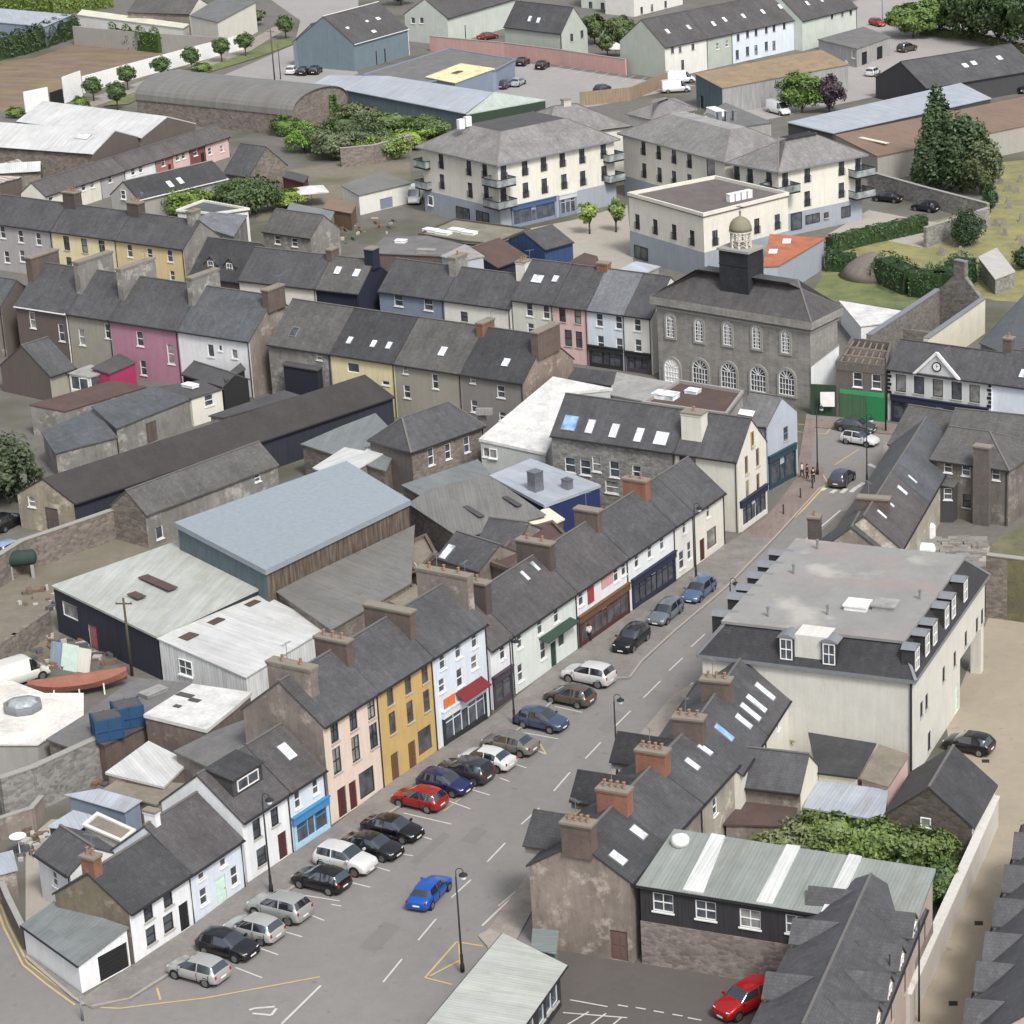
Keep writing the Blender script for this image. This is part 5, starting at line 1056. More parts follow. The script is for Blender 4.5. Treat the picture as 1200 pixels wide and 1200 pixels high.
row((444, 340), (598, 361), 5.8, (548, 314), [
    (520, 'terraced_house', 'blue-grey fronted terraced house', dict(wall='bluegrey', roof='slate', op=[('f', 467, 352, 1.3, 1.5, 'w'), ('f', 502, 357, 1.3, 1.5, 'w')], ch=[(537, 312, 1.0, 2.6, 1.5, 'oldg', 1)])),
    (598, 'terraced_house', 'white terraced house between the blue-grey and pale green fronts', dict(wall='ivory', roof='slate', op=[('f', 544, 371, 1.0, 1.2, 'w', 'dkm')], ch=[(620, 314, 1.3, 1.6, 1.9, 'cream', 3)]))], pitch=38)
row((600, 350), (763, 372), 7.0, (703, 314), [
    (648, 'terraced_house', 'pale green three-storey house with two roof lights', dict(wall='sagec', roof='slate', op=[('f', 620.5, 363, .9, 1.6, 'w'), ('f', 640, 366, .9, 1.6, 'w'), ('f', 622, 385, .9, 1.3, 'w')], sky=[(630, 327, 1.5, 1.2), (651, 327, .8, 1.0)])),
    (688, 'terraced_house', 'pale pink three-storey house with a red fronted ground floor', dict(wall='palepink', roof='slate', op=[('f', 659, 369, .9, 1.7, 'w', 'dred'), ('f', 677, 371, .9, 1.7, 'w', 'dkm'), ('f', 666, 396, 1.0, 2.0, 'w', 'dred'), ('f', 678.5, 398, .9, 2.0, 'w', 'dkm')], ch=[(712, 312, 1.4, 1.0, .8, 'brickr', 0)])),
    (732, 'terraced_house', 'pale blue-white three-storey house above a dark shopfront', dict(wall='skyw', roof='slatebl', cat='shop', op=[('f', 702.5, 375, .9, 1.6, 'w'), ('f', 725, 378, .9, 1.6, 'w'), ('f', 704, 402, .9, 1.8, 'w'), ('f', 726, 405, .9, 1.8, 'w')], sf=[('f', (692, 432), (731, 437), 2.6, 'dkm', 's', 'dkm')])),
    (763, 'terraced_house', 'cream three-storey house next to the grey stone town hall', dict(wall='ivory', roof='slate', cat='shop', op=[('f', 747, 381, .9, 1.5, 'w'), ('f', 748, 405, .9, 1.5, 'w')], sf=[('f', (733, 437), (763, 441), 2.5, 'dpurp', 's', 'dkm')]))], pitch=38)
# ---------------------------------------------------------------- town hall
rt, wl, (poly, inn, zs, W, emap, ro) = slab('town_hall', 'grey stone town hall with arched windows and a domed cupola on its hipped roof', [(761, 347, 10.2), (951, 378, 10.2), (988, 360, 10.2), (812, 333, 10.2)], 'ashlar', 'slatep', 'town hall', over=.5, rise=3.3, ins=4.4, th=.9, eave='ashlar',
    op=[(0, x, y, 1.1, 2.7, 'A') for x, y in ((786, 382), (819.5, 387), (853, 391), (887, 395), (921, 400))] + [(0, 788, 434, 2.1, 2.9, 'B', 'wtrim')] + [(0, x, y, 2.1, 3.0, 'B') for x, y in ((821, 436), (854.5, 440), (889, 444), (922.5, 448))], ang=0)
def zat(p, y):
    lo, hi = 0, 40
    for _ in range(40):
        m = (lo + hi) / 2
        if proj((p[0], p[1], m))[1] > y: lo = m
        else: hi = m
    return lo
A_, B_ = G(761, 347, 10.2), G(951, 378, 10.2); C_ = G(988, 360, 10.2); D_ = G(812, 333, 10.2); cen = (A_ + B_ + C_ + D_) / 4
t0 = min((abs(proj(cen + (B_ - A_).normalized() * (k / 10.) + Vector((0, 0, 3)))[0] - 869), k) for k in range(-60, 60))[1]
tc = cen + (B_ - A_).normalized() * (t0 / 10.); ztop = zat(tc, 289); lc = W.inverted() @ Vector((tc.x, tc.y, 0))
g = Geo(); g.box(-1.95, 1.95, -1.6, 1.6, 11.0, ztop - .25); g.box(-2.0, 2.0, -1.65, 1.65, ztop - 1.9, ztop - 1.8)
dr = g.build('clock_drum', 'navyslate', rt, loc=(lc.x, lc.y, 0)); Geo().box(-2.15, 2.15, -1.8, 1.8, ztop - .25, ztop).build('platform', 'gtrim', dr)
cu = Geo(); r0 = 1.15
for i in range(8):
    a = math.pi / 4 * i + .39; x, y = r0 * math.cos(a), r0 * math.sin(a); cu.lathe([(.13, 0), (.13, .15), (.09, .2), (.09, 1.7), (.13, 1.8)], (x, y, ztop), 6)
    a2 = a + math.pi / 4; x2, y2 = r0 * math.cos(a2), r0 * math.sin(a2)
    for k in range(3): cu.bar((x, y, ztop + .1 + k * .55), (x2, y2, ztop + .62 + k * .55), .05, .05); cu.bar((x2, y2, ztop + .1 + k * .55), (x, y, ztop + .62 + k * .55), .05, .05)
cu.lathe([(1.35, 1.78), (1.35, 1.9), (1.2, 1.92)], (0, 0, ztop), 16)
cuo = cu.build('cupola', 'ivoryp', rt, loc=(lc.x, lc.y, 0)); Geo().lathe([(1.32, 1.9), (1.3, 2.3), (1.12, 2.8), (.8, 3.2), (.35, 3.45), (.12, 3.55), (.1, 3.9), (.16, 4.0), (.03, 4.2), (.03, 4.9)], (0, 0, ztop), 16).build('dome', 'copper', cuo, True)
Geo().bar((-.45, 0, ztop + 4.6), (.5, 0, ztop + 4.6), .04, .1).build('weather_vane', 'dkm', cuo)
pf = inset(poly, .1); g = Geo(); q = [tuple(v) for v in inset(poly, .38)]
g.prism(q, 8.7, 8.95); g.build('string_course', 'gtrim', rt)
def band(info, rt, z0, z1, m, ops=(), over=.15, sf=()):
    poly, inn, zs, W, emap, ro = info; pp = inset(poly, over - .05); n = len(pp); w2 = Walls(rt, W, True); g = Geo(); by = {i: [] for i in range(n)}
    for o in ops: by[emap[o[0]]].append(o[1:])
    for i in range(n): w2.face(g, pp[i], pp[(i + 1) % n], z0, z1, z1, by[i])
    g.add([(p[0], p[1], z1) for p in pp], [tuple(range(n))]); g.build('ground_floor', m, rt); w2.place()
    for s_ in sf: i = emap[s_[0]]; shopfront(w2, pp[i], pp[(i + 1) % n], *s_[1:])
def balcony(rt, W, wp, z, sx, sy, glass='railg'):
    l = W.inverted() @ Vector((wp[0], wp[1], 0)); g = Geo().box(-sx, sx, -sy, sy, 0, .22); o = g.build('balcony', 'dkm', rt, loc=(l.x, l.y, z))
    r = Geo()
    for s in (-1, 1): r.box(-sx, sx, s * sy - .03, s * sy + .03, .25, 1.2); r.box(s * sx - .03, s * sx + .03, -sy + .05, sy - .05, .25, 1.2)
    r.build('railing', glass, o); h = Geo()
    for s in (-1, 1): h.box(-sx - .04, sx + .04, s * sy - .05, s * sy + .05, 1.2, 1.28); h.box(s * sx - .05, s * sx + .05, -sy + .06, sy - .06, 1.2, 1.28)
    h.build('handrail', 'dkm', o); return o
# ---------------------------------------------------------------- apartment blocks
za = 9.7; L_, C0, R_ = G(486, 172, za), G(582, 194, za), G(727, 163, za); Bk = L_ + R_ - C0; Bk.z = za
FRW = [(517, 188), (549.5, 196)]; 
ops = [(0, x, y, 1.05, 2.2, 'fr', 'dkm') for x, y in ((517, 189), (549.5, 197), (568, 199), (518, 213), (551, 223), (570, 227))] + [(1, x, y, 1.05, 2.2, 'fr', 'dkm') for x, y in ((590, 198), (615, 197), (637, 192), (659, 187), (682, 183), (707, 177), (590, 228), (616, 223), (638, 218), (661, 213), (683, 209), (708, 203))]
rt, wl, info = slab('apartment_block', 'cream three-storey apartment block with corner balconies and shops on its blue-grey ground floor', [(L_), (C0), (R_), (Bk)], 'cream', 'slatew', 'apartment block', over=.7, rise=3.2, ins=5.5, th=.22, op=ops, top='feltd', ridge='slatewp')
band(info, rt, 0, 3.3, 'gband', [(0, 543, 250, 3.0, 1.8, 's', 'dkm'), (0, 566, 256, 2.8, 2.0, 's', 'dkm'), (0, 505, 235, 1.2, 1.4, 'p')], .7, sf=[(1, (600, 267), (652, 262), 3.2, 'bluegp', 's', 'bluep2'), (1, (656, 260), (676, 255), 3.2, 'bluegp', 's', 'gtrimp')])
W = info[3]
for z in (3.5, 6.6):
    balcony(rt, W, C0.lerp(Bk, .03).xy, z, 1.7, 1.7); balcony(rt, W, L_.lerp(R_, .055).xy, z, 1.4, 1.4); balcony(rt, W, R_.lerp(L_, .06).xy, z, 1.5, 1.7)
g = Geo(); wi = W.inverted()
for (x, y) in ((540, 146), (548, 143)): p = wi @ G(x, y, 13.4); g.box(p.x - .5, p.x + .5, p.y - .3, p.y + .3, 12.8, 14.2)
g.build('roof_vent', 'wtrim', rt)
gable('roof_annexe', 'lower grey hipped annexe behind the left apartment block', (640, 160), (739, 147), 9.0, R=(655, 124), hipa=.7, hipb=.9, wall='cream', roof='slatew', pitch=24, cat='apartment block', pipe=False, ch=[(664, 134, 1.2, 1.0, .9, 'feltl2', 0)])
L2, M2, C2, R2 = G(723, 156, 9.6), G(848, 190, 9.6), G(912, 202, 9.6), G(1018, 181, 9.6)
opA = [(0, x, y, 1.05, 2.2, 'fr', 'dkm') for x, y in ((754, 173), (772, 178), (790, 183), (808, 187), (755, 200), (773, 205), (790, 209), (808, 213))] + [(0, 833, 197, 2.0, 2.6, 's', 'dkm')]
dA = (M2 - L2).normalized(); nA = Vector((-dA.y, dA.x, 0)); wA = 14
rt, wl, info = slab('apartment_block', 'long cream wing of the right-hand apartment block behind the cream flat-roofed corner building', [L2, M2, M2 + nA * wA, L2 + nA * wA], 'cream', 'slatew', 'apartment block', over=.6, rise=3.0, ins=5.6, th=.22, op=opA, top='feltl', ridge='slatewp')
band(info, rt, 0, 3.2, 'gband', [], .6)
c_ = M2 * .3 + C2 * .1; dB = (C2 - M2).normalized()
opB = [(0, x, y, 1.05, 2.2, 'fr', 'dkm') for x, y in ((859, 200), (879, 204), (901, 206))] + [(1, x, y, 1.05, 2.2, 'fr', 'dkm') for x, y in ((920, 207), (946, 205), (986, 195), (1010, 192), (946, 233), (986, 223), (1010, 218))]
M2b = M2 + (M2 - C2).normalized() * -.4 + Vector((0, 0, 0)); Bk2 = M2b + R2 - C2
rt, wl, info = slab('apartment_block', 'right-hand cream apartment block with a blue-grey ground floor and a dark sunken roof well', [M2b, C2, R2, Bk2], 'cream', 'slatew', 'apartment block', over=.7, rise=3.4, ins=5.6, th=.24, op=opB, top='dkm', ridge='slatewp')
band(info, rt, 0, 3.2, 'gband', [(1, 933, 259, 2.0, 2.4, 's', 'dkm'), (1, 952, 256, 2.6, 1.3, 's', 'dkm'), (1, 968, 252, .8, .8, 'p', 'dkm'), (1, 991, 248, 1.7, 1.6, 's', 'dkm')], .7)
for z in (3.5, 6.6): balcony(rt, info[3], R2.lerp(M2b, .08).xy, z, 1.8, 1.8)
balcony(rt, info[3], C2.lerp(Bk2, .04).xy, 6.6, 2.1, 1.9)
slab('plant_roof', 'low flat roof with vents and white roof boxes between the apartment wings', [(812, 141, 8.6), (845, 152, 8.6), (905, 143, 8.6), (850, 120, 8.6)], 'greyclad', 'felt', 'roof deck', box=[(839, 134, 8.6, 4.0, 1.5, .8, 'roof_box', 'wtrim'), (826, 144, 8.6, 2.2, 1.3, .7, 'roof_box', 'wtrim')] + [(843 + i * 9, 143 - i, 8.6, .7, .6, 1.5, 'vent', 'lead') for i in range(3)])
slab('annexe', 'pale grey hipped annexe left of the apartment roof boxes', [(732, 133, 7.5), (762, 140, 7.5), (818, 128, 7.5), (790, 114, 7.5)], 'ivory', 'slatew', 'building', over=.5, rise=1.8, ins=4.5, ridge='slatewp')
opF = [(0, x, y, 1.0, 2.1, 'fr', 'dkm') for x, y in ((747, 260), (768, 266), (790, 272), (811, 279))] + [(1, x, y, 1.0, 2.1, 'fr', 'dkm') for x, y in ((838, 279), (887, 265), (911, 260))]
rt, wl, info = slab('flat_roofed_block', 'cream flat-roofed corner block with tall windows behind the town hall', [(735, 229, 8.6), (824, 254, 8.6), (925, 229, 8.6), (838, 209, 8.6)], 'cream', 'feltbr', 'building', parapet=.45, op=opF, box=[(856 + i * 7, 236 - i * 1.5, 8.6, .8, .8, 1.0, 'fan_unit', 'wtrim') for i in range(4)])
band(info, rt, 0, 3.7, 'gband', [(0, 752, 305, 3.0, 1.8, 's', 'dkm')], .15)
slab('workshop', 'orange-roofed workshop with grey walls beside the hedged lawn', [(893, 312, 4.6), (913, 311, 4.4), (967, 279, 4.2), (902, 274, 4.8)], 'gband', 'orange', 'workshop', box=[(922, 283, 4.6, 2.2, 1.0, .04, 'roof_light', 'wtrim'), (906, 295, 4.6, 2.0, 1.0, .04, 'roof_light', 'wtrim')], op=[])
# ---------------------------------------------------------------- behind the far terrace
slab('flat_roofed_shop', 'olive grey flat-roofed range with a row of white roof lights', [(490, 275, 4.6), (544, 284, 4.6), (578, 287, 4.6), (622, 269, 4.6), (532, 257, 4.6)], 'feltbr2', 'feltol', 'building', parapet=.2, box=[(505 + i * 15, 271 + (i % 2) * 3, 4.6, 2.0, 1.2, .3, 'roof_light', 'wtrim') for i in range(4)])
gable('store', 'brown-roofed store behind the cream chimney', (582, 313), (618, 300), 4.0, R=(560, 288), pitch=22, wall='navyb', roof='brownroof', cat='store', pipe=False)
gable('blue_shed', 'royal blue walled shed with a dark slate roof beside the sandy square', (638, 292), (671, 283), 4.2, R=(624, 270), pitch=24, wall='bluewall', side='bluewall', roof='slate', cat='shed', pipe=False)
slab('flat_roof', 'pinkish felt roof behind the blue-grey fronted house', [(430, 296, 5), (520, 300, 5), (560, 290, 5), (500, 276, 5), (450, 278, 5)], 'brickd', 'felt', 'outbuilding', box=[(470, 284, 5, 1.4, 1.0, .3, 'roof_light', 'wtrim'), (500, 296, 5, 2.4, 1.0, .4, 'roof_box', 'feltl')])
slab('flat_roof', 'cream edged pale roof with a low grey gable behind the white terraced house', [(516, 300, 6.0), (536, 306, 6.0), (568, 300, 6.0), (545, 286, 6.0)], 'lilac', 'feltl', 'outbuilding')
slab('lean_to', 'pale metal lean-to roof behind the town hall row', [(720, 318, 4.2), (752, 322, 3.4), (774, 312, 3.4), (745, 306, 4.2)], 'grey', 'corrlb', 'outbuilding')
slab('low_roof', 'brown hipped low roof edging the sandy square', [(660, 310, 4), (705, 316, 4), (700, 300, 4.6), (685, 296, 4.6)], 'stoneb', 'brownroof', 'outbuilding')
slab('shed', 'long grey-roofed shed with cream walls beside the delivery van', [(399, 217, 3.4), (420, 229, 3.0), (483, 214, 3.0), (446, 201, 3.4)], 'ivory', 'fibre', 'shed', op=[(1, 452, 226, 2.4, 1.6, 'g', 'bluegp')])
gable('stone_house', 'grey slated house with a grey gable behind the dark dormered house', (308, 270), (364, 278), 4.4, R=(296, 241), rend='a', wall='oldg', roof='slateg', pitch=38, pipe=False, op=[('f', 345, 284, 1.0, 1.2, 'w'), ('f', 325, 281, 1.0, 1.2, 'w')])
slab('annexe', 'lavender slated annexe between the yellow house and the grey gable', [(222, 262, 5.2), (274, 277, 4.4), (290, 252, 4.6), (246, 248, 5.6)], 'oldg', 'slatebl', 'annexe')
slab('annexe', 'flat roof with a white coping below the big round bush', [(206, 248, 4.8), (250, 252, 4.8), (293, 246, 4.8), (238, 236, 4.8)], 'ivory', 'slateb', 'annexe', parapet=.3)
slab('shed', 'small green-grey roofed shed left of the parasol', [(336, 246, 3.2), (388, 258, 3.2), (392, 248, 3.2), (340, 237, 3.2)], 'oldg', 'fibreg', 'shed')
slab('shed', 'maroon walled garden shed above the white parasol', [(330, 207, 2.8), (356, 214, 2.8), (362, 206, 2.8), (338, 200, 2.8)], 'redsh', 'feltd', 'shed')
slab('garden_room', 'rust brown timber lean-to right of the white parasol', [(378, 244, 2.6), (412, 250, 2.6), (418, 238, 2.6), (386, 232, 2.6)], 'wood', 'browncorr', 'shed')
gable('stone_cottage', 'small stone gabled ruin with an ivy clad chimney by the pink cottages', (262, 202), (292, 206), 3.2, R=(280, 168), pitch=40, wall='stoneb', side='stoneb', roof='slate', cat='ruin', pipe=False, gutter=None)
# low cottages
row((52, 229), (268, 159.5), 3.3, (200, 163), [
    (118, 'cottage', 'cream single-storey cottage at the lower end of the curved cottage row', dict(wall='cream', roof='slatebrn', op=[('f', 60, 235, .9, 1.1, 'w'), ('f', 98, 218, .9, 1.1, 'w'), ('f', 108, 215, .9, 1.1, 'w')])),
    (146, 'cottage', 'pale grey cottage beside the white slated gable', dict(wall='lgrey', roof='slatebrn', op=[('f', 129, 207, .9, 1.2, 'w')])),
    (182, 'cottage', 'white cottage with two dark windows in the curved row', dict(wall='white', roof='slatebrn', op=[('f', 156, 201, .9, 1.1, 'w'), ('f', 165, 198, .9, 1.1, 'w')])),
    (202, 'cottage', 'salmon red cottage in the curved row', dict(wall='salmon', roof='slatebrn', op=[('f', 191, 188, .9, 1.3, 'w'), ('f', 198, 187, .8, 1.9, 'D', 'dred')])),
    (222, 'cottage', 'white and pink cottage with small paned windows', dict(wall='palepink', roof='slatebrn', op=[('f', 208, 184, .9, 1.1, 'w'), ('f', 215, 182, .9, 1.1, 'w')])),
    (240, 'cottage', 'dark red cottage with a black doorway', dict(wall='salmon2', roof='slatebrn', op=[('f', 229, 178, 1.0, 1.2, 'w'), ('f', 237, 178, .9, 2.0, 'D', 'blackp')])),
    (268, 'cottage', 'pink and white cottage at the top end of the row', dict(wall='palepink', roof='slatebrn', op=[('f', 246, 177, .9, 1.1, 'w'), ('f', 260, 174, .9, 1.1, 'w')]))], pitch=32)
gable('slate_bungalow', 'blue-black slated bungalow with a white edged gable and two roof lights', (162, 233), (266, 208), 3.4, R=(143, 213), S=(130, 227), send='a', wall='grey', side='greyrend', roof='slated', ridge='gtrim', gutter='wtrim', op=[('a', 145, 228, 1.0, 1.3, 'w')], sky=[(199, 216, .9, 1.3), (211, 212, .9, 1.3)])
# white-roofed industrial sheds top left
for (A, B, R, S, lab) in (((20, 142), (166, 161), (190, 136), None, 'white-roofed industrial shed with a brown gable below the hoarding'), ((-40, 169), (109, 180), (134, 153), None, 'white-roofed industrial shed with a square roof light'), ((-60, 206), (47, 200), (88, 187), None, 'white-roofed shed at the left edge next to the orange striped roof')):
    gable('industrial_shed', lab, A, B, 5.0 if A[1] < 200 else 4.0, R=R, pitch=20, wall='stoneb', side='brownw', roof='corrw', cat='shed', rend='b', pipe=False, sky=[(98, 160, 2.2, 1.6)] if B[0] == 109 else [], ridge=None)
slab('lean_to', 'lean-to with an orange and white striped sheet roof at the left edge', [(-20, 214, 3.6), (0, 214, 3.4), (40, 203, 3.2), (22, 186, 4.0), (-20, 198, 4.0)], 'brownw', 'striped', 'outbuilding')
# barrel-roofed shed
A1, B1, S1 = G(160, 116, 3.6), G(342, 135, 3.6), G(418, 117, 3.6); u = (B1 - A1).normalized(); nn = Vector((-u.y, u.x, 0)); D1 = (S1 - B1).dot(nn); Lb = (B1 - A1).length
o = root('barrel_roofed_shed', 'large grey barrel-roofed shed with an ivy grown end wall', 'shed', (A1.x, A1.y, 0), math.atan2(u.y, u.x))
rise = zat(((B1 + S1) / 2), 103) - 3.6; ns = 16; r = Geo(); prof = []
for i in range(ns + 1): a = math.pi * (1 - i / ns); prof.append((D1 / 2 + D1 / 2 * math.cos(a) * 1.02, 3.6 + rise * math.sin(a) ** .8))
for i in range(ns):
    (y0, z0_), (y1, z1_) = prof[i], prof[i + 1]; r.quad((-.3, y0, z0_), (Lb + .3, y0, z0_), (Lb + .3, y1, z1_), (-.3, y1, z1_)); r.quad((-.3, y0, z0_ - .12), (-.3, y1, z1_ - .12), (Lb + .3, y1, z1_ - .12), (Lb + .3, y0, z0_ - .12))
    r.quad((Lb + .3, y0, z0_ - .12), (Lb + .3, y1, z1_ - .12), (Lb + .3, y1, z1_), (Lb + .3, y0, z0_)); r.quad((-.3, y1, z1_ - .12), (-.3, y0, z0_ - .12), (-.3, y0, z0_), (-.3, y1, z1_))
r.build('roof', 'fibre', o, True)
w = Geo(); w.quad((0, 0, 0), (Lb, 0, 0), (Lb, 0, 3.62), (0, 0, 3.62)); w.quad((Lb, D1, 0), (0, D1, 0), (0, D1, 3.62), (Lb, D1, 3.62))
for x in (0, Lb): w.add([(x, 0, 0), (x, D1, 0)] + [(x, y, z - .13) for y, z in prof[::-1]], [tuple(range(ns + 3))])
w.build('wall', 'stoneb', o)
# ---------------------------------------------------------------- top of the picture
gable('blue_house', 'blue-grey two-storey building with three white roof lights', (414, 51), (478, 33), 5.2, R=(380, 19), pitch=36, wall='teal', roof='slatep', gutter='wtrim', ridge='wtrim', sky=[(438, 37, 1.3, .8), (443, 22, 1.3, .8), (407, 33, 1.0, .6), (430, 25, 1.0, .6)], op=[('f', 441, 62, .5, 2.6, 'D', 'dkm'), ('f', 451, 60, .5, 2.6, 'D', 'dkm')])
gable('blue_wing', 'smaller blue-grey gabled wing in front of the blue-grey building', (389, 50), (408, 44), 4.6, S=(343, 49), send='a', R=(362, 29), wall='teal', roof='slate', gutter='wtrim')
gable('sage_house', 'pale green gable-ended building at the top centre-left', (524, 21), (610, -4), 5.4, S=(474, 16), send='a', R=(503, -3), wall='sagel', roof='slatep', op=[('a', 484, 24, 1.0, 1.2, 'p'), ('a', 494, 24, 1.0, 1.2, 'p'), ('f', 545, 30, .4, 3.0, 'D', 'dkm')])
gable('sage_house', 'pale green house with a white gable edge and two roof lights above the car park', (591, 30), (658, 38), 5.8, S=(688, 33), R=(675, 9), wall='sage', roof='slate', sky=[(621, 22, .8, 1.2), (631, 24, .8, 1.2)], op=[('b', 670, 44, .7, 1.4, 'p', 'dkm'), ('b', 682, 40, .7, 1.4, 'p', 'dkm')])
row((779, 55), (934, 22), 5.9, (807, 12), [
    (829, 'terraced_house', 'grey-green gable ended terrace house nearest the pink wall', dict(wall='ivory', side='sage', roof='slatep', sky=[(782, 37, .9, 1.2), (807, 32, .9, 1.2)], op=[('f', 788, 59, .8, 1.1, 'w', 'dkm'), ('f', 797, 58, .8, 1.1, 'w', 'dkm'), ('f', 812, 55, .8, 1.1, 'w', 'dkm'), ('f', 800, 76, .8, 1.8, 'w', 'dkm')])),
    (858, 'terraced_house', 'sage green fronted terrace house beside the white one', dict(wall='sage', roof='slatep', sky=[(836, 28, .9, 1.2), (849, 23, .9, 1.2)], op=[('f', 841, 54, .8, 1.2, 'w'), ('f', 852, 51, .8, 1.2, 'w')])),
    (934, 'terraced_house', 'long blue-white fronted terrace with many small dark windows', dict(wall='skyw', roof='slatep', sky=[(871, 19, .9, 1.2), (894, 14, .9, 1.2), (914, 8, .9, 1.2)], op=[('f', x, y, .8, 1.3, 'w', 'dkm') for x, y in ((865, 44), (876, 40), (886, 38), (898, 35), (907, 33), (919, 30))] + [('f', x, y, .9, 1.7, 'w', 'dkm') for x, y in ((864, 64), (876, 60), (886, 58), (898, 54), (907, 53))]))], pitch=36)
gable('terraced_house', 'pale green terrace end at the top right with dark pipes', (940, 24), (1004, 8), 5.9, R=(925, -12), wall='sagel', roof='slatep', sky=[(946, 4, .9, 1.2), (962, 0, .9, 1.2)], op=[('f', x, y, .8, 1.1, 'w', 'dkm') for x, y in ((975, 19), (987, 16), (997, 14))])
rt, wl, info = slab('market_hall', 'long pale blue-roofed shop hall with a white oval sign on its dark green gable', [(368, 98, 4.0), (545, 133, 3.6), (578, 108, 5.6), (455, 89, 5.6), (385, 88, 4.8)], 'tealclad', 'corrlb', 'hall', over=.3)
side_wing, _, _ = slab('side_wing', '',  [(546, 134, 3.6), (640, 117, 3.2), (600, 111, 4.6), (579, 108, 5.6)], 'dgreenp', 'corrgr2', 'x', over=.1)
for k_ in ('label', 'category'):
    if k_ in side_wing: del side_wing[k_]
bpy.context.view_layer.update(); side_wing.parent = rt; side_wing.matrix_parent_inverse = rt.matrix_world.inverted()
c = G(575, 121, 3.9); o = Geo().lathe([(1.0, -.05), (1.0, .05)], n=20); o.v = [(x * 2.1, z, y * .75) for x, y, z in o.v]; oo = o.build('oval_sign', 'wtrim', loc=c, rz=.75); tag(oo, 'white oval sign on the gable of the pale blue-roofed shop hall', 'sign')
slab('flat_roofed_store', 'low flat grey-roofed store beside the car park', [(424, 88, 3.8), (500, 97, 3.8), (582, 82, 3.8), (604, 70, 3.8), (526, 57, 3.8)], 'bluegrey', 'felt', 'store', parapet=.15)
slab('roof_section', 'cream yellow flat roof section of the store beside the car park', [(498, 90, 4.1), (533, 97, 4.1), (580, 80, 4.1), (540, 74, 4.1)], 'bluegrey', 'cyell', 'roof section', box=[(536, 85, 4.1, 2.4, 1.0, .06, 'moss_patch', 'feltbr2')])
wallline('pink_wall', 'long salmon pink garden wall behind the car park', [(505, 60), (592, 68), (655, 76), (734, 88)], 2.9, .35, 'pinkwall')
slab('warehouse', 'warehouse with a mossy tan roof and grey side wall behind two trees', [(814, 86, 5.8), (846, 103, 4.8), (995, 75, 4.8), (962, 58, 5.8)], 'greyclad', 'tanroof', 'warehouse', over=.15, walls2={0: 'tealclad'}, op=[(0, 822, 108, 1.2, 2.2, 'D', 'dkm')])
slab('garage_building', 'grey-white garage building with two black openings near the junction', [(958, 46, 3.8), (1004, 57, 3.6), (1044, 43, 3.6), (1012, 31, 3.8)], 'greyclad', 'felt', 'garage', op=[(1, 1013, 61, 2.2, 2.4, 'g', 'blackp'), (1, 1031, 57, 2.4, 2.4, 'g', 'blackp'), (0, 1000, 63, 1, 1.6, 'p')])
gable('slate_hall', 'dark slated hall with roof lights near the top right corner', (1085, 103), (1215, 81), 3.8, R=(1120, 62), pitch=28, wall='blackw', roof='slate', cat='hall', sky=[(1131, 77, 1.2, 1.2), (1141, 74, 1.2, 1.2), (1171, 68, 1.2, 1.2)], ridge='feltd')
gable('kiosk', 'small olive shed with a pale green gable beside the parked white car', (1034, 92), (1078, 104), 2.6, R=(1062, 74), pitch=24, wall='wood', side='sage', roof='felt', cat='shed', pipe=False)
slab('long_hall', 'long pale blue-roofed hall behind the tall conifers', [(922, 143, 4.6), (976, 156, 4.0), (1162, 115, 4.0), (1126, 97, 4.6)], 'blackw', 'corrlb', 'hall')
slab('long_hall', 'long rust-brown roofed hall behind the walled car park', [(978, 158, 5.0), (1028, 183, 4.2), (1225, 142, 4.2), (1200, 113, 5.0)], 'oldgw', 'browncorr', 'hall', box=[(1024, 165, 4.7, .8, 6.0, .05, 'roof_light', 'corrcr')])
gable('house', 'grey roofed bungalow with a cream gable at the top left', (150, 14), (222, 16), 4.2, R=(235, -2), pitch=24, wall='old', side='cream', roof='slateg', cat='house', pipe=False, ridge=None)
slab('cream_building', 'cream walled building with a chimney at the top left behind the pavement trees', [(222, 18, 6.0), (255, 26, 6.0), (300, 2, 6.0), (262, -6, 6.0)], 'cream', 'slatel', 'building')
slab('agricultural_shed', 'open grey-roofed shed at the top left edge', [(-20, 24, 4.6), (52, 31, 4.2), (84, 17, 4.6), (-20, 8, 5.2)], 'bluegrey', 'corrlb', 'shed')
slab('long_wall_building', 'long low white-roofed building at the top left behind the grey wall', [(90, 17, 3), (215, 33, 3), (222, 28, 3), (96, 11, 3)], 'ivory', 'corrcr', 'outbuilding')
# ---------------------------------------------------------------- right of the junction
G0 = [(980, 424), (1038, 429)]
GS_ = slab('green_shop', 'derelict brick building with a bright green shopfront and a broken open roof', [(979, 432, 5.6), (1038, 438, 5.6), (1046, 410, 5.6), (998, 404, 5.6)], 'brickst', 'timberroof', 'shop', parapet=.9, over=.05, op=[(0, 1005, 444, 1.1, 1.7, 'w'), (0, 1027, 446, 1.1, 1.7, 'w'), (0, 1010, 461, 5.2, .5, 'P', 'greenb'), (0, 1000, 477, 3.2, 3.0, 'P', 'greensh'), (0, 1026, 480, 2.2, 3.0, 'P', 'green')])
rt, wl, info = GS_
r_ = Geo(); pl = info[0]
for i in range(7):
    t = (i + .5) / 7; A0 = Vector(pl[0]).lerp(Vector(pl[1]), t); A1 = Vector(pl[3]).lerp(Vector(pl[2]), t); r_.bar((A0.x, A0.y, 6.2), (A1.x, A1.y, 6.2), .14, .16)
for t in (.3, .62): A0 = Vector(pl[0]).lerp(Vector(pl[3]), t); A1 = Vector(pl[1]).lerp(Vector(pl[2]), t); r_.bar((A0.x, A0.y, 6.4), (A1.x, A1.y, 6.4), .14, .16)
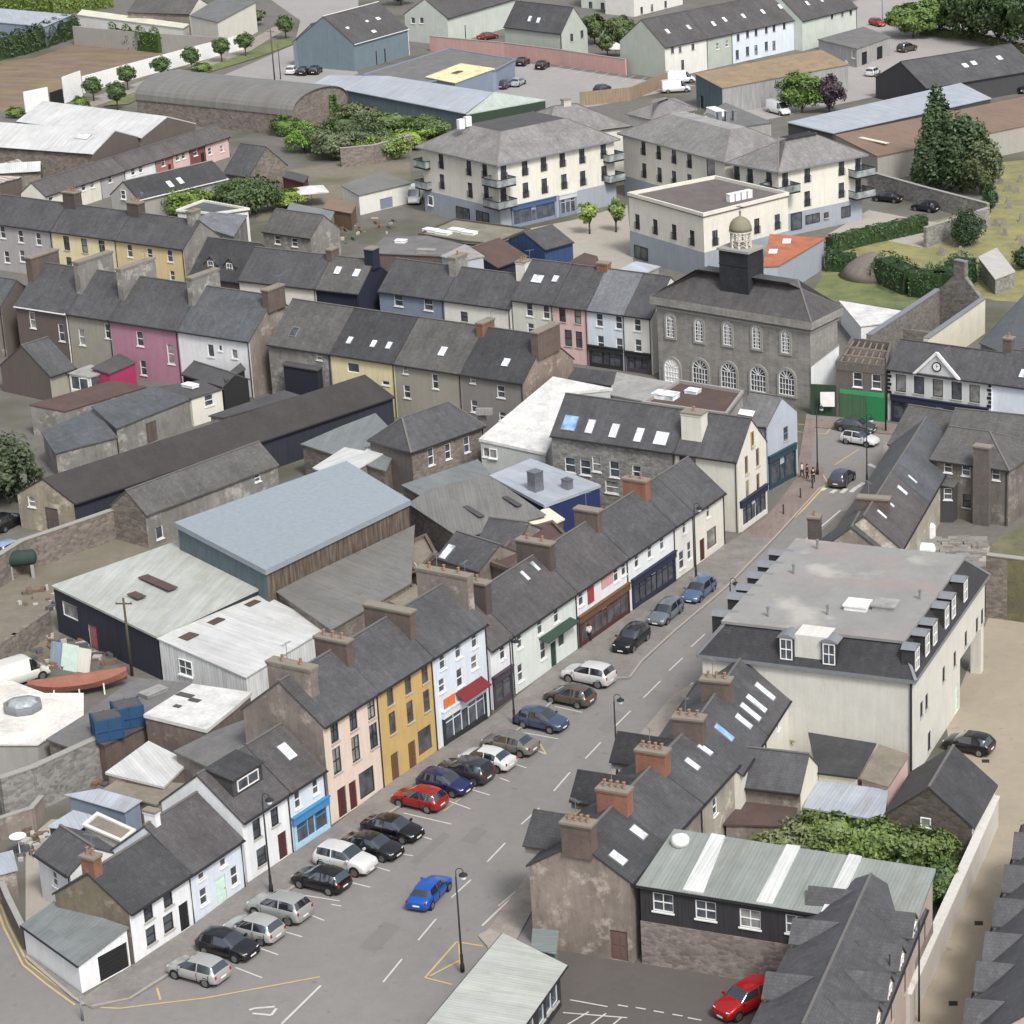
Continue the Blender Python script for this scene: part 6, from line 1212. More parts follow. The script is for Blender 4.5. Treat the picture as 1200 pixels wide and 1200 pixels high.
r_.build('rafters', 'timber', rt)
for i in range(4):
    pass
wallline('hoarding', 'dark green timber hoarding with a white notice beside the town hall', [(951, 486), (985, 488)], 3.6, .2, 'dgreenb', cap=None, cat='hoarding')
wallline('white_side_wall', 'white rendered wall between the town hall and the green shop', [(951, 478), (984, 478)], 4.4, .4, 'white', hs=[4.9, 7.4])
c = G(971, 478, 0); 
n = Geo().box(-.8, .8, -.03, .03, 1.3, 3.0).build('notice_board', 'wtrim', loc=G(970, 489.5, 0)); tag(n, 'white notice fixed on the dark green hoarding', 'notice')
rt, wl, (L, D, he, hr, W) = gable('clock_building', 'light grey building with a black clock pediment, arched black windows and dark quoins', (1040, 431), (1162, 448), 6.1, R=(1048, 397), pitch=34, wall='lgrey2', side='white', roof='slate', cat='shop', pipe=False,
    op=[('f', x, y, 1.25, 2.0, 'p', 'blackp') for x, y in ((1055.6, 449), (1077, 451.5), (1099, 455), (1121, 458), (1142, 461.5))], sf=[('f', (1045, 494), (1158, 512), 3.1, 'navyp', 's', 'navyp')], ridge='feltd')
pc = (W.inverted() @ onplane(1098.5, 440, W @ Vector((0, 0, 0)), (W.to_3x3() @ Vector((0, 1, 0))))).x
g = Geo(); g.add([(pc - 2.6, -.12, he - .2), (pc + 2.6, -.12, he - .2), (pc, -.12, he + 2.5), (pc - 2.6, .3, he - .2), (pc + 2.6, .3, he - .2), (pc, 3.2, he + 2.5)], [(0, 1, 2)]); g.f += [(0, 2, 5, 3), (1, 4, 5, 2)]; g.m += [1, 1]; pd = g.build('pediment', ['lgrey2', 'slate'], rt)
e = Geo(); e.bar((pc - 2.8, -.2, he - .25), (pc, -.2, he + 2.55), .25, .3); e.bar((pc + 2.8, -.2, he - .25), (pc, -.2, he + 2.55), .25, .3); e.build('pediment_trim', 'wtrim', pd)
k = Geo().lathe([(.55, 0), (.55, .08), (.42, .081)], n=24); k.v = [(x, -z, y) for x, y, z in k.v]; co = k.build('clock', 'blackp', pd, loc=(pc, -.14, he + .95)); f = Geo().lathe([(.42, 0), (.42, .03)], n=24); f.v = [(x, -z - .08, y) for x, y, z in f.v]; f.build('clock_face', 'wtrim', co); h = Geo().bar((0, -.13, 0), (0, -.13, .32), .05, .02, up=(0, 1, 0)); h.bar((0, -.14, 0), (.2, -.14, .1), .06, .02, up=(0, 1, 0)); h.build('clock_hands', 'blackp', co)
q = Geo()
for x in (.0, L - .5):
    for i in range(6): q.box(x + (0 if x == 0 else (.15 if i % 2 else 0)), x + .5 - (.15 if (i % 2 and x == 0) else 0), -.06, -.003, 3.2 + i * .46, 3.2 + i * .46 + .3)
q.build('quoins', 'blackp', rt)
gable('terraced_house', 'pale blue-white house right of the clock building', (1162.5, 448), (1230, 457), 6.0, R=(1172, 408), pitch=34, wall='skyw', roof='slate', ch=[(1182, 408, 1.0, 1.0, 1.4, 'brickd', 1)], sky=[(1199, 438, .8, 1.2)])
slab('long_grey_roof', 'large grey slated range running away behind the clock building', [(1148, 402, 5.2), (1176, 414, 6.6), (1245, 396, 6.6), (1245, 340, 5.2), (1200, 346, 5.2)], 'oldg', 'slateb', 'building', gutter=4)
# roofless ruin
z0r = 4.4
P1, P2, P3, P4 = G(1018, 393, z0r), G(1100, 339, z0r), G(1152, 350, z0r), G(1085, 397, z0r)
o = root('roofless_ruin', 'roofless stone building with a chimney gable and grey copings beside the graveyard', 'ruin', (P1.x, P1.y, 0)); g = Geo(); cp = Geo()
def seg(a, b, t, h0, h1, mm=0, cap=True):
    a = a - P1; b = b - P1; d = (b - a).normalized(); nn_ = Vector((-d.y, d.x, 0)) * t / 2; q = [a - nn_, b - nn_, b + nn_, a + nn_]; g.prism([(p.x, p.y) for p in q], 0, [h0, h1, h1, h0], mm)
    if cap: q = [a - nn_ * 1.3, b - nn_ * 1.3, b + nn_ * 1.3, a + nn_ * 1.3]; cp.prism([(p.x, p.y) for p in q], [h0, h1, h1, h0], [h0 + .12, h1 + .12, h1 + .12, h0 + .12])
seg(P1, P2, .6, z0r, z0r); seg(P4, P3, .6, z0r, z0r, 1)
pm = (P2 + P3) / 2; seg(P2, P2.lerp(P3, .38), .62, z0r - .1, z0r + 2.3, 0, False); seg(P2.lerp(P3, .62), P3, .62, z0r + 2.3, z0r - .1, 0, False); seg(P2.lerp(P3, .38), P2.lerp(P3, .62), .64, z0r + 4.2, z0r + 4.2, 0)
P5, P6 = P1.lerp(P2, .45), P4.lerp(P3, .45); seg(P5, P6, .4, 2.6, 2.6, 0, False)
g.build('wall', ['stone', 'creamw'], o); cp.build('coping', 'lead', o)
slab('white_flat_roof', 'white boarded flat-topped kiosk with a small blue mark beside the lawn', [(983, 352, 3.0), (1008, 382, 3.0), (1040, 378, 3.0), (1056, 364, 3.0)], 'wtrim2', 'membw', 'kiosk')
slab('graveyard_hut', 'small stone hut with a pale slatted mono-pitch roof in the graveyard', [(1146, 301, 2.8), (1166, 327, 2.2), (1190, 318, 2.2), (1168, 290, 2.8)], 'stoneg', 'corrg2', 'hut')
# dark stone house right
rt, wl, gi = gable('stone_house', 'tall grey stone house with a hipped roof and a very tall brick chimney', (1090, 537), (1182, 550), 6.0, S=(1224, 521), R=(1150, 505), hipa=.0, hipb=.95, wall='oldst', side='oldst', roof='slateg', gutter='dkm', op=[('f', 1111, 547, .9, 1.2, 'w'), ('f', 1132, 551, .9, 1.2, 'w'), ('f', 1167, 556, .9, 1.2, 'w'), ('f', 1133, 587, .9, 1.4, 'w', 'dkm')])
chimney(rt, (rt.matrix_basis.inverted() @ onplane(1153, 560, rt.location, (rt.matrix_basis.to_3x3() @ Vector((0, 1, 0))))).x, -.35, 1.7, .9, 0, gi[3] + .2, 'brickst', 0)
slab('porch_wing', 'black-clad projecting bay on the tall stone house', [(1095, 566, 4.2), (1118, 571, 3.8), (1126, 560, 4.2), (1102, 556, 4.4)], 'blackw', 'slateg', 'extension', op=[(0, 1112, 577, .8, 1.2, 'w')])
gable('slate_range', 'wide slated range with a white end wall facing the street corner', (1041, 519), (1120, 532), 4.4, R=(1079, 477), pitch=30, wall='white', side='white', roof='slateg', cat='building', pipe=False, gutter=None)
gable('slate_range', 'dark slated range behind the tall brick chimney at the right edge', (1104, 522), (1235, 536), 6.0, R=(1120, 479), pitch=30, wall='oldst', roof='slateg', cat='building', pipe=False, gutter=None)
row((1055, 642), (1124, 523), 4.6, (1023, 588), [
    (1086, 'terraced_house', 'purplish slated narrow house with slit roof lights running up to the stone house', dict(wall='ivoryd', roof='slatepr', back='old', pipe=False, sky=[(1042, 590, .5, 1.2), (1033, 603, .5, 1.2)], ch=[(1024, 592, .9, 3.0, .4, 'brickd', 0)])),
    (1124, 'terraced_house', 'blue-grey slated narrow house touching the corner of the tall stone house', dict(wall='ivoryd', roof='slateb', back='old', pipe=False, sky=[(1057, 575, .7, 1.3), (1069, 562, .5, 1.2)]))], common=dict(pitch=40))
gable('terrace_end', 'low slated house end with a small black chimney beside the grey flat roof', (1040, 652), (1049, 634), 4.0, R=(1004, 607), pitch=38, wall='old', roof='slate', cat='house', pipe=False, ch=[(984, 640, 1.1, 1.1, .9, 'darkbrick', 1, 3.5)])
# ---------------------------------------------------------------- mansard building
zE, zT = 8.8, 11.1
E = [G(816, 767, zE), G(1073, 798, zE), G(1160, 673, zE)]; E.append(E[0] + E[2] - E[1])
T = [G(850, 729, zT), G(1057, 752, zT), G(1128, 654, zT)]; T.append(T[0] + T[2] - T[1])
u = (E[1] - E[0]).normalized(); rzm = math.atan2(u.y, u.x)
o = root('mansard_building', 'large cream building with a dark mansard, many dormers and a stained grey flat roof', 'building', (E[0].x, E[0].y, 0), rzm)
Wm = Matrix.Translation((E[0].x, E[0].y, 0)) @ Matrix.Rotation(rzm, 4, 'Z'); Wmi = Wm.inverted()
e = [tuple((Wmi @ p).xy) for p in E]; t_ = [tuple((Wmi @ p).xy) for p in T]
wi_ = inset(e, .35); Dm = (Vector(e[2]) - Vector(e[1])).length
# split: far right bay stands on columns (undercroft)
wlm = Walls(o, Wm); g = Geo()
cutd = Dm * .62
pA, pB, pC, pD = wi_; cut1 = pB + (pC - pB).normalized() * cutd; cut2 = pA + (pD - pA).normalized() * cutd; mid1 = cut1 + (cut2 - cut1) * .45; far1 = pC + (pD - pC) * .45
opsR = [(x, y, .8, 1.3, 'p', 'dkm') for x, y in ((1151, 722), (1145, 732), (1132, 748), (1119, 772), (1106, 790), (1086, 822), (1080, 831))] + [(1089, 868, .9, 1.6, 'p', 'dkm'), (1121, 826, 1.2, 2.4, 'D', 'mintp')]
wlm.face(g, pA, pB, 0, zE - .3, zE - .3, [(868, 800, .01, .01, 'x')] if 0 else [])
nearR = [q for q in opsR if q[0] < 1128]; farR = [q for q in opsR if q[0] >= 1128]
wlm.face(g, pB, cut1, 0, zE - .3, zE - .3, nearR); wlm.face(g, cut1, pC, 4.4, zE - .3, zE - .3, farR)
wlm.face(g, cut1, mid1, 0, 4.4, 4.4, [], 1); wlm.face(g, mid1, far1, 0, 4.4, 4.4, [], 1); wlm.face(g, far1, pD, 0, 4.4, 4.4, [])
wlm.face(g, pC, pD, 4.4, zE - .3, zE - .3, []); wlm.face(g, pD, pA, 0, zE - .3, zE - .3, [])
g.add([(*cut1, 4.4), (*pC, 4.4), (*far1, 4.4), (*mid1, 4.4)], [(0, 3, 2, 1)])
g.build('wall', ['creamm', 'lilac'], o); wlm.place()
col = Geo(); 
for c_ in (pC + (pB - pC).normalized() * .5 + (pD - pC).normalized() * .5,): col.box(c_.x - .45, c_.x + .45, c_.y - .45, c_.y + .45, 0, 4.4)
col.build('column', 'creamm', o)
r = Geo(); vs = [(*p, zE) for p in e] + [(*p, zT) for p in t_] + [(*p, zE - .28) for p in e]
r.add(vs, [(0, 1, 5, 4), (1, 2, 6, 5), (2, 3, 7, 6), (3, 0, 4, 7)]); mr = r.build('roof', 'slatem', o)
f = Geo(); f.prism([(x, y) for x, y in e], zE - .3, zE + .02); f.build('eaves', 'lead', o)
ft = Geo(); ti = [tuple(v) for v in inset(t_, -.25)]; ft.prism(ti, zT - .05, zT + .18); fr = ft.build('flat_roof', 'pinkroof', o)
for i in range(4):
    pass
hp = Geo(); [hp.bar(vs[i], vs[i + 4], .25, .16) for i in range(4)]; hp.build('hip_flashing', 'lead', mr)
def mdorm(edge, px, py, big=False):
    a, b = Vector(e[edge]), Vector(e[(edge + 1) % 4]); d = (b - a).normalized(); nn_ = Vector((-d.y, d.x)); aw = Wm @ Vector((*a, 0)); n3 = Wm.to_3x3() @ Vector((*nn_, 0))
    X = Wmi @ onplane(px, py, aw + n3 * .6, n3); s = (X.xy - a).dot(d); ang = math.atan2(d.y, d.x); M4 = Matrix.Translation((a.x, a.y, 0)) @ Matrix.Rotation(ang, 4, 'Z')
    g = Geo(); dd_ = {0: 1.75, 1: 1.35, 3: 2.3}[edge]; g.box(s - .62, s + .62, .3, dd_, zE + .2, zE + 2.25); dm = g.build('dormer', 'slatem', o); dm.matrix_local = M4
    rf = Geo(); pr = [(s - .75 + 1.5 * i / 8, zE + 2.22 + .3 * math.sin(math.pi * i / 8)) for i in range(9)]
    for i in range(8): (x0, z0_), (x1, z1_) = pr[i], pr[i + 1]; rf.add([(x0, .2, z0_), (x1, .2, z1_), (x1, dd_ + .05, z1_), (x0, dd_ + .05, z0_), (x0, .2, zE + 2.18), (x1, .2, zE + 2.18)], [(0, 1, 2, 3), (4, 5, 1, 0)])
    rf.build('dormer_roof', 'lead', dm); k_ = win_mesh(1.0, 1.75, 'm', 'wtrim'); w_ = link('window', k_[0], dm, (s, .26, zE + 1.25)); link('pane', k_[2], w_)
for x, y in ((923, 762), (973, 769)): mdorm(0, x, y)
for x, y in ((1070, 770), (1082, 752), (1091, 739), (1105, 716), (1113, 703), (1127, 686)): mdorm(1, x, y)
for x, y in ((842, 733), (860, 708), (870, 697), (883, 683), (895, 670), (908, 657)): mdorm(3, x, y)
p = Wmi @ G(950, 750, 11.0); Geo().box(p.x - 1.35, p.x + 1.35, .5, 2.6, 9.2, 11.3).build('stair_vent', 'creamm', o)
for (x, y, m_, nm) in ((1005, 712, 'wtrim', 'roof_box'), (1038, 712, 'feltl', 'roof_box')): p = Wmi @ G(x, y, zT + .2); b_ = Geo(); b_.box(-.9, .9, -.75, .75, 0, .35); b_.box(-1.0, 1.0, -.85, .85, .35, .5); b_.build(nm, m_, fr, loc=(p.x, p.y, zT + .17))
for (x, y) in ((900, 722), (958, 643), (930, 672), (1078, 702), (970, 720)): p = Wmi @ G(x, y, zT + .2); Geo().lathe([(.1, 0), (.1, .7), (.16, .72), (.16, .85)], n=8).build('vent_pipe', 'lead', fr, loc=(p.x, p.y, zT + .17))
dp = Geo(); dp.tube([(wi_[1].x - .1, wi_[1].y - .1, .1), (wi_[1].x - .1, wi_[1].y - .1, zE - .3)], .09, 8); dp.build('downpipe', 'dkm', o)
# ---------------------------------------------------------------- east terrace (right of the street)
rr = row((738, 1033), (864, 894), 6.3, (679, 985), [
    (779, 'end_house', 'end house with a big patchy brown gable and a wide brick chimney', dict(wall='old', side='oldgable', roof='slated', op=[('f', 760, 1035, .9, 1.3, 'w'), ('a', 726, 1120, 1.3, 2.3, 'D', 'oldbr2x')], sky=[(724, 1006, .9, 1.3), (748, 976, .9, 1.3)], ch=[(679, 985, 1.0, 2.2, 1.5, 'brickd', 4)],
      cross=[(700, 1000, 3.6, 2.1, 'k', 1.4, .3)])),
    (822, 'terraced_house', 'slated house between the two orange brick chimneys', dict(wall='old', roof='slate', ch=[(720, 935, 1.0, 2.3, 1.3, 'brickr', 4)], cross=[(728, 948, 3.0, 2.0, 'k', 1.3, .3), (748, 925, 3.0, 2.0, 'k', 1.3, .3)], op=[])),
    (864, 'terraced_house', 'slated house with two slim roof lights and a right-hand red brick chimney', dict(wall='ivoryd', roof='slate', ch=[(762, 888, 1.0, 2.3, 1.3, 'brickr', 4)], sky=[(811, 896, .7, 1.3), (826, 879, .7, 1.3)], cross=[(768, 903, 3.0, 2.0, 'k', 1.3, .3), (786, 880, 3.0, 2.0, 'k', 1.3, .3)], op=[('f', 838, 945, .8, 1.4, 'w')]))], common=dict(S=(613, 1020), send='a'))
row((867, 906), (927, 813), 5.8, (848, 800), [
    (897, 'terraced_house', 'slated house with a blue roof light in the east terrace', dict(wall='cream', roof='slate', sky=[(848, 859, .8, 1.8, BLUEP), (871, 846, .8, 1.6)], ch=[(803, 845, 1.0, 2.3, 1.2, 'brickd', 3)])),
    (927, 'terraced_house', 'slated house with three long roof lights against the mansard building', dict(wall='cream', roof='slate', op=[('f', 912, 840, .8, 1.3, 'w')], sky=[(879, 835, .8, 2.0), (886, 825, .8, 2.0), (896, 811, .8, 2.0)], ch=[(834, 806, 1.0, 2.3, 1.2, 'brickd', 3)]))], pitch=38)
gable('rear_return', 'slated rear return with a pale curved end wall above the brown yard roof', (860, 918), (938, 927), 4.2, R=(900, 879), pitch=40, wall='old', side='creamw', roof='slate', cat='extension', pipe=False)
slab('lean_to', 'grey fibre lean-to behind the middle orange brick chimney', [(776, 920, 4.6), (792, 948, 4.2), (822, 946, 3.6), (818, 924, 4.2)], 'old', 'fibre', 'outbuilding')
slab('lean_to', 'pale grey lean-to beside the bright green shrub', [(758, 945, 4.6), (772, 966, 4.4), (800, 962, 3.6), (794, 943, 3.8)], 'old', 'fibre', 'outbuilding')
slab('yard_roof', 'dark red-brown felt yard roof with pale battens', [(848, 966, 2.8), (925, 968, 2.8), (940, 932, 2.8), (862, 924, 2.8)], 'old', 'brownroof', 'outbuilding')
slab('flat_roof', 'dark grey flat roof against the cream mansard building wall', [(947, 858, 3.8), (957, 905, 3.6), (1005, 911, 3.6), (1027, 871, 3.8)], 'creamw', 'slated', 'outbuilding', gutter=1)
slab('lean_to', 'tan stained lean-to roof beside the dark grey flat roof', [(1030, 872, 3.9), (1007, 912, 3.4), (1041, 922, 3.4), (1066, 884, 3.9)], 'palepink', 'feltb', 'outbuilding')
slab('lean_to', 'pale blue sheet roof above the overgrown bushes', [(955, 914, 3.0), (941, 946, 2.8), (1036, 962, 2.8), (1041, 925, 3.0)], 'brownw', 'corrlb', 'outbuilding')
gable('stone_outhouse', 'steep slated outhouse with a dark brown gable beside the black car lane', (1139, 968), (1166, 918), 3.2, S=(1039, 953), send='a', R=(1091, 919), wall='white', side='stonebr', roof='slated', cat='outbuilding', pipe=False, gutter=None, back='stonebr', op=[('a', 1085, 963, .8, .7, 'p')])
zS = 6.3
rt, wl, info = slab('green_roofed_hall', 'long hall with a pale green corrugated roof and white translucent strips', [(745, 1037, 6.1), (1072, 1089, 6.1), (1097, 1018, 7.4), (790, 971, 7.4)], 'clad', 'corrgr', 'hall', over=.2, th=.2,
    op=[(0, x, y, 1.5, 1.4, 'm', 'wtrim') for x, y in ((777, 1058), (827, 1067), (879, 1077), (933, 1084))], gutter=0, walls2={1: 'salmonb'})
band(info, rt, 0, 3.3, 'stoner', [], .2)
wvi = info[3].inverted()
for (a, b, c_, d_) in (((800, 1044), (824, 1048), (850, 981), (834, 978)), ((886, 1058), (905, 1061), (938, 993), (922, 991)), ((962, 1070), (980, 1073), (1010, 1005), (995, 1002))):
    g = Geo(); pts = [wvi @ G(x, y, z) for (x, y), z in ((a, 6.1), (b, 6.1), (c_, 7.4), (d_, 7.4))]
    g.prism([(p.x, p.y) for p in pts] if area(pts) > 0 else [(p.x, p.y) for p in pts[::-1]], [p.z - .04 for p in (pts if area(pts) > 0 else pts[::-1])], [p.z + .12 for p in (pts if area(pts) > 0 else pts[::-1])]); g.build('translucent_strip', 'stripw', rt)
p = wvi @ G(797, 987, 7.2); Geo().lathe([(.6, 0), (.66, .35), (.55, .6), (.2, .7)], n=12).build('roof_vent', 'wtrim', rt, True, loc=(p.x, p.y, 7.05))
slab('green_shed', 'small grey-green metal lean-to against the patchy brown gable', [(624, 1088, 3.0), (622, 1112, 3.0), (652, 1118, 3.0), (655, 1090, 3.0)], 'gshed', 'gshed', 'shed', th=.08)
rt, wl, info = slab('white_roofed_shelter', 'white corrugated roofed building at the bottom edge with blue-white posts', [(589, 1093, 3.2), (466, 1240, 3.2), (588, 1240, 3.0), (665, 1131, 3.0)], 'clad', 'corrg', 'shelter', over=.45, th=.12, gutter=(0, 2),
    op=[(2, 650, 1162, 1.0, 2.0, 'p', 'skyp'), (2, 643, 1170, 1.0, 2.0, 'p', 'skyp'), (2, 634, 1182, 1.0, 2.0, 'p', 'skyp'), (2, 622, 1196, 1.0, 2.0, 'p', 'skyp')])
cr = [(1064, 1092, 2.2, 1.5, 'f', .15, .35), (1048, 1130, 2.2, 1.5, 'f', .15, .35), (1036, 1165, 2.2, 1.5, 'f', .15, .35), (1020, 1200, 2.2, 1.5, 'f', .15, .35)]
gable('dark_terrace', 'dark slated terrace with small gabled dormers on both slopes at the bottom right', (1010, 1245), (1083, 1064), 5.6, S=(960, 1043), R=(1024, 1018), wall='pinkst', side='pinkst', roof='slate', cat='terrace', cross=cr + [(962, 1064, 2.2, 1.5, 'k', .15, .35), (938, 1104, 2.2, 1.5, 'k', .15, .35), (905, 1166, 2.2, 1.5, 'k', .15, .35)],
      op=[('f', 1061, 1150, .6, 1.7, 'p', 'brownp'), ('f', 1045, 1184, .6, 1.7, 'p', 'brownp')])
cr2 = [(x, y, 2.4, 1.7, 'f', .2, .4) for x, y in ((1187, 1000), (1180, 1040), (1168, 1080), (1156, 1120), (1146, 1155), (1133, 1198))]
gable('slate_terrace', 'slated terrace with a line of gabled dormers along the right edge', (1126, 1230), (1202, 965), 5.4, D=9.5, hr=8.9, flip=True, wall='pinkst', roof='slate', cat='terrace', cross=cr2)
wallline('boundary_wall', 'long white capped boundary wall beside the sandy lane', [(1166, 968), (1143, 1022), (1104, 1110), (1062, 1205)], 2.5, .5, 'creamlw', cap='capw', capw=.12)
wallline('stone_wall', 'high rubble stone wall holding up the grass bank at the right edge', [(1156, 722), (1480, 765)], 6.0, .6, 'stoneb')
wallline('car_park_wall', 'old stone wall with brick patches round the small car park', [(1018, 222), (1080, 240), (1158, 261)], 2.8, .5, 'stoneg')
wallline('car_park_wall', 'lower stone wall between the small car park and the graveyard', [(1084, 290), (1158, 266)], 2.8, .5, 'stoneg')
wallline('site_wall', 'long grey concrete wall behind the bare brown site', [(88, 52), (170, 60), (268, 66)], 3.6, .4, 'grey', cap=None)
wallline('garden_wall', 'brown stone garden wall below the shrubs left of the apartments', [(400, 196), (440, 192), (482, 180)], 3.0, .4, 'stoneb')
wallline('hoarding', 'long white hoarding between the brown site and the row of clipped trees', [(98, 109), (170, 89), (240, 70), (287, 58)], 3.0, .12, 'wtrim', cap=None, cat='hoarding')
wallline('hoarding', 'tall white hoarding panel at the site entrance', [(76, 121), (97, 113)], 4.6, .15, 'wtrim', cap=None, cat='hoarding')
wallline('hoarding', 'low white hoarding panel left of the black site gates', [(30, 132), (58, 126)], 3.6, .15, 'wtrim', cap=None, cat='hoarding')
wallline('site_gate', 'black mesh site gate between the white hoarding panels', [(60, 126), (75, 121)], 2.6, .08, 'blackp', cap=None, cat='gate')
wallline('car_park_fence', 'brown timber fence along the lower side of the car park', [(680, 124), (740, 118), (782, 100)], 2.4, .15, 'woodl', cap=None, cat='fence')
# ================================================================ ground, roads, pavements
PAL.update(patch2=('asphalt', (122, 117, 113)), asph=('asphalt', (127, 122, 118)), bankm=('grass', (98, 98, 62)), asph2=('asphalt', (120, 115, 111)), pave=('felt', (128, 121, 115)), pave2=('felt', (150, 138, 124)), kerbm=('plain', (158, 148, 138)), brickpave=('brick', (134, 112, 104)),
           ground=('ground', (106, 101, 93)), sand=('asphalt', (158, 142, 116)), grassm=('grass', (96, 110, 52)), drygrass=('grass', (128, 126, 66)), dirtm=('dirt', (126, 100, 78)), yardm=('ground', (122, 112, 92)), forec=('asphalt', (156, 148, 144)),
           cpark=('asphalt', (150, 146, 142)), white_line=('plain', (196, 192, 184)), yellow_line=('plain', (196, 166, 100)), redpatch=('felt', (178, 118, 104)), beige=('asphalt', (164, 154, 138)), dkyard=('asphalt', (92, 84, 80)), hillm=('grass', (74, 96, 48)))
g = Geo(); g.add([(-700, 60, 0), (700, 60, 0), (700, 1400, 0), (-700, 1400, 0)], [(0, 1, 2, 3)]); struct('ground', g, 'ground')
sheet('road', [(-60, 1000), (10, 1040), (34, 1118), (99, 1168), (229, 1083), (290, 1036), (389, 970), (451, 922), (513, 880), (574, 842), (604, 818), (676, 760), (738, 718), (793, 682), (848, 640), (880, 622), (901, 606), (932, 561), (945, 485), (1045, 496), (1160, 515), (1260, 530), (1260, 600), (1060, 580), (985, 600), (945, 640), (860, 760), (815, 800), (760, 880), (700, 960), (655, 1010), (640, 1060), (652, 1125), (760, 1140), (930, 1150), (940, 1300), (-120, 1300), (-120, 1000)], .004, 'asph')
sheet('yard_surface', [(640, 1100), (760, 1128), (940, 1160), (940, 1300), (560, 1300), (600, 1140)], .008, 'dkyard')
sheet('pavement', [(99, 1167), (229, 1082), (290, 1035), (389, 969), (451, 921), (513, 879), (574, 841), (604, 817), (676, 759), (738, 717), (793, 681), (848, 639), (868, 627), (907, 632), (850, 690), (790, 741), (752, 776), (738, 795), (712, 797), (694, 784), (672, 800), (640, 830), (600, 862), (560, 890), (500, 926), (470, 945), (430, 972), (380, 1010), (345, 1040), (290, 1078), (193, 1146), (152, 1172), (108, 1181), (86, 1170), (30, 1122), (34, 1119)], .12, 'pave', th=1)
sheet('brick_pavement', [(868, 627), (898, 606), (932, 563), (944, 490), (1042, 497), (1160, 512), (1160, 522), (1040, 508), (955, 500), (950, 540), (966, 548), (962, 572), (907, 632)], .124, 'brickpave', th=1)
sheet('pavement', [(1172, 540), (1260, 548), (1260, 560), (1050, 545), (1030, 548), (1036, 518)], .12, 'pave2', th=1)
sheet('pavement', [(655, 1010), (700, 955), (760, 880), (815, 800), (790, 812), (735, 878), (672, 958), (632, 1006), (600, 1050), (575, 1085), (565, 1095), (572, 1112), (600, 1110)], .12, 'pave2', th=1)
sheet('sandy_lane', [(1108, 848), (1158, 724), (1560, 770), (1560, 1400), (1050, 1240), (1104, 1112), (1145, 1020), (1168, 962), (1120, 905)], .006, 'sand')
sheet('town_square', [(598, 272), (676, 257), (735, 240), (745, 330), (700, 335), (640, 335), (600, 300)], .006, 'beige')
sheet('car_park', [(520, 112), (604, 72), (740, 92), (815, 100), (700, 124), (600, 135)], .005, 'cpark')
sheet('road', [(860, 86), (1000, 52), (1000, 2), (1060, -20), (1560, 90), (1560, 130), (1130, 70), (1040, 110), (900, 140), (820, 140)], .004, 'forec')
sheet('road', [(180, 122), (300, 72), (345, 52), (352, 24), (318, 0), (300, -20), (420, -20), (420, 10), (380, 20), (400, 60), (420, 86), (360, 110), (280, 124)], .004, 'cpark')
sheet('pavement', [(100, 128), (250, 76), (292, 60), (335, 34), (330, 26), (285, 52), (240, 71), (98, 117)], .12, 'pave2', th=1)
sheet('grass_verge', [(120, 124), (160, 108), (250, 76), (335, 44), (348, 50), (300, 68), (200, 98), (150, 122)], .13, 'grassm')
sheet('bare_site', [(-60, 130), (28, 130), (60, 124), (98, 109), (266, 63), (170, 58), (92, 50), (40, 68), (-60, 76)], .006, 'dirtm')
sheet('yard', [(-60, 700), (30, 668), (150, 626), (260, 640), (120, 720), (70, 745), (60, 775), (-60, 810)], .006, 'yardm')
sheet('yard', [(30, 985), (60, 960), (140, 960), (230, 930), (240, 960), (64, 1085), (30, 1085)], .006, 'beige')
sheet('graveyard_grass', [(962, 318), (975, 290), (1085, 262), (1158, 240), (1175, 190), (1560, 150), (1560, 380), (1165, 352), (1140, 345), (1100, 345), (1056, 362), (975, 350)], .006, 'drygrass')
sheet('lawn', [(945, 352), (965, 322), (1010, 322), (1085, 344), (1100, 350), (1056, 362), (1000, 356)], .010, 'grassm')
sheet('car_park', [(968, 276), (1018, 246), (1080, 258), (1158, 270), (1080, 290), (1040, 282), (985, 290)], .007, 'beige')
P = [G(x, y, 6.0) for x, y in ((1156, 651), (1480, 694), (1480, 600), (1205, 612), (1166, 632))]; g = Geo(); g.prism([(p.x, p.y) for p in P] if area(P) > 0 else [(p.x, p.y) for p in P[::-1]], -.02, 5.96); struct('grass_bank', g, 'bankm')
sheet('garden', [(300, 205), (400, 190), (480, 190), (484, 240), (430, 250), (300, 260)], .006, 'yardm')
sheet('back_yard', [(885, 985), (1110, 1030), (1130, 960), (1040, 940), (900, 930)], .006, 'yardm')
sheet('yard', [(1075, 630), (1160, 640), (1150, 700), (1060, 670)], .006, 'beige')
K1 = [(108, 1181), (152, 1172), (193, 1146), (290, 1078), (345, 1040), (380, 1010), (430, 972), (470, 945), (500, 926), (560, 890), (600, 862), (640, 830), (672, 800), (694, 784), (712, 797), (738, 795), (752, 776), (790, 741), (850, 690), (907, 632), (962, 572)]
marks('kerb', [tuple(K1), tuple([(99, 1179), (86, 1170), (30, 1122)])], .22, 'kerbm', .15)
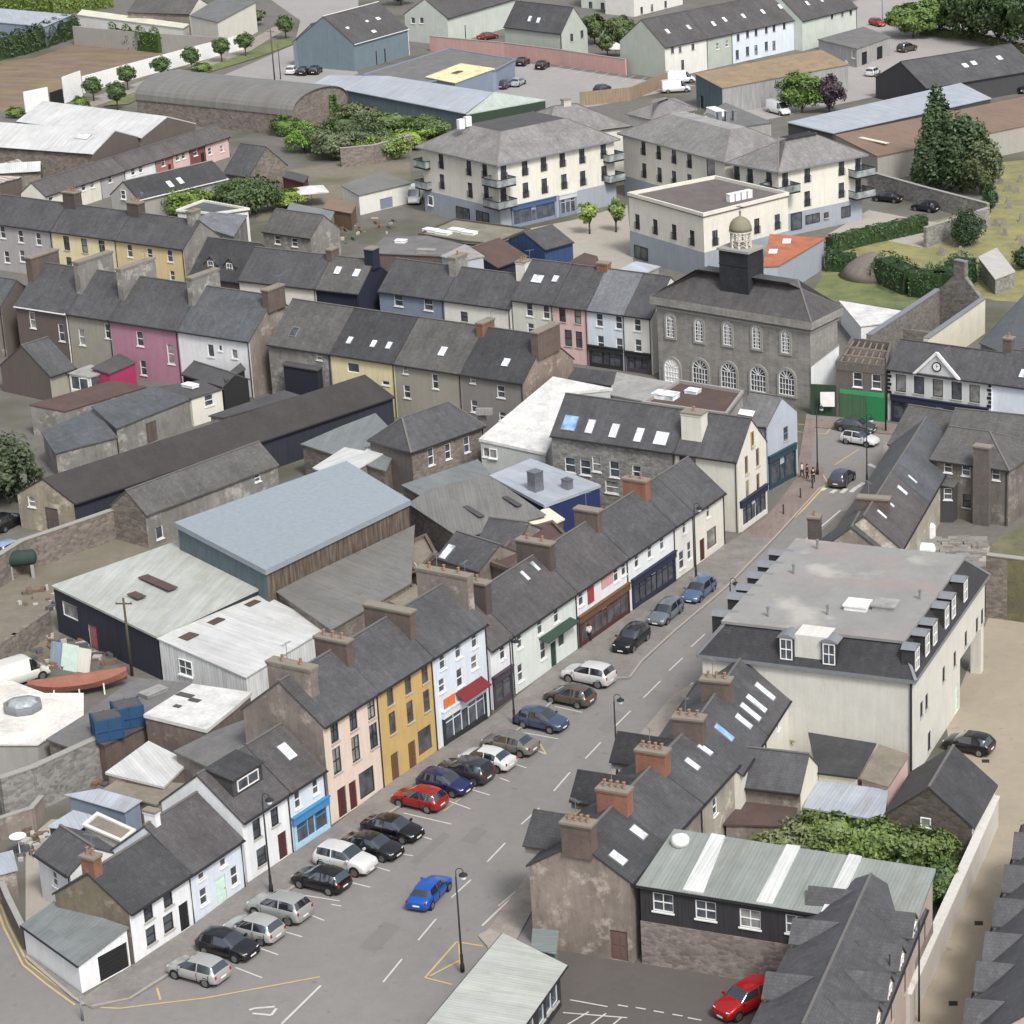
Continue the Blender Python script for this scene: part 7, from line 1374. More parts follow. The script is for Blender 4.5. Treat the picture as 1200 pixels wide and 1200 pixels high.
# painted markings
D_ = [((449, 1151), (471, 1124)), ((490, 1102), (511, 1077)), ((529, 1052), (552, 1031)), ((571, 1010), (592, 988)), ((611, 966), (632, 947)), ((649, 927), (668, 905)), ((686, 889), (704, 870)), ((720, 852), (739, 833)), ((754, 818), (774, 798)), ((784, 786), (800, 771)), ((810, 758), (826, 743))]
marks('centre_line', D_, .13, 'white_line')
marks('edge_line', [((945, 632), (985, 598)), ((788, 826), (812, 800)), ((330, 1200), (376, 1155)), ((565, 1085), (612, 1040)), ((612, 1040), (628, 1048))], .16, 'white_line', .016)
bays = [((473, 953), (529, 966)), ((523, 938), (551, 948)), ((551, 925), (574, 932)), ((586, 912), (597, 916)), ((604, 896), (617, 900)), ((623, 877), (640, 884)), ((604, 857), (654, 866)), ((650, 828), (682, 835)), ((484, 977), (506, 984)), ((470, 1001), (484, 1003)), ((440, 1016), (457, 1021)), ((410, 1034), (434, 1040)), ((388, 1060), (400, 1062)), ((341, 1047), (398, 1056)), ((365, 1073), (380, 1079)), ((330, 1091), (354, 1098)), ((306, 1112), (326, 1119)), ((276, 1134), (307, 1146))]
marks('bay_lines', bays, .12, 'white_line', .02)
marks('yellow_line', [((905, 629), (940, 598), (968, 568), .3), ((970, 566), (962, 552)), ((978, 545), (1006, 527)), ((184, 1158), (188, 1172)), ((102, 1180), (140, 1182), (180, 1177), (240, 1170), (375, 1145)), ((-4, 1048), (10, 1085), (32, 1128), (60, 1150), (96, 1177)), ((-9, 1050), (5, 1088), (27, 1131), (55, 1154), (88, 1178)), ((1078 - 580, 1146), (535, 1104)), ((535, 1104), (566, 1109)), ((498, 1146), (530, 1154)), ((538, 1106), (540, 1140)), ((504, 1144), (538, 1126)), ((934, 497), (974, 501)), ((934, 506), (968, 509)), ((974, 501), (968, 509)), ((594, 897), (632, 871), (640, 884)), ((520, 951), (600, 890), .1)], .14, 'yellow_line', .024)
marks('box_line', [((660, 1187), (735, 1193)), ((668, 1172), (712, 1180)), ((690, 1186), (660, 1204)), ((710, 1188), (680, 1210)), ((728, 1193), (705, 1212)), ((724, 1178), (736, 1180)), ((745, 1181), (757, 1183)), ((766, 1185), (778, 1187)), ((788, 1189), (800, 1191)), ((806, 1193), (822, 1196)), ((584, 1062), (610, 1040))], .12, 'white_line', .028)
marks('zebra_marks', [((962, 575), (968, 572)), ((974, 578), (980, 574)), ((986, 578), (992, 573)), ((997, 577), (1004, 571)), ((1005, 571), (1012, 566)), ((1018, 544), (1035, 552))], .5, 'white_line', .03)
marks('car_park_bays', [((645 + i * 14, 82 + i * 2.2), (660 + i * 14, 77 + i * 1.9)) for i in range(9)], .12, 'white_line', .014)
marks('road_lettering', [((298, 1182), (322, 1180), .2), ((296, 1188), (318, 1190), .2), ((318, 1190), (324, 1182), .2), ((292, 1184), (298, 1182), .2)], .2, 'white_line', .03)
sheet('kerb_island', [(560, 1096), (574, 1088), (596, 1098), (590, 1112), (574, 1112)], .14, 'kerbm', th=1)
P_ = [(584, 1062), (600, 1057), (604, 1066), (588, 1072)]; sheet('red_patch', P_, .012, 'redpatch')
for (x, y, n) in ((748, 652, 0),): pass
def cover(px, py): pass
g = Geo()
for (x, y) in ((1198, 0), (1147, 1082), (1117, 1176), (1143, 868), (1155, 892)):
    c = G(x, y); g.box(c.x - .3, c.x + .3, c.y - .3, c.y + .3, .009, .011)
struct('drain_covers', g, 'dkm')
# ================================================================ cars
hd = heading((529, 966), (473, 953))     # nose towards the west terrace
hs = heading((745, 760), (815, 700)) + 180   # parked along the kerb, nose to the camera
K = 'cars parked in the angled bays'
S = 1.04
SILV = (168, 168, 166); BLK = (22, 22, 26); 
for (k, col, x, y, lab, dh, f) in (
    ('hatch', SILV, 233, 1145, 'silver hatchback nearest the lean-to garage, nose to the terrace', 0, 0), ('hatch', (30, 28, 34), 268, 1117, 'black hatchback second from the near end, nose to the road', 180, 0),
    ('hatch', (172, 172, 170), 298, 1097, 'silver hatchback with red tail lights between the black hatchback and the silver SUV', 0, 0), ('suv', (160, 162, 160), 328, 1073, 'large silver SUV parked beside the lamp post', 0, 0),
    ('hatch', (24, 22, 26), 377, 1039, 'black car with dark red tail lights next to the white SUV', 0, 0), ('suv', (214, 214, 212), 406, 1017, 'white SUV with its nose to the road', 180, 0),
    ('saloon', (30, 30, 34), 437, 1000, 'black saloon parked next to the white SUV', 180, 0), ('saloon', (18, 18, 20), 461, 979, 'black saloon across from the peach pink house', 180, 0),
    ('hatch', (150, 30, 24), 492, 944, 'red hatchback in the angled bays', 0, 0), ('hatch', (34, 40, 84), 522, 926, 'dark blue hatchback beside the red hatchback', 180, 0), ('suv', (54, 52, 56), 545, 912, 'dark grey SUV between the blue hatchback and the white saloon', 0, 0),
    ('saloon', (212, 212, 210), 571, 897, 'white saloon in the angled bays', 0, 0), ('saloon', (118, 116, 110), 598, 879, 'grey-bronze saloon at the far side of the white saloon', 0, 0), ('hatch', (66, 78, 100), 636, 852, 'slate blue car parked by the second lamp post, nose to the road', 180, 0),
    ('hatch', (92, 82, 76), 668, 823, 'brown-grey hatchback in front of the mint green shop', 0, 0), ('suv', (212, 212, 210), 690, 799, 'white SUV beside the kerb bulb', 0, 0)):
    car(k, col, x, y, lab, hd + dh, group=K, scale=S, z=.004)
car('suv', (26, 26, 30), 740, 757, 'black SUV parked along the kerb facing the camera', hs, group='cars parked along the kerb')
car('estate', (110, 116, 124), 780, 725, 'silver-grey estate parked behind the black SUV', hs, group='cars parked along the kerb')
car('estate', (84, 104, 134), 819, 699, 'light blue-grey estate, farthest of the three along the kerb', hs, group='cars parked along the kerb')
car('saloon', (20, 84, 176), 504, 1053, 'bright blue saloon driving up the street', heading((490, 1075), (530, 1031)), scale=.98)
car('hatch', (70, 72, 84), 987, 566, 'dark grey-blue hatchback waiting at the junction', heading((970, 585), (1010, 548)))
car('hatch', (216, 216, 216), 1008, 520, 'white hatchback crossing the junction', heading((985, 518), (1034, 526)), roofg=True)
car('saloon', (74, 74, 72), 1003, 505, 'dark grey car behind the white hatchback at the junction', heading((980, 502), (1030, 509)))
car('hatch', (20, 20, 24), 1135, 879, 'black hatchback with a pale glass roof beside the cream mansard building', heading((1160, 882), (1108, 872)), roofg=False)
car('saloon', (30, 34, 34), 1040, 236, 'black car by the old stone wall in the small walled car park', heading((1060, 238), (1022, 234)))
car('hatch', (34, 34, 40), 1084, 247, 'dark car half hidden behind the wall of the small walled car park', heading((1106, 250), (1066, 244)))
car('suv', (170, 24, 24), 872, 1182, 'red car in the dark yard at the bottom edge', heading((892, 1168), (852, 1190)))
car('van', (220, 220, 218), 912, 133, 'white van beside the warehouse trees', heading((895, 128), (932, 138)))
car('van', (218, 218, 216), 487, 236, 'white delivery van beside the left apartment block', heading((492, 226), (484, 246)))
car('hatch', (24, 26, 32), 613, 76, 'black and silver car in the top car park corner', heading((606, 80), (622, 70)))
car('hatch', (22, 24, 26), 636, 80, 'black car in the top car park below the green house', heading((630, 84), (648, 74)))
car('hatch', (60, 64, 74), 592, 103, 'dark car nearest the store in the top car park', heading((584, 106), (602, 98)))
car('saloon', (170, 174, 178), 607, 100, 'silver car second from the store in the top car park', heading((598, 104), (618, 94)))
car('hatch', (40, 44, 56), 706, 108, 'dark blue car alone near the car park fence', heading((700, 110), (716, 104)))
car('saloon', (130, 30, 34), 572, 46, 'dark red car beside the pale green gable-ended building', heading((555, 50), (590, 44)))
for i, (x, y, c_, l) in enumerate(((343, 86, (218, 218, 218), 'white car below the blue-grey wing, left of two black ones'), (356, 87, (24, 24, 28), 'black car with a pale windscreen below the blue-grey wing'), (370, 86, (28, 28, 32), 'black car nearest the railing below the blue-grey wing'))): car('hatch', c_, x, y, l, heading((x, y), (x + 14, y - 10)))
car('van', (222, 222, 220), 972, 60, 'white van in front of the garage building', heading((955, 56), (990, 66)))
car('hatch', (220, 220, 220), 1002, 75, 'white car on the pinkish forecourt', heading((988, 78), (1016, 72)))
car('hatch', (212, 214, 216), 1023, 88, 'silver car beside the olive shed', heading((1016, 92), (1032, 84)))
car('suv', (78, 76, 66), 1063, 60, 'dark olive off-roader right of the garage openings', heading((1050, 62), (1078, 56)))
car('hatch', (176, 40, 36), 1028, 30, 'red car at the top right junction', heading((1016, 27), (1040, 33)))
car('hatch', (24, 28, 34), 1194, 108, 'dark car at the right edge near the bunting flag', heading((1184, 104), (1208, 112)))
car('van', (224, 224, 222), 798, 97, 'white caravan-like van beside the warehouse end', heading((780, 98), (815, 96)))
car('van', (222, 222, 220), 792, 108, 'white van nearer the sloping grey annexe beside the warehouse end', heading((775, 110), (810, 108)))
car('hatch', (22, 24, 28), 8, 618, 'black car at the left edge behind the stone yard wall', heading((0, 622), (20, 612)))
car('hatch', (150, 170, 190), 14, 650, 'pale blue car at the left edge by the mossy wall', heading((0, 656), (30, 642)))
# ================================================================ lamps, poles, people
for (x, y, l) in ((318, 1045, 'black street lamp in front of the white house with the maroon door'), (542, 1138, 'black street lamp nearest the white corrugated roof'), (603, 848, 'black street lamp on the pavement beside the pale blue shop house'), (724, 921, 'black street lamp rising behind the orange brick chimneys'), (816, 682, 'black street lamp in front of the cream end house'), (858, 776, 'black street lamp behind the mansard building corner'), (958, 556, 'black street lamp on the brick corner pavement'), (1016, 570, 'black street lamp beyond the waiting dark grey hatchback')):
    lamp(x, y, l)
pole(1038, 506, 8.5, 'dark post between the green shop and the clock building', .1, cross=False, m='post')
pole(1043, 1230, 7.0, 'dark drainpipe-like post by the white capped wall, left one', .07, cross=False, m='post'); pole(1077, 1197, 7.4, 'slim dark post beside the white capped wall', .07, cross=False, m='post')
pole(322, 95, 9.5, 'tall wooden pole on the pavement above the barrel-roofed shed', .14); pole(329, 93, 6.5, 'shorter pole just right of the tall wooden pole', .1, cross=False)
pole(1034, 24, 8, 'pale lamp column at the top right junction', .09, cross=False, m='lead'); pole(1174, 44, 8, 'grey column in front of the dark trees', .12, cross=False, m='lead')
pole(868, 975, 3.6, 'short stout post capped with a yellow lichened pot in the back yard', .5, cross=False, m='brickd', name='gate_pier', cat='pier')
c = G(95, 1190, 0)
pole(97, 1196, 1.9, 'small grey junction post at the near cottage corner', .09, cross=False, m='lead', name='bollard', cat='bollard')
person(691, 752, (214, 206, 204), (36, 36, 44), 'person in a pale top and dark trousers walking past the pub', .5)
person(946, 562, (120, 44, 44), (40, 40, 50), 'person in a dark red top on the corner pavement', 2.0)
person(940, 560, (210, 200, 196), (60, 60, 72), 'person in a pale top on the corner pavement beside the dark red one', 1.2, hair=(120, 90, 60))
person(953, 566, (30, 30, 34), (30, 30, 34), 'person dressed in black on the corner pavement', .2, hair=(30, 26, 24))
for (x, y, l) in ((938, 583, 'black bollard on the brick pavement, middle one'), (918, 602, 'black bollard on the brick pavement, nearest the cream gable'), (952, 572, 'black bollard on the brick pavement, nearest the corner')): bollard(x, y, l)
for (x, y, h_, l) in ((1163, 95, 5.5, 'red and white feather flag near the dark slated hall'), (1078, 106, 3.6, 'small red and white feather flag left of the long pale blue-roofed hall')):
    c = G(x, y + 14, 0); o = root('feather_flag', l, 'flag', c); Geo().lathe([(.05, 0), (.03, h_)], n=6).build('pole', 'lead', o)
    g = Geo(); g.add([(0.05, 0, h_ * .35), (.75, 0, h_ * .4), (.9, 0, h_ * .8), (.5, 0, h_ * .98), (.05, 0, h_)], [(0, 1, 2, 3, 4)]); g.v = [(x * 1.2, math.sin(z * 2) * .1, z) for x, y_, z in g.v]; g.build('banner', mat('plain', (214, 96, 110)), o)
for (x, y, l) in ((556, 1, ''),): pass
# parasol
c = G(366, 240, 0); o = root('parasol', 'large square off-white garden parasol', 'parasol', c, .4); Geo().lathe([(.05, 0), (.04, 2.7)], n=6).build('pole', 'lead', o); Geo().add([(-2.2, -2.2, 2.3), (2.2, -2.2, 2.3), (2.2, 2.2, 2.3), (-2.2, 2.2, 2.3), (0, 0, 2.9), (-2.2, -2.2, 2.1), (2.2, -2.2, 2.1), (2.2, 2.2, 2.1), (-2.2, 2.2, 2.1)], [(0, 1, 4), (1, 2, 4), (2, 3, 4), (3, 0, 4), (5, 6, 1, 0), (6, 7, 2, 1), (7, 8, 3, 2), (8, 5, 0, 3)]).build('canopy', 'membw', o)
c = G(722, 66, 0); o = root('parasol', 'small white garden parasol beyond the pink wall', 'parasol', c, .4); Geo().lathe([(.05, 0), (.04, 2.2)], n=6).build('pole', 'lead', o); Geo().lathe([(1.9, 1.6), (1.85, 1.75), (.1, 2.7)], n=8).build('canopy', 'membw', o)
# ================================================================ vegetation
GT = 'clipped round trees along the white hoarding'
for i, (x, y, h, l) in enumerate(((110, 119, 4.4, 'clipped round tree nearest the tall white hoarding panel'), (150, 106, 4.5, 'second clipped round tree along the hoarding from the site entrance'), (190, 94, 4.4, 'third clipped round tree along the hoarding'), (225, 83, 4.5, 'fourth clipped round tree along the hoarding, beside the low shrub'), (260, 73, 4.6, 'fifth clipped round tree along the hoarding'), (288, 66, 4.6, 'sixth clipped round tree at the far end of the hoarding'), (335, 46, 4.8, 'clipped round tree standing alone at the bend of the road'), (138, 129, 5.0, 'clipped round tree on the near side of the verge, by the white sheds'))):
    tree('clipped_tree', l, x, y, h, 1.9, trunk=1.5, color=(70, 94, 46), n=2600, size=.2, seed=11 + i % 3, clumps=80, group=GT)
for (x, y, h, r, l) in ((95, 130, 2.6, 1.9, 'low round bush beside the tall white hoarding panel'), (236, 84, 1.6, 2.2, 'pale yellow-green shrub on the verge'), (18, 138, 1.8, 1.9, 'small shrub left of the white hoardings')): tree('shrub', l, x, y, h, r, trunk=.2, color=(96, 116, 52), n=900, size=.2, cat='shrub', seed=5)
gable('terraced_house', 'pale grey-green house cut by the top edge behind the dark round trees', (680, -22), (738, -18), 5.6, R=(700, -42), wall='sagel', roof='slate', op=[('f', x, y, .9, 1.4, 'w', 'dkm') for x, y in ((692, 6), (706, 7), (722, 8))])
gable('terraced_house', 'pale house with small windows cut by the top edge above the green gable', (742, -12), (800, -26), 5.6, R=(760, -38), wall='ivory', roof='slate', op=[('f', x, y, .9, 1.4, 'w', 'dkm') for x, y in ((752, 12), (764, 9), (780, 5))])
tree('conifer', 'tall dark cypress in the graveyard corner, the highest tree', 1098, 218, 15.5, 4.6, 4.2, .3, (62, 84, 50), 6000, .32, cone=.7, seed=21, clumps=90)
tree('conifer', 'broad dark evergreen right of the tall cypress', 1126, 224, 12.5, 5.4, 4.6, .2, (64, 84, 50), 7000, .32, cone=.3, seed=22, clumps=90)
tree('conifer', 'drooping brownish-green evergreen at the right of the graveyard group', 1150, 228, 9.5, 4.2, 3.6, .3, (76, 88, 52), 4200, .3, cone=.3, seed=23, clumps=60)
tree('conifer', 'dark evergreen filling the left side of the tall cypress', 1088, 222, 9.5, 3.6, 3.2, .2, (58, 78, 46), 3600, .28, cone=.4, seed=24, clumps=40)
tree('yew', 'dense dark rounded yew on the graveyard grass', 1133, 288, 5.4, 2.7, 2.5, .0, (42, 66, 36), 5200, .15, cone=.12, seed=25, clumps=130, cat='yew')
tree('yew', 'dark green yew column at the wall corner of the graveyard', 1160, 250, 4.4, 1.2, 1.2, .1, (44, 68, 36), 1300, .16, seed=26, clumps=40, cat='yew')
tree('yew', 'dark bush at the right edge beside the slatted hut', 1200, 315, 3.2, 2.0, 2.0, .1, (40, 62, 34), 1600, .16, seed=27, clumps=40, cat='yew')
tree('tree', 'bright green tree in front of the tan-roofed warehouse', 940, 132, 7.5, 4.6, 3.6, .6, (84, 110, 44), 3600, .3, seed=31, clumps=50)
tree('tree', 'dark purple-leaved tree beside the bright green tree', 972, 132, 7.0, 2.9, 2.9, .6, (62, 46, 58), 2400, .28, seed=32, clumps=36)
tree('bush', 'large dark round bush behind the yellow fronted houses', 286, 250, 5.6, 6.2, 4.6, .1, (66, 86, 44), 5200, .26, seed=33, clumps=60, cat='bush')
tree('bush', 'bright yellow-green bush left of the large dark round bush', 225, 252, 3.8, 5.4, 2.8, .1, (100, 124, 48), 2600, .24, seed=34, clumps=40, cat='bush')
tree('bush', 'light green bush right of the large dark round bush', 340, 244, 3.0, 3.6, 2.4, .1, (112, 132, 52), 1500, .24, seed=35, clumps=30, cat='bush')
tree('bush', 'bright green domed bush below the barrel-roofed shed', 357, 178, 5.0, 3.4, 3.0, .1, (96, 132, 44), 2800, .22, seed=36, clumps=50, cat='bush')
tree('bush', 'grey-green bush right of the bright green dome', 395, 186, 5.0, 4.2, 3.6, .1, (86, 96, 66), 2600, .28, seed=37, clumps=34, cat='bush')
tree('bush', 'dark green bush in the overgrown garden left of the apartments', 432, 182, 5.0, 4.4, 3.6, .1, (72, 90, 50), 2800, .28, seed=38, clumps=36, cat='bush')
tree('bush', 'yellow-green bush nearest the brown garden wall', 480, 174, 3.6, 4.6, 2.8, .1, (112, 134, 54), 2400, .26, seed=39, clumps=34, cat='bush')
tree('bush', 'olive bush against the pale blue hall at the back of the garden', 460, 156, 4.0, 5.5, 2.6, .1, (84, 104, 56), 2400, .26, seed=40, clumps=34, cat='bush')
for (x, y, h, rx, ry, col, l, sd) in ((378, 178, 4.6, 4.6, 3.6, (78, 96, 52), 'dense green bush directly right of the bright domed bush', 81), (412, 168, 5.2, 5.4, 3.8, (70, 88, 50), 'dense dark bush in the middle of the overgrown garden', 82), (448, 186, 3.8, 4.8, 3.0, (104, 126, 56), 'yellow-green bush near the middle of the brown garden wall', 83), (500, 162, 4.0, 4.6, 3.0, (82, 104, 52), 'green bush nearest the left apartment roof', 84), (420, 150, 4.4, 5.0, 3.0, (92, 100, 66), 'grey-green bush just below the pale blue shop hall', 85)):
    tree('bush', l, x, y, h, rx, ry, .1, col, 3000, .24, seed=sd, clumps=44, cat='bush', group='shrubs of the overgrown garden')
tree('ivy', 'mass of ivy on the end wall of the barrel-roofed shed', 388, 146, 5.8, 1.6, .9, 0, (74, 108, 42), 1500, .22, seed=41, clumps=30, cat='ivy')
tree('ivy', 'ivy spreading along the side wall of the barrel-roofed shed', 335, 160, 3.6, 3.4, 1.0, 0, (78, 108, 44), 1600, .22, seed=42, clumps=30, cat='ivy')
tree('tree', 'light green young tree in front of the left apartment block', 691, 274, 4.8, 1.6, 1.6, 1.4, (120, 142, 60), 1000, .22, seed=43, clumps=18)
tree('tree', 'taller light green young tree beside the cream corner block', 722, 272, 5.2, 1.5, 1.5, 1.4, (112, 134, 66), 900, .22, seed=44, clumps=18)
tree('bush', 'big dark leafy bush at the left edge by the long black shed', -2, 590, 7.5, 5.2, 4.2, .1, (62, 74, 46), 4600, .26, seed=45, clumps=56, cat='bush')
tree('bush', 'bright green shrub beside the green-roofed hall vent', 806, 985, 3.6, 1.6, 1.5, .1, (126, 156, 44), 1300, .2, seed=46, clumps=26, cat='bush')
for (x, y, h, rx, ry, col, l, sd) in ((925, 1006, 3.2, 3.0, 2.2, (104, 112, 72), 'grey-green overgrown bush behind the green-roofed hall, leftmost', 51), (975, 1006, 3.9, 3.4, 2.4, (98, 116, 58), 'tall tangled bush behind the green-roofed hall, in front of the pale blue sheet roof', 52), (1028, 1014, 3.8, 3.4, 2.4, (92, 114, 50), 'bright tangled bush left of the steep slated outhouse', 53), (1080, 1024, 3.6, 2.8, 2.4, (88, 108, 52), 'bush between the steep outhouse and the white capped wall', 54), (1104, 1062, 3.4, 1.4, 2.4, (74, 96, 46), 'narrow green bush squeezed beside the white capped wall', 55)):
    tree('bush', l, x, y, h, rx, ry, .1, col, 3000, .2, seed=sd, clumps=44, cat='bush', group='overgrown bushes in the back yard')
tree('shrub', 'brownish ivy clump on the cream wall beside the white bin', 934, 892, 3.2, 1.0, .8, .1, (120, 112, 62), 700, .18, seed=56, clumps=16, cat='shrub')
tree('shrub', 'weedy green shrub beside the white sheet-metal shed', 362, 772, 2.2, 1.6, 1.2, .1, (88, 116, 50), 800, .18, seed=57, clumps=18, cat='shrub')
tree('shrub', 'weeds growing behind the brick wall by the grey fibre cement roof', 425, 742, 2.0, 2.2, 1.4, .1, (110, 120, 66), 800, .18, seed=58, clumps=18, cat='shrub')
for (x, y, h, r, l, sd) in ((1070, 44, 7, 6, 'green tree over the wall at the top right, leftmost', 61), (1100, 38, 7.5, 6.5, 'green tree over the wall at the top right, second', 62), (1140, 46, 12, 7.5, 'large dark tree at the top right', 63), (1170, 52, 13, 8, 'large dark tree near the top right corner with a dense crown', 64), (1205, 60, 13, 8, 'dark tree cut by the right edge at the top', 65), (1130, 10, 9, 9, 'distant green trees behind the dark trees', 66)):
    tree('tree', l, x, y, h, r, r * .8, 1.2, (58, 78, 38) if sd > 62 else (92, 116, 54), 4200, .42, seed=sd, clumps=46)
for (x, y, h, r, l, sd) in ((697, 52, 6, 3.2, 'dark round tree right of the pale green house', 71), (726, 54, 6.5, 3.6, 'green tree behind the small white parasol', 72), (712, 66, 4, 2.0, 'small dark tree beyond the pink wall', 73), (735, 58, 5, 2.4, 'pale bushy tree beside the green gable', 74), (470, 6, 6, 3.5, 'tree between the blue-grey and pale green houses', 75), (300, 30, 3.2, 2.4, 'hedge tree by the cream building', 76)):
    tree('tree', l, x, y, h, r, r, 1.0, (78, 94, 50), 1800, .34, seed=sd, clumps=30)
hedge('hedge', 'tall dark hedge along the left of the bare brown site', [(-30, 76), (30, 62), (88, 42)], 3.2, 4.2, (50, 70, 36), 22, .3)
hedge('hedge', 'yellow-green hedge at the very top left', [(-20, 12), (60, 18), (130, 8)], 3.0, 3.5, (98, 116, 50), 14, .35, seed=5)
hedge('creeper', 'green creeper hanging over the long grey site wall', [(130, 55), (188, 62)], 1.2, 4.2, (66, 92, 42), 20, .28, seed=6)
hedge('hedge', 'clipped dark hedge between the small car park and the graveyard', [(972, 296), (1020, 284), (1084, 270)], 2.2, 2.4, (52, 78, 36), 34, .18, seed=7, bushy=.1)
hedge('hedge', 'thick dark hedge on the graveyard side of the lawn', [(1036, 328), (1070, 344), (1104, 348), (1132, 328)], 4.4, 3.6, (48, 74, 34), 34, .2, seed=8)
hedge('hedge', 'dark hedge beside the orange-roofed workshop', [(968, 316), (1002, 318)], 2.4, 2.8, (48, 74, 34), 34, .2, seed=9)
hedge('hedge', 'roadside hedge below the distant trees at the top right', [(1080, 40), (1140, 46), (1230, 70)], 2.5, 1.5, (92, 96, 56), 12, .3, seed=10)
g = Geo(); c = G(1022, 322, 0); g.lathe([(4.6, 0), (3.4, 1.3), (1.9, 2.4), (.5, 3.0), (.05, 3.05)], n=18); o = g.build('stone_mound', mat('felt', (118, 108, 96)), None, True, loc=c); tag(o, 'rounded stone mound set in the dark hedge', 'mound')
rnd = random.Random(4)
GM = [Geo().box(-.3, .3, -.07, .07, 0, .8).lathe([(.3, .72), (.18, .95), (.02, 1.02)], n=8).mesh('stone', 'gstone') if 0 else None]
PAL.update(gstone=('plain', (128, 124, 116)))
gs = Geo(); pts_ = arch_pts(.6, .9, 8); n_ = len(pts_); gs.add([(x, -.08, z + .55) for x, z in pts_] + [(x, .08, z + .55) for x, z in pts_], [tuple(range(n_)), tuple(range(2 * n_ - 1, n_ - 1, -1))] + [(i, i + n_, (i + 1) % n_ + n_, (i + 1) % n_) for i in range(n_)]); gs.box(-.5, .5, -.25, .25, -.05, .12); gm = gs.mesh('headstone', 'gstone')
for i in range(26):
    x = rnd.uniform(1165, 1200) if i < 16 else rnd.uniform(1085, 1130); y = rnd.uniform(205, 300) if i < 16 else rnd.uniform(268, 300)
    o = link('headstone', gm, None, G(x, y, 0), rnd.uniform(-.4, .4)); o.scale = (1, 1, rnd.uniform(.7, 1.3)); tag(o, 'weathered grey headstone standing in the dry graveyard grass', 'headstone', 'headstones in the graveyard grass')
# small yard things
def simple(name, label, cat, x, y, build, m, z=0, rz=0, group=None):
    c = G(x, y, z); g = Geo(); build(g); o = g.build(name, m, None, loc=c, rz=rz); tag(o, label, cat, group); return o
simple('wheelie_bin', 'blue bin behind the white lean-to roof', 'bin', 97, 905, lambda g: g.prism([(-.3, -.3), (.3, -.3), (.3, .35), (-.3, .35)], 0, 1.0).box(-.36, .36, -.36, .4, 1.0, 1.1), mat('plain', (36, 66, 150)), 0)
simple('wheelie_bin', 'red tarpaulin covered bin beside the blue one', 'bin', 110, 905, lambda g: g.prism([(-.5, -.4), (.6, -.4), (.6, .45), (-.5, .45)], 0, .9).box(-.6, .7, -.46, .5, .9, 1.0), mat('plain', (170, 52, 44)), 0)
simple('satellite_dish', 'white satellite dish in the yard behind the cottages', 'dish', 24, 1004, lambda g: g.lathe([(.04, 0), (.04, 1.5), (.2, 1.52), (.62, 1.7), (.6, 1.74), (.1, 1.56)], n=14), 'wtrim')
simple('gas_cylinder', 'white horizontal pressure tank behind the purplish slated terrace', 'tank', 1076, 652, lambda g: (g.lathe([(.1, -1.7), (.5, -1.55), (.62, -1.3), (.62, 1.3), (.5, 1.55), (.1, 1.7)], n=14), setattr(g, 'v', [(z, y, x + .8) for x, y, z in g.v])), 'wtrim', 0, -.15)
for i, (x, y) in enumerate(((1086, 622), (1090, 632))): simple('plastic_tank', 'white upright plastic tank beside the rubble, %s' % ('farther' if i == 0 else 'nearer'), 'tank', x, y, lambda g: g.lathe([(.5, 0), (.55, .2), (.55, 1.4), (.4, 1.6), (.15, 1.65)], n=12), 'feltw')
rb = Geo(); r3 = random.Random(9)
for i in range(90):
    x, y = r3.uniform(1085, 1150), r3.uniform(634, 676); p = G(x, y, 0); a, b_, h_ = r3.uniform(.2, .9), r3.uniform(.2, .7), r3.uniform(.1, .6); rb.box(p.x - a, p.x + a, p.y - b_, p.y + b_, 0, h_)
tag(rb.build('rubble', mat('felt', (140, 134, 124))), kind='stuff', label='pale rubble and bags piled behind the stone house', cat='rubble')
for i, (x, y, z, l) in enumerate(((563, 486, 3.2, 'air conditioning unit on the grey rear wall, upper left'), (573, 486, 3.2, 'air conditioning unit on the grey rear wall, upper right'), (565, 494, 2.2, 'air conditioning unit on the grey rear wall, lowest'))):
    simple('air_conditioner', l, 'air conditioner', x, y, lambda g: g.box(-.45, .45, -.18, .18, 0, .75).lathe([(.28, -.001), (.28, .0)], n=4), 'feltl', z, 0, 'air conditioning units')
c = G(935, 893, 3.9)
JC = [lin(c_) for c_ in ((200, 196, 188), (120, 96, 76), (70, 84, 96), (150, 70, 50), (90, 90, 88), (186, 178, 150))]
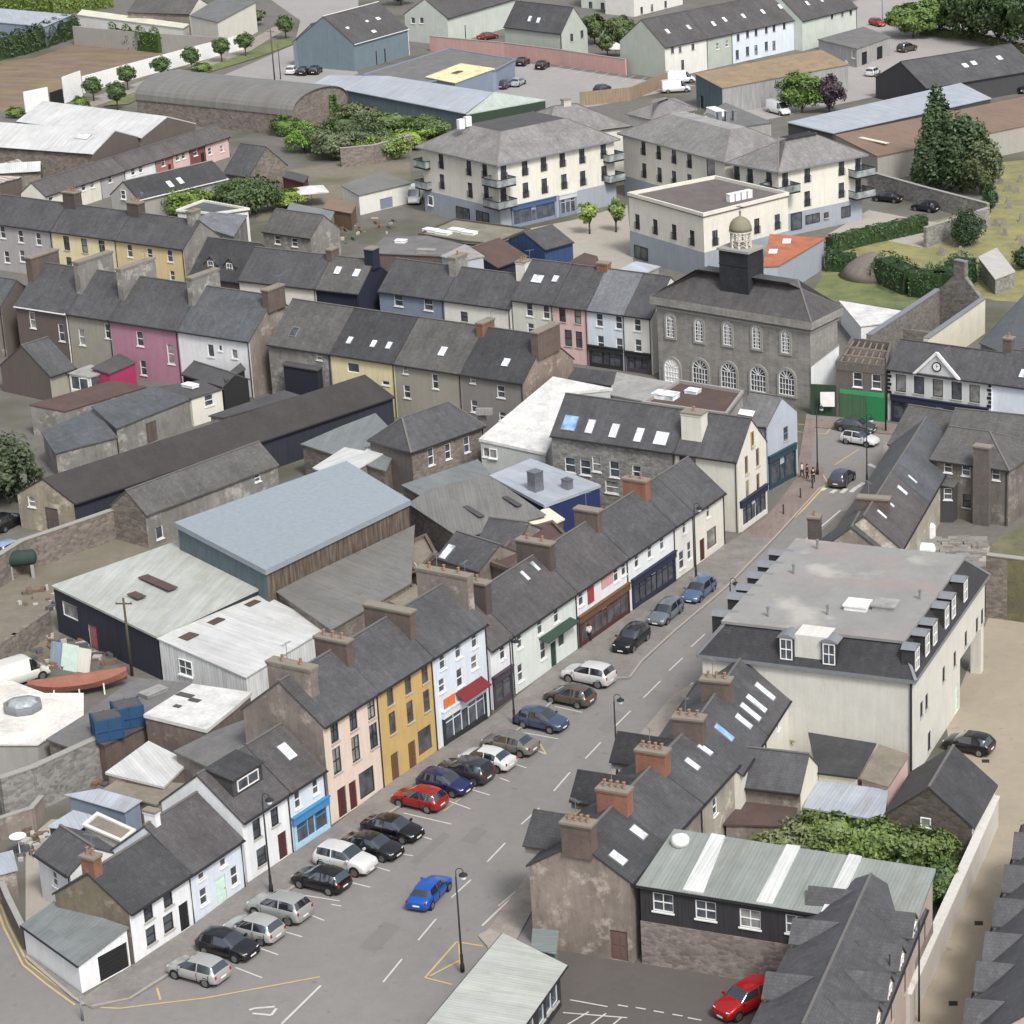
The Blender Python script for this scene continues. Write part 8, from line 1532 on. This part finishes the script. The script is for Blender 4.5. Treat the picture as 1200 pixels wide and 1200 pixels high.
for i, (x0, x1, y0, y1, n_, l_) in enumerate(((24, 62, 975, 1010, 46, 'loose junk and timber in the small yard behind the cottage'), (105, 170, 878, 925, 46, 'cluttered pallets and boxes in the narrow yard below the blue tanks'), (36, 130, 742, 785, 70, 'scattered building junk in front of the navy-clad shed'), (20, 100, 690, 716, 26, 'scrap and litter on the rough grass by the mossy wall'), (330, 420, 262, 290, 26, 'pots and boxes in the back yards behind the far terrace'), (395, 470, 255, 275, 24, 'crates and covers in the service yard left of the apartments'), (250, 330, 505, 530, 16, 'bits of scrap between the barn and the warehouse'), (440, 500, 640, 690, 20, 'bricks and boards on the roofs behind the pale blue shop house'))):
    g = Geo(); r3 = random.Random(i + 40); z0_ = 3.22 if i == 7 else 0
    for k in range(n_):
        p = G(r3.uniform(x0, x1), r3.uniform(y0, y1), z0_); a_, b_, h_ = r3.uniform(.1, .55), r3.uniform(.06, .3), r3.uniform(.05, .45) * (.3 if i == 7 else 1); t_a = r3.uniform(0, 3)
        ca, sa = math.cos(t_a), math.sin(t_a); q = [(p.x + ca * u_ - sa * v_, p.y + sa * u_ + ca * v_) for u_, v_ in ((-a_, -b_), (a_, -b_), (a_, b_), (-a_, b_))]; g.prism(q, z0_, z0_ + h_, k % 4)
    o = g.build('yard_clutter', [mat('plain', c_) for c_ in ((176, 172, 164), (112, 96, 80), (84, 88, 94), (124, 88, 72))]); tag(o, l_, 'clutter', kind='stuff')
for i, (pp) in enumerate(([(540, 985), (556, 968), (572, 974), (556, 990)], [(600, 905), (660, 850), (668, 854), (608, 909)], [(480, 1010), (520, 975), (528, 979), (488, 1014)], [(700, 855), (722, 832), (736, 838), (714, 860)], [(420, 1110), (450, 1080), (470, 1086), (440, 1117)], [(890, 680), (905, 664), (918, 667), (903, 684)])): sheet('road_patch', pp, .0075, 'asph2' if i % 2 == 0 else 'patch2')
# ================================================================ air, light, camera
w = bpy.data.worlds.new('World'); sc.world = w; w.use_nodes = True; nt = w.node_tree; bg = nt.nodes['Background']
sk = nt.nodes.new('ShaderNodeTexSky'); sk.sky_type = 'NISHITA'; sk.sun_disc = False; EL, AZ = 50, 146
sk.sun_elevation = math.radians(EL); sk.sun_rotation = math.radians(AZ); sk.air_density = 1.2; sk.dust_density = 4.0; sk.ozone_density = 1.0
hs_ = nt.nodes.new('ShaderNodeHueSaturation'); hs_.inputs['Saturation'].default_value = .35; nt.links.new(sk.outputs[0], hs_.inputs['Color']); nt.links.new(hs_.outputs[0], bg.inputs['Color']); bg.inputs['Strength'].default_value = .135
sl = bpy.data.lights.new('Sun', 'SUN'); sl.energy = 1.85; sl.angle = math.radians(12); sl.color = (1, .985, .955); so = bpy.data.objects.new('Sun', sl); COL.objects.link(so)
az, el = math.radians(AZ), math.radians(EL); dv = Vector((math.sin(az) * math.cos(el), math.cos(az) * math.cos(el), math.sin(el))); so.rotation_euler = dv.to_track_quat('Z', 'Y').to_euler(); so.location = (0, 200, 150)
cd = bpy.data.cameras.new('Camera'); cam = bpy.data.objects.new('Camera', cd); COL.objects.link(cam); sc.camera = cam
cam.location = CAM; cam.rotation_euler = (math.pi / 2 - TH, 0, 0); cd.sensor_width = 36; cd.lens = 36 * F / 1200; cd.shift_x = (600 - CX) / 1200; cd.shift_y = 0; cd.clip_end = 5000; cd.clip_start = 1
vs_ = sc.view_settings; vs_.view_transform = 'Standard'; vs_.look = 'None'; vs_.gamma = 1; vs_.exposure = .4
sc.cycles.max_bounces = 5; sc.cycles.diffuse_bounces = 3; sc.cycles.glossy_bounces = 2; sc.cycles.use_denoising = True
for o in list(bpy.data.meshes):
    if o.users == 0: bpy.data.meshes.remove(o)
